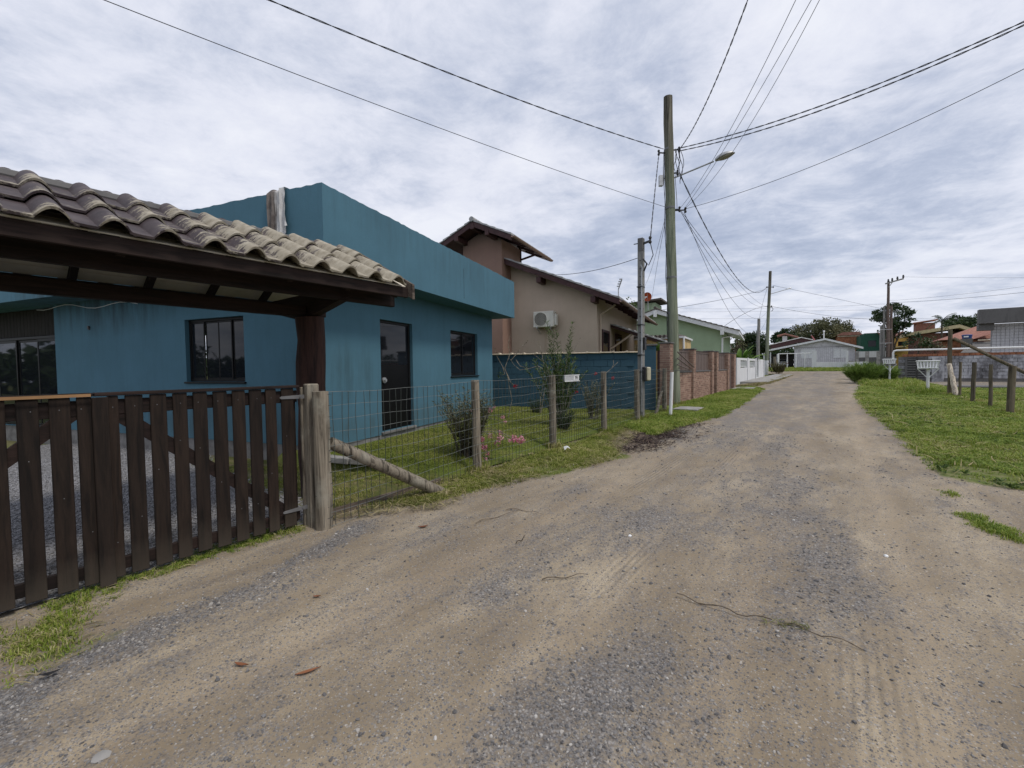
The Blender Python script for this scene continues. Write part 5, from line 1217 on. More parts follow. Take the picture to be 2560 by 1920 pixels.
m.color(m.ramp(k, [(.36, (.10, .10, .105)), (.46, (.24, .24, .255)), (.54, (.42, .425, .45)), (.66, (.56, .565, .58))])); m.bump(m.noise(40, 4, .6, pos), .4, .006); M['greyblock'] = m.m; M['joint'] = plain('dark_joint', (.16, .155, .15), .95); M['joint2'] = plain('pale_joint', (.27, .27, .28), .95)
pw.part('wall_core', MB().box(lw0, lw1, S8 + .02, S8 + .16, .2, zo0 - .01), M['joint'])
bm_ = MB().box(-.193, .193, -.02, .02, -.093, .093, .006).mesh('block'); bm_.materials.append(M['greyblock'])
louv = [(pon(2268, 920)[0], pon(2289, 920)[0]), (pon(2294.5, 920)[0], pon(2312, 920)[0])]
nr = int((zo0 - .42) / .2)
for r_ in range(nr):
    x = lw0 + .2 - (r_ % 2) * .2 + .2
    while x < lw1 - .2:
        if not any(a - .15 < x < e + .15 for a, e in louv): pw.put('block', bm_, (x + rnd.uniform(-.004, .004), S8 + .006 + rnd.uniform(-.005, .005), zo0 - .11 - r_ * .2))
        x += .40
ob2 = MB().box(-.11, .11, -.07, .07, -.075, .075, .006).mesh('brick'); ob2.materials.append(M['orange'])
x = lw0 + .3
while x < lw1:
    for k in range(2 if zo1 - zo0 > .3 else 1): pw.put('brick', ob2, (x, S8 + .05, zo0 + .075 + k * .155), (0, rnd.uniform(-.02, .02), 0))
    x += .235
for (a, e) in louv:
    f = pw.part('louvre_frame', MB().box(a - .1, a, S8 - .06, S8 + .018, .35, zo0 - .05).box(e, e + .1, S8 - .06, S8 + .018, .35, zo0 - .05), M['concrete_dark'])
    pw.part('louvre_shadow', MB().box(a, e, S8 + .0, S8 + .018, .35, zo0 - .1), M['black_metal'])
    z = .45
    while z < zo0 - .2:
        pw.part('louvre_slat', MB().box(a, e, S8 - .055, S8 - .02, z, z + .09, .004, None), M['concrete_dark'], f); z += .16
a = pon(2329, 920)[0]; pw.part('pilaster', MB().box(a, a + .55, S8 - .12, S8 - .015, .2, zo0 - .05, .01), M['greyblock'])
a, e = pon(2228, 920)[0], pon(2262, 920)[0]
zp = pon(2400, 872)[1]; xl_ = pon(2233, 880)[0]
pp = Thing('white_drain_pipe', 'white plastic pipe running along the top of the block wall', 'pipe', STREET, (xl_ + 3, S8, zp))
pp.part('pipe', MB().tube([(xl_, S8 - .02, pon(2233, 898)[1]), (xl_, S8 - .02, zp - .16), (xl_ + .04, S8 - .02, zp - .05), (xl_ + .16, S8 - .02, zp)] + [(t, S8 - .02, zp + .004 * math.sin(t * 2)) for t in np.linspace(xl_ + .6, lw1, 8)], .06, 10), M['pvc'])
# low ledge wall nearer, foundation of an unbuilt house
l0_, l1_ = pon(2375, 990, 30.0)[0], pon(2620, 990, 30.0)[0]; zl = pon(2500, 966, 30.0)[1]
tag(Thing('foundation_ledge', 'low grey concrete foundation ledge in the grass behind the fence posts', 'ledge', STREET, ((l0_ + l1_) / 2, 30.0, .3), mb=MB().box(l0_, l1_, 29.9, 31.5, .0, zl, .02), mat=M['concrete_dark']).root)
# white block building with stained parapet
s2 = 42.5; bx0, bx1 = pon(2447, 800, s2)[0], pon(2640, 800, s2)[0]; zA, zB = pon(2500, 770.5, s2)[1], pon(2500, 807, s2)[1]; wx0 = pon(2480, 850, s2 + .8)[0]
wb = Thing('block_building', 'white block building with a stained dark concrete parapet', 'building', STREET, ((bx0 + bx1) / 2, s2 + 2, .4))
wb.part('parapet', MB().box(bx0, bx1, s2, s2 + .5, zB, zA, .02), M['concrete_dark'])
M['whiteblock'] = paint('white_block_paint', (.50, .505, .53), .5, (.22, .22, .22))
wb.part('wall', MB().box(wx0 + .0, bx1, s2 + .83, s2 + 1.2, .2, zB - .002), M['joint2'])

wblk = MB().box(-.092, .092, -.012, .012, -.092, .092, .004).mesh('block'); wblk.materials.append(M['whiteblock']); 
for r_ in range(int((zB - 1.9) / .2)):
    x = wx0 + .1
    while x < min(bx1 - .2, wx0 + 4.2): wb.put('block', wblk, (x + rnd.uniform(-.004, .004), s2 + .82, zB - .10 - r_ * .2)); x += .20
wb.part('beam', MB().box(bx0 + .05, wx0 - .003, s2 + .3, s2 + .9, zB - .45, zB - .003, .02), M['concrete_dark'])
# tall post with strut, peeled log, stub posts
pq = asl(2375, 988, .0); zq = pon(2376, 824, pq[0])[1]
tp_ = Thing('corner_post', 'tall dark weathered post braced by a long slanting strut', 'post', STREET, (pq[1], pq[0], zg(pq[0])))
tp_.part('post', log((pq[1], pq[0], 0), (pq[1] - .04, pq[0], zq), .075, .066, 12, 7, .012), M['darkpost'])
d0, d1 = pon(2383, 846, pq[0]), pon(2560, 929, pq[0]); ex_ = (d1[0] - d0[0], d1[1] - d0[1]); kx = (d0[1] - .25) / -ex_[1]
tp_.part('strut', log((d0[0], pq[0] - .05, d0[1]), (d0[0] + ex_[0] * kx, pq[0] - .05, .2), .060, .057, 10, 6, .012), M['darkpost'])
d0, d1 = pon(2374, 910, pq[0] - .4), asl(2389, 990)
tag(Thing('peeled_log', 'pale peeled log leaning against the tall dark post', 'log', STREET, (d1[1], pq[0] - .5, .3), mb=log((d0[0], pq[0] - .25, d0[1]), (d1[1], pq[0] - .7, zg(pq[0]) - .05), .075, .085, 10, 7, .014), mat=M['whitelog']).root)
for i, (u, vb, vt, wpx) in enumerate(((2398.5, 992, 905, 9), (2432, 1008, 906, 14), (2475, 1021, 911, 12), (2524, 1036, 915, 23))):
    a = asl(u, vb); X = W(*a); k = X[1]; r_ = wpx * .5 * k / F_PX * .60; zt_p = atY(u, vt, k)[2]
    lab = ['slim stub post next to the pale peeled log', 'grey stub post second from the tall braced post', 'dark stub post third from the tall braced post', 'thickest stub post farthest from the tall braced post'][i]
    tag(Thing('stub_post', lab, 'post', STREET, (a[1], a[0], zg(a[0])), group='wooden stub posts at the empty plot', mb=log((a[1], a[0], zg(a[0]) - .3), (a[1] + rnd.uniform(-.03, .03), a[0], zt_p), r_ * 1.05, r_, 12, 5, .01), mat=M['darkpost']).root)
# waste baskets on posts
def basket(u0, u1, vt, vb, uP, vP, label, s_):
    a, zt_b = pon(u0, vt, s_); e = pon(u1, vt, s_)[0]; zb_b = pon(u0, vb, s_)[1]; lP = pon(uP, vP, s_)[0]
    T = Thing('waste_basket', label, 'basket', STREET, (lP, s_, zg(s_)), group='white slatted waste baskets on posts')
    dpt = .42; in_ = .07
    for (y, nm) in ((s_ - dpt / 2, 'rim'), (s_ + dpt / 2, 'rim')): T.part(nm, MB().tube([(a, y, zt_b), (e, y, zt_b)], .028, 8), M['white'])
    for x in (a, e): T.part('rim', MB().tube([(x, s_ - dpt / 2, zt_b), (x, s_ + dpt / 2, zt_b)], .026, 8), M['white'])
    for y in (s_ - dpt / 2 + .05, s_ + dpt / 2 - .05): T.part('base_rail', MB().tube([(a + in_ - .03, y, zb_b), (e - in_ + .03, y, zb_b)], .026, 8), M['white'])
    n_ = 7
    for k in range(n_):
        t = k / (n_ - 1); xt, xb = a + .03 + (e - a - .06) * t, a + in_ + (e - a - 2 * in_) * t
        for sg in (-1, 1): T.part('slat', MB().beam((xt, s_ + sg * dpt / 2, zt_b - .02), (xb, s_ + sg * (dpt / 2 - .05), zb_b + .02), .05 if k in (0, n_ - 1) else .035, .012, (0, 1, 0)), M['white'])
    T.part('floor', MB().box(a + in_, e - in_, s_ - .15, s_ + .15, zb_b - .01, zb_b + .012), M['white'])
    T.part('post', MB().tube([(lP, s_, zg(s_) - .2), (lP, s_, zb_b - .012)], .055, 10), M['white'])
    for sg in (-1, 1): T.part('brace', MB().beam((lP + sg * .05, s_, zb_b - .38), (lP + sg * .34, s_, zb_b - .02), .03, .03), M['white'])
basket(2292, 2348, 903, 920.5, 2319, 980, 'white waste basket on a post in front of the louvred wall', asl(2319, 981)[0])
basket(2207, 2240, 898.5, 909, 2224, 930, 'white waste basket half hidden behind the tall grass clump', 36.0)

# ================================================================== FAR END OF THE STREET
def gnd(p): s, l = sl(p); return float(zg(s))
# --- pale timber house
YT = math.radians(33); pt = atY(2060, 917, 60.5); TH = Frame(pt[0], pt[1], YT); ton = TH.on; zt0 = gnd(pt) + .05
th = Thing('timber_house', 'pale grey timber house with two shuttered windows at the road end', 'house', TH, (0, 3, zt0))
wl_, wr_ = ton(1985.6, 900, y=0)[0], ton(2137.5, 900, y=0)[0]; rx_, rz_ = ton(2063, 846, y=-.6)[0], ton(2063, 846, y=-.6)[2]; ex2, ez2 = ton(2158.5, 868, y=-.6)[0], ton(2158.5, 868, y=-.6)[2]; ex0, ez0 = ton(1888, 881, y=-.6)[0], ton(1888, 881, y=-.6)[2]
zl_ = lambda x: rz_ + (ez2 - rz_) * (x - rx_) / (ex2 - rx_) if x > rx_ else rz_ + (ez0 - rz_) * (x - rx_) / (ex0 - rx_)
zsp = ton(2060, 868, y=0)[2]
M['board'] = plain('pale_lilac_boards', (.60, .59, .62), .8, var=.12, scale=4); M['fibre'] = plain('fibre_cement_roof', (.60, .60, .57), .9, var=.25, scale=2.5)
w_ = [(ton(2003, 885, y=0)[0], ton(2038, 885, y=0)[0]), (ton(2084, 885, y=0)[0], ton(2118.5, 885, y=0)[0])]; wz0, wz1 = ton(2020, 895, y=0)[2], ton(2020, 874, y=0)[2]
th.part('wall', MB().extr([(wl_, zt0 - .4), (wr_, zt0 - .4), (wr_, zl_(wr_) - .1), (rx_, rz_ - .12), (wl_, zl_(wl_) - .1)], 1, 0.03, 8), M['joint'], smooth=False)
x = wl_; nB = int((wr_ - wl_) / .22)
for k in range(nB):
    a, e = wl_ + (wr_ - wl_) * k / nB, wl_ + (wr_ - wl_) * (k + 1) / nB
    th.part('board', MB().box(a + .008, e - .008, rnd.uniform(-.004, .004), .028, zt0 - .1, zsp), M['board'])
b = MB().extr([(wl_, zsp + .05), (wr_, zsp + .05), (wr_, zl_(wr_) - .13), (rx_, rz_ - .15), (wl_, zl_(wl_) - .13)], 1, -.03, .028); th.part('gable', b, M['board'], smooth=False)
for (a, e) in w_:
    f = th.part('window', MB().box(a - .06, a, -.06, -.006, wz0 - .06, wz1 + .06).box(e, e + .06, -.06, -.006, wz0 - .06, wz1 + .06).box(a, e, -.06, -.006, wz1, wz1 + .06).box(a, e, -.06, -.006, wz0 - .06, wz0), M['white'])
    for k in range(2): p, q = a + (e - a) * k / 2, a + (e - a) * (k + 1) / 2; th.part('shutter', MB().box(p + .02, q - .02, -.035, -.007, wz0, wz1, .006), M['white'], f)
for (p, q) in ((ex0, rx_), (rx_, ex2)):
    b = MB().extr([(p, zl_(p) - .08), (q, zl_(q) - .08), (q, zl_(q)), (p, zl_(p))], 1, -.6, 8.6); th.part('roof', b, M['fibre'], smooth=False)
    b = MB().extr([(p, zl_(p) - .22), (q, zl_(q) - .22), (q, zl_(q) + .03), (p, zl_(p) + .03)], 1, -.66, -.605); th.part('barge_board', b, M['white'], smooth=False)
th.part('carport_back', MB().box(ex0 + .8, wl_ - .05, 6.5, 6.6, zt0 - .3, zl_(ex0) - .15), M['concrete_dark'])
for u in (1893, 1910, 1926): x = ton(u, 900, y=-.2)[0]; th.part('carport_post', MB().box(x - .08, x + .08, -.3, -.14, zt0 - .4, zl_(x) - .24), M['white'])
# second roof behind
q0, q1, q2, y_ = ton(1890, 869, y=7), ton(2003, 842.5, y=7), ton(2036, 849, y=7), 7.0
for (p, q) in ((q0, q1), (q1, q2)):
    b = MB().extr([(p[0], p[2] - .12), (q[0], q[2] - .12), (q[0], q[2]), (p[0], p[2])], 1, 7, 15); th.part('rear_roof', b, M['fibre'], smooth=False)
    b = MB().extr([(p[0], p[2] - .95), (q[0], q[2] - .75), (q[0], q[2] - .13), (p[0], p[2] - .13)], 1, 7.3, 7.4); th.part('rear_fascia', b, M['maroon'], smooth=False)
q0, q1, q2 = ton(1943, 838.5, y=12), ton(1963, 833.5, y=12), ton(1997, 842, y=12)
for (p, q) in ((q0, q1), (q1, q2)): th.part('lantern_roof', MB().extr([(p[0], p[2] - .2), (q[0], q[2] - .2), (q[0], q[2]), (p[0], p[2])], 1, 11.2, 15), M['terra'], smooth=False)
p, q = ton(1956, 845, y=12), ton(1968, 840, y=12); th.part('chimney', MB().box(p[0], q[0], 12, 13, p[2] - 1, q[2]), M['whitewall'])
p, q = ton(1907, 862, y=8), ton(1916, 853, y=8); th.part('chimney', MB().box(p[0], q[0], 8, 8.6, p[2] - 1, q[2]), M['whitewall'])
p = ton(2060, 828, y=3); th.part('vent_pipe', MB().tube([(p[0], 3, rz_ - .3), (p[0], 3, p[2] - .12)], .06, 8).tube([(p[0], 3, p[2] - .1), (p[0], 3, p[2] + .1)], .13, 8), M['pvc'])
p = ton(2033, 846, y=2); 
rd = Thing('red_dish', 'dark red dish standing on the timber house roof', 'satellite dish', TH, (p[0], 2, p[2] - .4))
b = MB(); vs = [(p[0], 2, p[2])] + [(p[0] + .30 * math.cos(a) * .45 - .24 * math.sin(a), 2 + .35 * math.cos(a), p[2] + .48 * math.sin(a)) for a in np.linspace(0, 2 * PI, 17)[:-1]]
rd.part('dish', b.add(vs + [(v[0] + .05, v[1], v[2] - .02) for v in vs], [(0, 1 + i, 1 + (i + 1) % 16) for i in range(16)] + [(17, 18 + (i + 1) % 16, 18 + i) for i in range(16)]), plain('dark_red_paint', (.16, .03, .03), .5)); rd.part('mast', MB().tube([(p[0] + .05, 2, p[2]), (p[0] + .15, 2, p[2] - .85)], .03, 6), M['steel'])
# low white wall and white post fence in front of it
pl0, pl1 = ton(2031, 921, y=-3.2), ton(2170, 921, y=-3.2)
zw1 = ton(2100, 905, y=-3.2)[2]
tag(Thing('low_white_wall', 'low whitewashed wall in front of the timber house', 'wall', TH, ((pl0[0] + pl1[0]) / 2, -3.2, zt0 - .2), mb=MB().box(pl0[0], pl1[0], -3.28, -3.12, zt0 - 1.0, zw1, .01), mat=M['whitewall']).root)
for u, vt in ((2035.5, 877), (2117, 877)):
    x = ton(u, 900, y=-3.2)[0]; z = ton(u, vt, y=-3.2)[2]
    tag(Thing('gate_pillar', 'white pillar at the ' + ('left end of the low white wall' if u < 2100 else 'right shuttered window of the timber house'), 'pillar', TH, (x, -3.4, zt0 - .2), mb=MB().box(x - .26 if u < 2100 else x - .12, x + .26 if u < 2100 else x + .12, -3.6, -3.29, zt0 - 1.0, z, .01), mat=M['whitewall']).root)
pf_ = Thing('white_rail_fence', 'white tubular fence frame before the carport of the timber house', 'fence', TH, (ton(1990, 920, y=-3.4)[0], -3.4, zt0 - .3))
zr1 = ton(1980, 884, y=-3.4)[2]
for i, u in enumerate((1945, 1968, 1990, 2012)): x = ton(u, 905, y=-3.4)[0]; pf_.part('post', MB().tube([(x, -3.4, zt0 - .9), (x, -3.4, zr1)], .15 if i == 0 else .06, 8), M['white'])
pf_.part('rail', MB().tube([(ton(1945, 905, y=-3.4)[0], -3.4, zr1), (ton(2031, 905, y=-3.4)[0], -3.4, zr1)], .05, 8), M['white'])
x = ton(1938.5, 905, y=-4)[0]; tag(Thing('grey_gatepost', 'rough grey wooden gatepost left of the white fence frame', 'post', TH, (x, -4, zt0 - .4), mb=log((x, -4, zt0 - 1), (x - .1, -4, ton(1938.5, 892, y=-4)[2]), .2, .17, 10, 5, .02), mat=M['greywood']).root)
# parked car in the carport (rear towards us)
xc = ton(1955, 905, y=1.5)[0]; car = Thing('parked_car', 'silver hatchback parked in the dark carport', 'car', TH, (xc, 2.5, zt0 - .15)); zc0 = zt0 - .2
prof = [(.0, .35), (.02, .75), (.12, .95), (.75, 1.42), (2.2, 1.45), (3.0, 1.02), (3.9, .88), (4.05, .55), (4.0, .3), (.1, .28)]
M['carpaint'] = plain('silver_car_paint', (.45, .46, .48), .3, .6, .03, metal=.5)
car.part('body', MB().extr([(1.2 + y, zc0 + z) for y, z in prof], 0, xc - .82, xc + .82), M['carpaint'])
car.part('rear_window', MB().add([(xc - .62, 1.2 + .20, zc0 + 1.0), (xc + .62, 1.2 + .20, zc0 + 1.0), (xc + .52, 1.2 + .66, zc0 + 1.37), (xc - .52, 1.2 + .66, zc0 + 1.37)], [(0, 1, 2, 3)]), M['glass'])
for sg in (-1, 1):
    car.part('tail_light', MB().box(xc + sg * .68 - .13, xc + sg * .68 + .13, 1.17, 1.21, zc0 + .72, zc0 + .92, .01), plain('red_lens', (.25, .02, .02), .3))
    for y in (2.0, 4.4): w_o = car.part('wheel', MB().tube([(xc + sg * .62, y, zc0 + .3), (xc + sg * .84, y, zc0 + .3)], .3, 16), M['black_metal'])
car.part('bumper', MB().box(xc - .80, xc + .80, 1.12, 1.19, zc0 + .33, zc0 + .55, .02), M['frame_dark'])
# --- far poles
def simple_pole(name, label, u0, v0, u1, v1, Y, r0, r1, mat):
    a, e = atY(u0, v0, Y), atY(u1, v1, Y); T = Thing(name, label, 'pole', WORLD, tuple(a)); T.part('pole', MB().tube([(a[0], a[1], a[2] - .5)] + [tuple(a + (e - a) * t + np.array([.02 * math.sin(9 * t), 0, 0])) for t in np.linspace(.05, 1, 8)], [r0] + list(np.linspace(r0, r1, 8)), 12), mat); return T, a, e
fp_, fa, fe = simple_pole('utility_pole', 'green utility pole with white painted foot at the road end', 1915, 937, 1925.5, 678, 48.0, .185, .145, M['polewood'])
b = MB().tube([(fa[0], fa[1], fa[2] - .3), tuple(fa + (fe - fa) * .14)], [.215, .21], 12); fp_.part('white_foot', b, M['whitewall'])
def ffe(v, sd_=0.0, out=.1): p = atY(1920, v, 48 - out); t = (p[2] - fa[2]) / (fe[2] - fa[2]); q = fa + (fe - fa) * t; return Vector((q[0] + sd_, q[1] - out, p[2]))
for v, sd_ in ((718, .35), (718, -.35), (766, .25), (766, -.2)):
    p = ffe(v, sd_); b = MB().beam(tuple(ffe(v, 0, 0)), tuple(p), .05, .05); insulator(b, p, .07); fp_.part('insulator', b, M['black_metal'])
b = MB().tube([tuple(ffe(773, .22) + Vector((.2 * math.cos(a), 0, .22 * math.sin(a)))) for a in np.linspace(-1.5, 3.6, 12)], .03, 6); fp_.part('wire_coil', b, M['cable'])
a, e = ffe(735, .1), Vector(tuple(atY(1966, 723.5, 47.5)))
l2 = Thing('street_lamp', 'small white street lamp on the far utility pole', 'street lamp', WORLD, tuple(a)); l2.part('arm', MB().tube([tuple(a), tuple(e)], .035, 6), M['steel'])
dv = (e - a).normalized(); l2.part('lamp_head', lamp_head(e, dv, .55, .13, .05, .10, None), M['pvc'])
s2_, a2, e2 = simple_pole('service_post', 'thin brownish service post behind the white fence wall', 1894, 912, 1897, 797, 42.0, .16, .13, M['postconc'])
tw = []
M['pole_brown'] = plain('brown_weathered_pole', (.14, .105, .09), .9, var=.3)
for i, (u0, v0, u1, v1, r, mt, lb) in enumerate(((2219, 893, 2221, 703, .19, 'pole_brown', 'tall brown power pole with a three-insulator crossarm'), (2209, 893, 2211, 766, .17, 'postconc', 'grey concrete pole just left of the crossarm pole'), (2202, 893, 2203, 815, .19, 'postconc', 'shortest concrete pole of the pole cluster'), (2227.5, 893, 2228, 764, .18, 'pole_brown', 'brownish pole just right of the crossarm pole'))):
    T, a, e = simple_pole('power_pole', lb, u0, v0, u1, v1, 58.0 + i * .3, r, r * .72, M[mt]); tw.append((T, a, e))
T, a, e = tw[0]
c0, c1 = atY(2213, 709.5, 57.8), atY(2259.5, 696.5, 56.4); T.part('crossarm', MB().beam(tuple(c0), tuple(c1), .13, .16), M['concrete'])
for t in (.17, .38, .66, .97):
    p = Vector(tuple(c0)).lerp(Vector(tuple(c1)), t); T.part('insulator', MB().tube([(p.x, p.y, p.z + .08), (p.x, p.y, p.z + .2), (p.x, p.y, p.z + .3), (p.x, p.y, p.z + .5)], [.06, .12, .10, .08], 8), M['black_metal'])
T.part('brace', MB().beam(tuple(atY(2222, 718, 57.7)), tuple(atY(2231, 705.5, 57.3)), .06, .06), M['steel'])
for v in (824, 858): p, q = atY(2200, v, 57.5), atY(2230, v - 1, 57.6); T.part('tie_band', MB().beam(tuple(p), tuple(q), .06, .07), M['steel'])
# --- far buildings (distance chosen by their storey height)
def far_house(name, label, u0, u1, vt, vb, Y, mat, yaw=33, depth=6, roof=None, z_base=None, cat='house'):
    c = atY((u0 + u1) / 2, vb, Y); Fh = Frame(c[0], c[1], math.radians(yaw)); a, e = Fh.on(u0, vb, y=0)[0], Fh.on(u1, vb, y=0)[0]; zt_f = Fh.on((u0 + u1) / 2, vt, y=0)[2]
    T = Thing(name, label, cat, Fh, ((a + e) / 2, depth / 2, 1.2)); T.part('wall', MB().box(a, e, 0, depth, .8, zt_f), mat, smooth=False); return T, Fh, a, e, zt_f
T, Fh, a, e, z = far_house('orange_brick_house', 'unplastered orange brick house beyond the timber house', 2095, 2151, 838, 880, 78, M['orange'])
T.part('roof', MB().extr([(a - .3, z), (e + .3, z), (e - .3, z + .55), (a + .6, z + .55)], 1, -.4, 7), M['terra'], smooth=False)
for (p, q) in ((.80, .97),): T.part('wall_panel', MB().box(a + (e - a) * p, a + (e - a) * q, -.05, -.003, z - 2.6, z - .3), M['orange'])
T.part('slab_edge', MB().box(a - .1, e + .1, -.12, -.003, z - .25, z - .02), M['cream'])
T, Fh, a, e, z = far_house('dark_green_house', 'dark green walled house left of the pole cluster', 2151, 2202, 838, 878, 72, M['dkgreen'])
T.part('parapet', MB().box(a + .5, a + 2.6, .0, 6, z + .003, z + .35), M['dkgreen']); p = Fh.on(2176, 838, y=-.2); 
T.part('roof', MB().extr([(a + 2.2, z + .3), (e + .6, z - 1.4), (e + .6, z - 1.25), (a + 2.2, z + .45)], 1, -.4, 6.5), M['terra'], smooth=False)
T.part('low_wall', MB().box(a - .5, e + 1, -1.6, -1.4, .8, Fh.on(2176, 878, y=-1.5)[2]), M['whitewall'])
T.part('window', MB().box(a + 1.0, a + 2.0, -.03, -.003, z - 1.9, z - .9), M['glass'])
T, Fh, a, e, z = far_house('yellow_house', 'bright yellow house with clay tiled roof behind the pole cluster', 2234, 2270, 843, 880, 80, M['yellow'])
T.part('roof', MB().extr([(a - .3, z - .2), (a + 1.2, z + .9), (e + .3, z - .8), (e + .3, z - .6), (a + 1.2, z + 1.1), (a - .3, z)], 1, -.5, 6.5), M['terra'], smooth=False)
T.part('window', MB().box((a + e) / 2 - .4, (a + e) / 2 + .4, -.03, -.003, z - 1.6, z - .8), M['glass'])
T.part('lower_roof', MB().extr([(a - 2, z - 2.0), (e - .3, z - 1.9), (e - .3, z - 1.75), (a - 2, z - 1.85)], 1, -2.0, -.01), M['straw'], smooth=False)
T, Fh, a, e, z = far_house('balcony_house', 'two-storey brown house under a pale yellow roof', 2285, 2425, 832, 885, 66, M['brickdark'], 36)
r0_, r1_, r2_ = Fh.on(2266, 832.5, y=-1), Fh.on(2399, 811, y=-1), Fh.on(2429, 820, y=-1)
for (p, q) in ((r0_, r1_), (r1_, r2_)):
    T.part('roof', MB().extr([(p[0], p[2] - .50), (q[0], q[2] - .50), (q[0], q[2]), (p[0], p[2])], 1, -1, 7), M['straw'], smooth=False)
p, q = Fh.on(2290, 823, y=3), Fh.on(2338, 806, y=3); T.part('tower', MB().box(p[0], q[0], 3, 5.5, p[2] - 1.5, q[2]), M['brickdark']); T.part('tower_roof', MB().beam((p[0] - .4, 4.2, q[2] + .05), (q[0] + .3, 4.2, q[2] + .45), 3.2, .15), M['terra'])
for u in (2372, 2392, 2412): x = Fh.on(u, 850, y=-.6)[0]; T.part('balcony_post', MB().box(x - .09, x + .09, -.7, -.5, 2.0, z), M['stain'])
x0_, x1_ = Fh.on(2366, 832, y=-.01)[0], Fh.on(2420, 832, y=-.01)[0]; T.part('balcony_opening', MB().box(x0_, x1_, -.02, -.003, z - 1.1, z - .05), M['frame_dark'])
T, Fh, a, e, z = far_house('red_roof_house', 'low house with red tiled hip roof and blue water tank', 2375, 2480, 850, 890, 52, M['orange'], 36)
p0, p1, p2, p3 = Fh.on(2352, 850, y=-.6), Fh.on(2440, 816, y=3), Fh.on(2449, 816, y=3), Fh.on(2486, 846, y=-.6)
T.part('roof', MB().add([(p0[0], -.6, p0[2]), (p3[0], -.6, p0[2]), (p2[0] + .8, 3, p1[2]), (p1[0], 3, p1[2]), (p0[0], 6.5, p0[2]), (p3[0], 6.5, p0[2])], [(0, 1, 2, 3), (0, 3, 4), (1, 5, 2), (2, 5, 4, 3), (0, 4, 5, 1)]), M['terra'], smooth=False)
pp0, pp1 = Fh.on(2430, 848, y=-1.2), Fh.on(2486, 834, y=-1.2)
T.part('lean_roof', MB().add([(pp0[0] - 1.2, -2.6, pp0[2] - 1.6), (pp1[0], -2.6, pp0[2] - 1.6), (pp1[0], -.7, pp0[2] - .3), (pp0[0] + .2, -.7, pp0[2] - .3)], [(0, 1, 2, 3)]), plain('grey_lean_roof', (.17, .165, .16), .85), smooth=False)
T.part('lean_wall', MB().box(pp0[0] - .8, pp1[0] - .1, -2.2, -2.1, .8, pp0[2] - 1.62), M['frame_dark'])
T.part('upper_roof', MB().add([(pp0[0], -1.0, pp0[2] - .05), (pp1[0], -1.0, pp1[2] + .1), (pp1[0], 1.6, pp1[2] + 1.2), (pp0[0] + 1.2, 1.6, pp0[2] + .9)], [(0, 1, 2, 3)]), M['terra'], smooth=False)
T.part('cornice', MB().box(pp0[0] + .5, pp1[0], -1.15, -1.02, pp0[2] - .2, pp0[2] - .06), M['cream'])
k0, k1 = Fh.on(2403, 847, y=-1.5), Fh.on(2432, 836, y=-1.5)
tk = Thing('water_tank', 'blue plastic water tank in front of the red tiled roof', 'water tank', Fh, ((k0[0] + k1[0]) / 2, -1.5, k0[2]))
cxk, rk = (k0[0] + k1[0]) / 2, (k1[0] - k0[0]) / 2
tk.part('tank', MB().tube([(cxk, -1.5, k0[2]), (cxk, -1.5, k0[2] + (k1[2] - k0[2]) * .75)], [rk * .82, rk * .95], 18), M['bluetank']); tk.part('lid', MB().tube([(cxk, -1.5, k0[2] + (k1[2] - k0[2]) * .76), (cxk, -1.5, k0[2] + (k1[2] - k0[2]) * .86), (cxk, -1.5, k1[2])], [rk, rk, rk * .8], 18), M['bluetank'])
tk.part('stand', MB().box(cxk - rk * .8, cxk + rk * .8, -2.0, -1.0, k0[2] - 1.3, k0[2] - .01), M['concrete_dark']); tk.part('sticker', MB().box(cxk - rk * .75, cxk + .05, -1.5 - rk * 1.02, -1.5 - rk * .96, k0[2] + (k1[2] - k0[2]) * .30, k0[2] + (k1[2] - k0[2]) * .62), M['pvc'])
# rough wall and pillars under the pole cluster
c = atY(2190, 905, 57); Fh = Frame(c[0], c[1], math.radians(35)); a, e = Fh.on(2138, 900, y=0)[0], Fh.on(2240, 900, y=0)[0]
rw = Thing('ruined_wall', 'broken grey wall with stub pillars below the pole cluster', 'wall', Fh, ((a + e) / 2, 0, 1.0)); rw.part('wall', MB().box(a, e, 0, .2, .2, Fh.on(2190, 893, y=0)[2]), M['concrete_dark'])
for u in (2143, 2168, 2196): x = Fh.on(u, 890, y=-.1)[0]; rw.part('pillar', MB().box(x - .2, x + .2, -.1, -.01, .2, Fh.on(u, 878, y=-.1)[2]), M['concrete'])

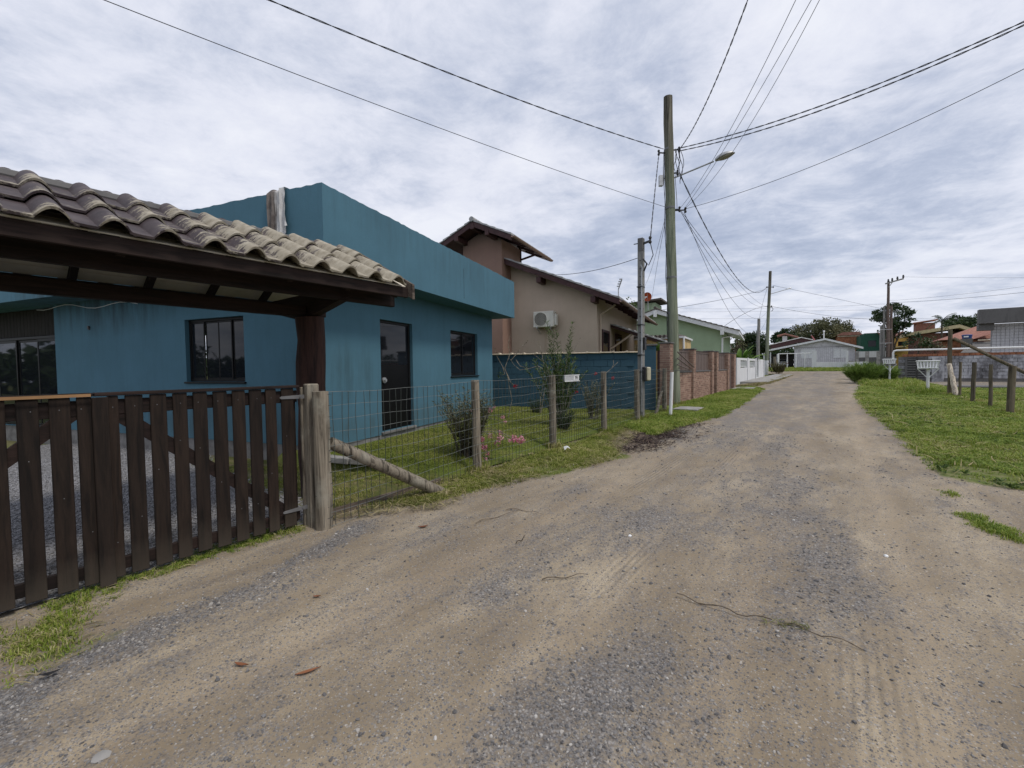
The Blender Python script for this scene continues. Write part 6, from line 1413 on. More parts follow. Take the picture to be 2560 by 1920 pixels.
# ================================================================== CABLES
def cable(label, A, B, mid=None, r=.012, twist=0, n=28, group=None, sag=None):
    A, B = Vector(tuple(A)), Vector(tuple(B))
    def pts(sg): return [A.lerp(B, i / n) - Vector((0, 0, 4 * sg * (i / n) * (1 - i / n))) for i in range(n + 1)]
    if sag is None:
        best, sag = 1e9, 0.0
        for k in range(0, 160):
            sg = -.3 + k * .02; d_ = 1e9; px = []
            for p in pts(sg):
                q = np.array(p) - np.array([0, 0, H])
                px.append(pixel(p) if q @ _f > .3 else None)
            for a_, b_ in zip(px[:-1], px[1:]):
                if a_ and b_: d_ = min(d_, float(seg_dist(np.array(mid[0]), np.array(mid[1]), a_, b_)))
            if d_ < best: best, sag = d_, sg
    P = pts(sag); b = MB()
    if not twist: b.tube(P, r, 6)
    else:
        m_ = n * 8
        for s_ in range(2):
            Q = []
            for i in range(m_ + 1):
                t = i / m_; p = A.lerp(B, t) - Vector((0, 0, 4 * sag * t * (1 - t))); a_ = twist * t * 2 * PI + s_ * PI
                d_ = (B - A).normalized(); sd_ = d_.cross(Vector((0, 0, 1))).normalized(); Q.append(p + sd_ * (r * 1.05 * math.cos(a_)) + Vector((0, 0, r * 1.05 * math.sin(a_))))
            b.tube(Q, r * .9, 5)
    T = Thing('cable', label, 'cable', WORLD, tuple(A), group=group, mb=b, mat=M['cable']); return T
pR, pL = onpole(371, .36, .05), onpole(371, -.2, .05)
t1 = onpole(436, .28, .1); lo = onpole(520, .45, .05); lo2 = onpole(521, .28, .05)
cable('thick twisted cable crossing the sky above the blue house to the pole top', pL, atz(640, -14, 8.2), (1163, 199), .009, 13)
cable('thin straight cable from mid pole over the blue house parapet', onpole(514, -.18, .05), atz(240, -8, 7.2), (810, 211), .007)
cable('twisted cable rising steeply from the pole top to the upper edge', pR, atz(1873, -10, 8.6), (1823, 121), .009, 12)
cable('upper of two heavy cables running right from the pole top', pR + Vector((.03, 0, .03)), atz(2600, 36, 8.4), (2110, 243), .010, 13, group='heavy cables to the right of the pole')
cable('lower of two heavy cables running right from the pole top', pR + Vector((.03, 0, -.06)), atz(2600, 44, 8.2), (2110, 254), .010, 13, group='heavy cables to the right of the pole')
cable('thin straight cable slanting right from mid pole across the clouds', lo, atz(2600, 152, 7.4), (2080, 395), .007)
for k, (u, md, zz) in enumerate(((1996, (1858, 264), 7.6), (2036, (1880, 258), 7.8), (2056, (1905, 262), 8.0))):
    cable('thin overhead cable, %s of three fanning up to the top edge' % ['left', 'middle', 'right'][k], lo if k else lo2, atz(u, -14, zz), md, .0055, group='thin cables fanning up from mid pole')
far_t = ffe(716, -.35); far_m = ffe(766, -.2)
cable('thick sagging twisted cable from the near pole down to the far pole top', onpole(430, .3, .08), far_t, (1785, 605), .013, 18)
for k, (md, va, vb) in enumerate((((1775, 640), 522, 764), ((1788, 640), 524, 768), ((1770, 655), 533, 778), ((1740, 680), 526, 795))):
    cable('thin sagging wire between the two poles, %s of the bundle' % ['topmost', 'second', 'third', 'lowest'][k], onpole(va, .30 + .05 * k, .05), ffe(vb, -.2), md, .008, group='thin wires between the two utility poles')
svt = Vector(tuple(STREET.world((sv_.o[0] + .26, sv_.o[1] - .05, zt2 - .12))))
cable('twisted drop cable from the near pole to the concrete service post', onpole(385, -.36, .05), svt, (1636, 490), .009, 8)
cable('thin wire from the service post left to the brown house roof', Vector(tuple(STREET.world((sv_.o[0] - .1, sv_.o[1], zt2 - .5)))), BR.world((e1[0] - 3.2, OV, zr(e1[0] - 3.2) - .1)), (1500, 673), .008)
for k, (ua, ub) in enumerate(((1665, 1612), (1668, 1626))):
    cable('faint wire dropping left from mid pole behind the service post, %s one' % ['left', 'right'][k], onpole(540 + 10 * k, -.15, -.1), GR.world(tuple(gon(ub, 715 + 60 * k, y=3))), ((ua + ub) / 2, 640), .007, group='faint wires left of the near pole')
cable('dark wire from the far pole left to the green house ridge', ffe(722, -.3), GR.world((xm, 1, zm + .1)), (1790, 752), .015)
cable('dark wire from the far pole down to the green house right eave', ffe(766, -.2), GR.world((g1[0] - .9, 0, zf(g1[0] - .9) + .1)), (1850, 788), .015)
cable('short wire from the far pole to the thin service post', ffe(722, -.3), Vector(tuple(e2)) - Vector((0, 0, .2)), (1906, 757), .012)
tp0 = tw[0][1] + (tw[0][2] - tw[0][1]) * .62
cable('wire from the far pole top to the crossarm pole', ffe(714, .35), tp0, (2040, 736), .014); cable('lower wire from the far pole to the crossarm pole', ffe(766, .25), tw[0][1] + (tw[0][2] - tw[0][1]) * .5, (2040, 785), .014)
cable('dark wire leaving the crossarm pole to the right edge', atY(2222, 757, 58), atY(2640, 722, 40), (2400, 746), .016)
cable('faint upper wire leaving the crossarm pole to the right edge', atY(2222, 752, 58), atY(2640, 705, 40), (2400, 736), .010)
cable('faint high wire from the crossarm insulators to the right', atY(2258, 692, 56.5), atY(2640, 694, 44), (2430, 694), .010)
for k, v in enumerate((764, 772, 790)):
    cable('faint distant wire left of the crossarm pole, %s' % ['upper', 'middle', 'lower'][k], atY(1700, v + 8, 70), atY(2212, v - 4 + 6 * k, 58.2), (1950, v + 6), .010, group='faint distant wires')
for k, v in enumerate((806, 812)):
    cable('faint distant wire right of the crossarm pole, %s' % ['upper', 'lower'][k], atY(2230, v - 14, 58.2), atY(2640, v - 20 + 4 * k, 60), (2400, v - 8), .009, group='faint distant wires on the right')

# ================================================================== GRASS
gz = lambda s, l: garden_z(s, l)
RGo = RGP
mow = lambda s, l: np.clip(.45 + 3.2 * (fbm(s * .8 + 2, l * .8, 4, 77) - .40), .04, 1)
grass('verge_grass', RGo, 1500, M['grass_lush'], .085, 10, road_z, .9, .07, .008, .06, 'lush green grass on the right verge', far=7.5, mask=mow)
strip_far = px_poly([(2140, 962), (2160, 945), (2240, 935), (2300, 955), (2360, 985), (2300, 992), (2200, 972)])
grass('tall_grass', strip_far, 90, M['grass_lush'], .30, 9, road_z, .7, .15, .018, .12, 'rank tall grass below the louvred wall', far=40)
L1 = LV1
grass('verge_grass', L1, 2600, M['grass_lawn'], .06, 9, road_z, 1.0, .14, .007, .06, 'grass along the foot of the wire fence', far=8, fade=.22, mask=lambda s, l: np.clip(1.9 * (fbm(s * 1.6, l * 2.4, 3, 14) - .24), .08, 1) * sstep(s, 2.3, 3.3))
L2 = LV2
grass('verge_grass', L2, 900, M['grass_lush'], .085, 10, road_z, .8, .08, .010, .07, 'thick grass verge round the foot of the near utility pole', far=13)
L3 = LV3; grass('verge_grass', L3, 300, M['grass_dry'], .12, 9, road_z, .9, .3, .02, .1, 'dry yellowish grass strip before the white fence wall', far=30)
# far strip below the timber house
FS = [(63.2, -14), (63.2, 9), (73, 12), (73, -18)]
grass('far_grass', FS, 60, M['grass_lush'], .22, 9, lambda s, l: zg(s) - .05, .9, .1, .04, .15, 'grass bank below the timber house', far=80)
# small patches in the sand on the right, weeds by the gate
for i, (pp_, dn) in enumerate((([(2330, 1222), (2400, 1228), (2450, 1242), (2410, 1252), (2350, 1244)], .5), ([(2375, 1280), (2450, 1280), (2500, 1300), (2560, 1330), (2600, 1400), (2560, 1372), (2480, 1345), (2420, 1318)], .75))):
    pl_ = px_poly(pp_); grass('grass_patch', pl_, 3600, M['grass_lush'], .045, 9, lambda s, l: road_z(s, l), 1.0, .1, .006, .04, ['small faint grass patch in the sand', 'larger grass patch at the right edge of the sand'][i], far=7, fade=.12, mask=lambda s, l, d=dn: np.clip(2.2 * (fbm(s * 2.5, l * 2.5, 3, 17) - .28), 0, 1) * d)
grass('weed_patch', GP, 5200, M['grass_lush'], .038, 9, lambda s, l: road_z(s, l), 1.1, .2, .005, .035, 'sparse weeds and grass under the wooden gate', far=5, fade=.14, mask=lambda s, l: np.clip(2.4 * (fbm(s * 2.2, l * 3, 3, 19) - .26), 0, 1) * (.45 + .55 * sstep(-l, 3.2, 3.9)))
# longer grass added round the feet of posts for contact shade
foot = [(s_, l_, .16) for (s_, l_, z_, r_) in FP[1:]] + [(pq[0], pq[1], .3), (c_ss[0], c_ss[1], .2), sl(pb) + (.32,), sl(q_st) + (.15,)] + [asl(u, v) + (.22,) for (u, v) in ((2398, 990), (2432, 1006), (2475, 1019), (2524, 1034), (2319, 980))]
fs_, fl_ = [], []
for (a_, b_, r_) in foot:
    for k in range(34 if r_ < .2 else 60): t = rnd.uniform(0, 6.28); d_ = r_ * rnd.uniform(.35, 1.15); fs_.append(a_ + d_ * math.sin(t)); fl_.append(b_ + d_ * math.cos(t))
fs_, fl_ = np.array(fs_), np.array(fl_); pts = np.stack([fs_ * math.sin(YS) + fl_ * math.cos(YS), fs_ * math.cos(YS) - fl_ * math.sin(YS), np.maximum(road_z(fs_, fl_), np.where(fl_ < -4.2, garden_z(fs_, fl_), -9))], -1)
scatter('foot_shade_grass', pts, np.stack([rng.normal(0, .15, len(fs_)), rng.normal(0, .15, len(fs_)), rng.uniform(0, 6.28, len(fs_))], -1), rng.uniform(.6, 1.25, len(fs_)), [tuft('foot_tuft', M['grass_lawn'], 10, .15, .05, .008, .7, 300 + i, .15) for i in range(5)], 'longer grass added for contact shade round the feet of the posts')
# garden lawn and the dry strip
def in_garden(s, l):
    P_ = np.stack([s * math.sin(YS) + l * math.cos(YS), s * math.cos(YS) - l * math.sin(YS)], -1); c, n = math.cos(YH), math.sin(YH)
    a, b_ = P_[..., 0] - HOUSE.x, P_[..., 1] - HOUSE.y; hx_ = a * c - b_ * n; hy_ = a * n + b_ * c
    c, n = math.cos(BW.yaw), math.sin(BW.yaw); a, b_ = P_[..., 0] - BW.x, P_[..., 1] - BW.y; wy = a * n + b_ * c
    return ((hx_ > .12) | (hy_ < -.1)) & (wy < -.03)
grass('lawn_grass', [(3.2, -4.3), (16.5, -4.3), (16.5, -12.5), (3.2, -12.5)], 1500, M['grass_lawn'], .034, 10, gz, 1.1, .08, .006, .055, 'short mown grass of the garden lawn', far=7.5, mask=lambda s, l: in_garden(s, l) * lawn_a(s, l) * np.clip(.35 + 1.3 * (fbm(s * .9, l * .9, 3, 23) - .2), .2, 1))
grass('dry_strip_grass', [(2.2, -4.25), (5.0, -4.25), (4.4, -6.5), (2.2, -8.0)], 1900, M['grass_lawn'], .04, 9, gz, 1.1, .25, .006, .05, 'patchy half dry grass between fence and lawn', far=7, mask=lambda s, l: (1 - lawn_a(s, l)) * (1 - drive_a(s, l)) * np.clip(2.0 * (fbm(s * 1.5, l * 1.5, 3, 29) - .28), .02, 1))

# ================================================================== PEBBLES, MULCH, LITTER
def stone_mesh(name, seed, mat, flat=.62):
    r = random.Random(seed); b = MB(); t = (1 + 5 ** .5) / 2
    vs = [Vector(p).normalized() for p in ((-1, t, 0), (1, t, 0), (-1, -t, 0), (1, -t, 0), (0, -1, t), (0, 1, t), (0, -1, -t), (0, 1, -t), (t, 0, -1), (t, 0, 1), (-t, 0, -1), (-t, 0, 1))]
    vs = [v * r.uniform(.62, 1.12) for v in vs]; sx, sy = r.uniform(.75, 1.2), r.uniform(.65, 1.0)
    fs = [(0, 11, 5), (0, 5, 1), (0, 1, 7), (0, 7, 10), (0, 10, 11), (1, 5, 9), (5, 11, 4), (11, 10, 2), (10, 7, 6), (7, 1, 8), (3, 9, 4), (3, 4, 2), (3, 2, 6), (3, 6, 8), (3, 8, 9), (4, 9, 5), (2, 4, 11), (6, 2, 10), (8, 6, 7), (9, 8, 1)]
    me = b.add([(v.x * sx, v.y * sy, v.z * flat) for v in vs], fs).mesh(name, (0, 0, 0), False); me.materials.append(mat); return me
m = Mat('pebble', .85, .3); m.color(m.mix(.35, m.ramp(m.orand(), [(0, (.055, .056, .061)), (.35, (.122, .123, .130)), (.7, (.215, .212, .212)), (.9, (.33, .31, .285)), (.97, (.46, .43, .39)), (1, (.60, .58, .55))]), m.ramp(m.noise(60, 3), [(.3, (.10, .095, .09)), (.7, (.22, .20, .18))]))); M['pebble'] = m.m
PEB = [stone_mesh('pebble', i, M['pebble']) for i in range(8)]
n = 1100000; s = rng.uniform(0, 11, n); l = rng.uniform(-4.1, 6.5, n); d = np.hypot(s, l)
bd_ = np.full(n, 9.0)
for i in range(len(BAND) - 1): bd_ = np.minimum(bd_, seg_dist(s, l, BAND[i], BAND[i + 1]))
p_ = np.clip(1.9 / d, 0, 1) ** 1.7 * (1 + 1.6 * np.exp(-(bd_ / .16) ** 2)); g_ = gravel_f(s, l) * (.6 + .9 * fbm(s * 9, l * 9, 2, 61)); k = rng.random(n) < p_ * (g_ ** 1.3 * .85 + .075) * (np.hypot(s, l) > 1.2)
s, l = s[k], l[k]; sz = np.clip(rng.lognormal(-5.18, .42, len(s)), .0026, .017) * (.75 + .08 * np.hypot(s, l)); big = rng.random(len(s)) < .012; sz[big] *= 1.7
pts = np.stack([s * math.sin(YS) + l * math.cos(YS), s * math.cos(YS) - l * math.sin(YS), road_z(s, l) + sz * .12], -1)
scatter('road_gravel', pts, np.stack([rng.normal(0, .3, len(s)), rng.normal(0, .3, len(s)), rng.uniform(0, 6.28, len(s))], -1), sz, PEB, 'loose grey stones scattered over the sandy road')
n = 60000; s = rng.uniform(-2.5, 3.2, n); l = rng.uniform(-11, -4.3, n); k = rng.random(n) < drive_a(s, l) * np.clip(5.5 / np.hypot(s, l), 0, 1); s, l = s[k], l[k]; sz = np.clip(rng.lognormal(-4.3, .35, len(s)), .006, .03)
M['drivestone'] = plain('drive_stone', (.27, .27, .285), .85, var=.5, scale=30)
pts = np.stack([s * math.sin(YS) + l * math.cos(YS), s * math.cos(YS) - l * math.sin(YS), garden_z(s, l) + sz * .2], -1)
scatter('drive_gravel', pts, np.stack([rng.normal(0, .4, len(s)), rng.normal(0, .4, len(s)), rng.uniform(0, 6.28, len(s))], -1), sz, [stone_mesh('drive_stone', 40 + i, M['drivestone']) for i in range(5)], 'pale crushed stone on the drive behind the gate')
# dark bark mulch pile and dry straw
def chip(name, seed, mat, L, wd):
    r = random.Random(seed); vs, fs = [], []; n = 4; c = r.uniform(-.5, .5)
    for i in range(n + 1): t = i / n - .5; w_ = wd * (1 - abs(t) * 1.1); x = L * t; y = c * L * t * t; z = .1 * L * math.sin(t * 3 + seed); vs += [(x, y - w_ / 2, z), (x, y + w_ / 2, z + .15 * wd)]
    for i in range(n): fs.append((2 * i, 2 * i + 1, 2 * i + 3, 2 * i + 2))
    me = bpy.data.meshes.new(name); me.from_pydata(vs, [], fs); me.update(); set_tint(me, [r.random()] * len(vs)); me.materials.append(mat); return me
m = Mat('dark_mulch', .95, .1); m.color(m.ramp(m.orand(), [(0, (.022, .016, .016)), (.6, (.055, .040, .038)), (.9, (.11, .08, .065)), (1, (.22, .17, .12))])); M['mulch'] = m.m
def chips(name, poly, n, mat, L, wd, label, mask=None, zf_=None, tilt=.35):
    P = np.array(poly); s = rng.uniform(P[:, 0].min(), P[:, 0].max(), n); l = rng.uniform(P[:, 1].min(), P[:, 1].max(), n); k = inpoly(s, l, poly)
    if mask is not None: k &= rng.random(n) < mask(s, l)
    s, l = s[k], l[k]; z = (zf_ or (lambda a, b: zg(a) + .025))(s, l)
    pts = np.stack([s * math.sin(YS) + l * math.cos(YS), s * math.cos(YS) - l * math.sin(YS), z + rng.uniform(0, .02, len(s))], -1)
    scatter(name, pts, np.stack([rng.normal(0, tilt, len(s)), rng.normal(0, tilt, len(s)), rng.uniform(0, 6.28, len(s))], -1), rng.uniform(.5, 1.3, len(s)), [chip(name + '_piece', 7 + i, mat, L, wd) for i in range(6)], label)
MU = px_poly([(1480, 1125), (1530, 1080), (1640, 1062), (1720, 1052), (1800, 1060), (1760, 1100), (1660, 1135), (1550, 1150)])
chips('bark_mulch', MU, 42000, M['mulch'], .075, .014, 'dark bark mulch spread beside the verge', lambda s, l: np.clip(2.4 * (fbm(s * 1.8, l * 2.4, 3, 71) - .20), 0, 1) * edge_fade(s, l, MU, 1.0) ** 1.6, lambda a, b: road_z(a, b) - .004, .14)
chips('dry_straw', L1, 9500, M['grass_dry'], .13, .008, 'dry straw and clippings along the fence', lambda s, l: np.clip(2.6 * (fbm(s * 1.3, l * 2, 3, 73) - .38), 0, 1), tilt=.25)
chips('dry_straw', [(2.2, -4.15), (4.8, -4.15), (4.6, -3.35), (3.2, -3.4)], 4200, M['grass_dry'], .12, .007, 'dry straw by the foot of the brace log', lambda s, l: np.clip(2.6 * (fbm(s * 1.9, l * 2, 3, 75) - .36), 0, 1), tilt=.2)
chips('dry_straw', RGo, 15000, M['grass_dry'], .22, .014, 'bleached grass stalks lying on the right verge', lambda s, l: np.clip(3 * (fbm(s * .8, l * .6, 3, 79) - .36), 0, 1) * (s < 22), lambda s, l: road_z(s, l) + .06, .2)
chips('dry_straw', px_poly([(1490, 1130), (1500, 1095), (1560, 1072), (1600, 1080), (1570, 1110), (1540, 1140)]), 2600, M['grass_dry'], .12, .009, 'dry straw between the fence and the bark mulch', None, lambda s, l: road_z(s, l) + .003, .15)
chips('dry_straw', GP, 700, M['grass_dry'], .09, .005, 'straw bits under the wooden gate', None, lambda s, l: road_z(s, l) + .004, .12)
# single litter items
M['leaf_orange'] = leafmat('fallen_leaf', [(0, (.15, .05, .022)), (1, (.24, .10, .045))], .7, .1)
def leaf_mb(L, wd, curl, seed):
    r = random.Random(seed); vs, fs, n = [], [], 8
    for i in range(n + 1): t = i / n; w_ = wd * math.sin(PI * min(.98, .03 + t)) ** .8; z = curl * (t - .5) ** 2 * 4; vs += [(L * (t - .5), -w_, z + .006), (L * (t - .5), 0, z), (L * (t - .5), w_, z + .004)]
    for i in range(n): a = 3 * i; fs += [(a, a + 3, a + 4, a + 1), (a + 1, a + 4, a + 5, a + 2)]
    return MB().add(vs, fs)
def litter(name, label, u, v, mb, mat, rz, dz=.008, rx=0.0):
    a = asl(u, v); p = W(a[0], a[1], float(road_z(np.array(a[0]), np.array(a[1]))) + dz); T = Thing(name, label, name.split('_')[-1], WORLD, (0, 0, 0), mb=mb, mat=mat); T.root.location = tuple(p); T.root.rotation_euler = (rx, 0, rz)
    if T.root.data.materials[0].name in ('fallen_leaf', 'dry_leaf', 'dry_grass'): set_tint(T.root.data, [rnd.random()] * len(T.root.data.vertices))
    return T
litter('fallen_leaf', 'bright orange fallen leaf on the sand before the gate', 604, 1664, leaf_mb(.085, .012, .006, 1), M['leaf_orange'], -.2)
litter('fallen_leaf', 'faded curved orange leaf lying right of the bright orange leaf', 770, 1683, leaf_mb(.12, .013, .004, 2), M['leaf_orange'], .5, .006)
litter('fallen_leaf', 'small yellow-brown leaf by the gravel band', 792, 1494, leaf_mb(.05, .012, .004, 3), M['leaf_orange'], .1)
litter('fallen_leaf', 'brown leaf at the straw near the fence end post', 1058, 1318, leaf_mb(.10, .022, .01, 4), M['leaf_orange'], .4)
litter('pale_stone', 'flat pale stone at the bottom left of the road', 252, 1900, stone_mb if False else MB().tube([(0, 0, 0), (0, 0, .006), (0, 0, .010)], [.028, .027, .016], 9, True, .2), M['concrete'], 0, .002)
litter('black_scrap', 'small black scrap lying in the weeds by the gate', 125, 1698, leaf_mb(.075, .018, .01, 6), M['black_metal'], .6, .02)
litter('paper_scrap', 'crumpled white paper scrap on the verge grass below the fence', 1417, 1132, MB().add([(-.05, -.03, 0), (.0, -.04, .05), (.06, -.02, .015), (.055, .03, .04), (.0, .035, .015), (-.05, .03, .05), (0, 0, .07)], [(0, 1, 6), (1, 2, 6), (2, 3, 6), (3, 4, 6), (4, 5, 6), (5, 0, 6)]), M['white'], .3, .05)
for (u, v, L, lab) in ((1575, 1342, .03, 'white pebble on the tyre track in mid road'), (2215, 1391, .03, 'white pebble on the right of the road')): litter('white_pebble', lab, u, v, MB().tube([(0, 0, 0), (0, 0, .008), (0, 0, .014)], [.018, .017, .008], 7, True, .2), M['pvc'], 0, .0)
# withered weed lying on the road
def strand(p0, d, L, n, droop, r0, z0=.012):
    ps, p, a = [], Vector(p0), d
    for i in range(n + 1): ps.append((p.x, p.y, z0 + .01 * math.sin(i * 1.3) + droop * i / n)); a += rnd.uniform(-.35, .35); p = p + Vector((math.cos(a), math.sin(a), 0)) * (L / n)
    return ps
a0_ = asl(1930, 1560); wp_ = W(a0_[0], a0_[1], float(road_z(np.array(a0_[0]), np.array(a0_[1]))))
dw = Thing('withered_weed', 'uprooted withered weed lying on the road with a long trailing stem', 'weed', WORLD, tuple(wp_))
b = MB(); b.tube([tuple(wp_ + np.array(q)) for q in strand((0, 0, 0), 2.75, .55, 12, .0, .003)], [.004] * 13, 5); b.tube([tuple(wp_ + np.array(q)) for q in strand((.05, -.03, 0), -.9, .36, 8, .0, .003)], [.003] * 9, 5); dw.part('stem', b, M['twig'])
b = MB(); ti = []
for k in range(46):
    t = rnd.random(); q = Vector((-.05 + .22 * t, -.02 - .06 * t + rnd.gauss(0, .014), .012)); a = rnd.uniform(0, 6.28); L = rnd.uniform(.025, .07); wd = .0035
    dx_, dy_ = math.cos(a), math.sin(a); o_ = Vector(tuple(wp_)) + q; b.add([tuple(o_ + Vector((-dy_ * wd, dx_ * wd, 0))), tuple(o_ + Vector((dy_ * wd, -dx_ * wd, 0))), tuple(o_ + Vector((dx_ * L, dy_ * L, rnd.uniform(0, .025))))], [(0, 1, 2)]); ti += [rnd.random()] * 3
o = dw.part('leaves', b, M['grass_dry'], smooth=False); set_tint(o.data, ti)
for i, (u, v, d_, L, lab) in enumerate(((1190, 1310, 1.1, .55, 'long thin dry stalk standing out from the verge on the road'), (1265, 1277, .3, .45, 'straight dry stick lying on the road below the verge'), (1290, 1362, .9, .2, 'short dark twig on the road'), (1355, 1455, .3, .35, 'thin curved twig in the middle of the road'))):
    a = asl(u, v); p = W(a[0], a[1], float(road_z(np.array(a[0]), np.array(a[1])))); b = MB().tube([tuple(p + np.array(q)) for q in strand((0, 0, 0), d_, L, 8, .01, .003)], [.0045, .0042, .004, .004, .0035, .003, .003, .002, .002], 5); Thing('twig', lab, 'twig', WORLD, tuple(p), mb=b, mat=M['twig' if i != 2 else 'stain'])

# ================================================================== GARDEN PLANTS
def leaf_add(b, ti, p, d, L, wd, tint, up=None):
    d = Vector(d).normalized(); sd_ = d.cross(up or Vector((rnd.gauss(0, .4), rnd.gauss(0, .4), 1)))
    if sd_.length < 1e-3: sd_ = d.orthogonal()
    sd_.normalize(); m_ = p + d * (L * .45); b.add([tuple(p), tuple(m_ + sd_ * wd), tuple(p + d * L - Vector((0, 0, L * .12))), tuple(m_ - sd_ * wd)], [(0, 1, 2, 3)]); ti += [tint] * 4
def blossom(b, ti, c, R, n):
    for _ in range(n):
        d = Vector((rnd.gauss(0, 1), rnd.gauss(0, 1), rnd.gauss(0, 1))).normalized(); p = c + d * (R * rnd.random() ** .4); s_ = R * rnd.uniform(.28, .5); u_ = d.orthogonal().normalized(); v_ = d.cross(u_)
        k = len(b.v); b.add([tuple(p + (u_ * math.cos(a) + v_ * math.sin(a)) * s_ * .6) for a in np.linspace(0, 2 * PI, 6)[:-1]] + [tuple(p + d * s_ * .35)], [(0, 1, 5), (1, 2, 5), (2, 3, 5), (3, 4, 5), (4, 0, 5)]); ti += [rnd.random()] * 6
def stems(base, n, h, spread, lean, r, seg=7, wob=.03, bare=0):
    out_ = []
    for k in range(n):
        a = rnd.uniform(0, 2 * PI); p = Vector(base) + Vector((math.cos(a), math.sin(a), 0)) * rnd.uniform(0, spread); d = Vector((math.cos(a) * lean * rnd.uniform(.2, 1), math.sin(a) * lean * rnd.uniform(.2, 1), 1)); hh = h * rnd.uniform(.65, 1.05); ps = [p.copy()]
        for i in range(seg): d = d + Vector((rnd.gauss(0, wob * 3), rnd.gauss(0, wob * 3), -abs(rnd.gauss(0, wob)))); p = p + d.normalized() * (hh / seg); ps.append(p.copy())
        out_.append(ps)
    return out_
def plant(name, label, base, ss, leafspec, stem_mat, leaf_mat_, r0=.008, cat='plant'):
    T = Thing(name, label, cat, WORLD, tuple(base)); b = MB()
    for ps in ss: b.tube(ps, [r0 * (1 - .75 * i / (len(ps) - 1)) for i in range(len(ps))], 5)
    T.part('stems', b, stem_mat)
    b = MB(); ti = []; per, L, wd, t0, upw, whorl = leafspec
    for ps in ss:
        for i in range(len(ps) - 1):
            if i / (len(ps) - 1) < t0: continue
            for k in range(per):
                t = rnd.random(); p = ps[i].lerp(ps[i + 1], t); dd = (ps[i + 1] - ps[i]).normalized(); a = rnd.uniform(0, 6.28); d = dd * upw + Vector((math.cos(a), math.sin(a), rnd.uniform(-.2, .3))) * (1 - upw * .6); leaf_add(b, ti, p, d, L * rnd.uniform(.6, 1.15), wd, rnd.random())
    if b.v: o = T.part('leaves', b, leaf_mat_, smooth=False); set_tint(o.data, ti)
    return T
def gpt(u, v, z0=.15):                       # a point on the lawn seen at a place of the photograph
    z = z0
    for _ in range(6): p = atz(u, v, z); a = sl(p); z = float(garden_z(np.array(a[0]), np.array(a[1])))
    return np.array([p[0], p[1], z])
# pink flowering shrub behind the first post
p = gpt(1172, 1152); ss = stems(p, 95, 1.05, .15, .40, .006)
T = plant('pink_shrub', 'twiggy shrub with pink flower clusters behind the first fence post', p, ss, (8, .075, .009, .1, .5, 0), M['bark'], M['leaf_grey'], .0065, 'shrub')
for (u, v, R, n_) in ((1210, 1118, .045, 20), (1205, 1098, .04, 18), (1220, 1135, .035, 15), (1215, 1148, .04, 18), (1285, 1098, .05, 26), (1302, 1100, .05, 26), (1275, 1101, .03, 14), (1248, 1095, .05, 22), (1243, 1108, .04, 16), (1226, 1090, .035, 12), (1226, 1026, .035, 14), (1236, 1020, .025, 8), (1257, 1043, .03, 12), (1262, 1055, .025, 10), (1176, 1025, .025, 8), (1250, 1082, .035, 14)):
    b = MB(); ti = []; c = Vector(tuple(atY(u, v, p[1] + rnd.uniform(-.2, .05)))); blossom(b, ti, c, R * 1.4, int(n_ * 1.5)); o = T.part('flower_cluster', b, M['pink'], smooth=False); set_tint(o.data, ti)
    b = MB(); q0 = ss[rnd.randrange(len(ss))][4]; b.tube([tuple(q0), tuple(q0.lerp(c, .6) + Vector((0, 0, .08))), tuple(c)], .004, 4); T.part('flower_stem', b, M['greystem'])
# tall upright oleander-like shrub
p = gpt(1402, 1062); ss = stems(p, 9, 2.45, .10, .08, .01, 12, .012) + stems(p, 34, 1.6, .22, .24, .01, 8, .03)
plant('tall_shrub', 'tall upright shrub with narrow leaves in front of the dark blue wall', p, ss, (13, .13, .010, .15, .62, 0), M['greystem'], M['leaf_mid'], .011, 'shrub')
p = gpt(1410, 1072); ss = stems(p, 40, .42, .10, .5, .004); plant('grass_tussock', 'dark grassy tussock at the foot of the tall shrub', p, ss, (3, .12, .006, 0, .7, 0), M['leaf_dry'] if False else M['bark'], M['leaf_dark'], .004)
# rose bushes with long arching canes
def cane(u0, v0, pts, Y): return [Vector(tuple(atY(u, v, Y + dy))) for (u, v, dy) in [(u0, v0, 0)] + pts]
p = gpt(1352, 1035); Y = p[1]
can = [cane(1350, 1035, [(1352, 990, 0), (1362, 940, 0), (1370, 920, 0), (1358, 905, .1), (1340, 890, .1), (1325, 880, 0)], Y), cane(1352, 1035, [(1368, 935, 0), (1380, 915, .1), (1398, 905, .2), (1420, 890, .2), (1432, 872, .1)], Y), cane(1370, 930, [(1345, 915, 0), (1320, 922, .1), (1300, 925, .1), (1285, 912, .1), (1270, 890, 0)], Y), cane(1375, 930, [(1400, 945, 0), (1415, 970, 0), (1428, 992, 0), (1436, 1000, 0)], Y), cane(1362, 935, [(1356, 890, 0), (1350, 868, .1), (1344, 852, .1)], Y), cane(1398, 908, [(1404, 880, .1), (1402, 850, 0)], Y), cane(1432, 880, [(1444, 860, 0), (1452, 842, 0)], Y)]
rb = plant('rose_bush', 'sparse rose bush with long arching grey canes beside the tall shrub', p, can, (5, .045, .012, .15, .4, 0), M['greystem'], M['leaf_dry'], .011, 'rose bush')
for (u, v) in ((1441, 980),): b = MB(); ti = []; blossom(b, ti, Vector(tuple(atY(u, v, Y - .3))), .055, 26); o = rb.part('rose', b, M['red'], smooth=False); set_tint(o.data, ti)
p = gpt(1266, 1045); Y = p[1]
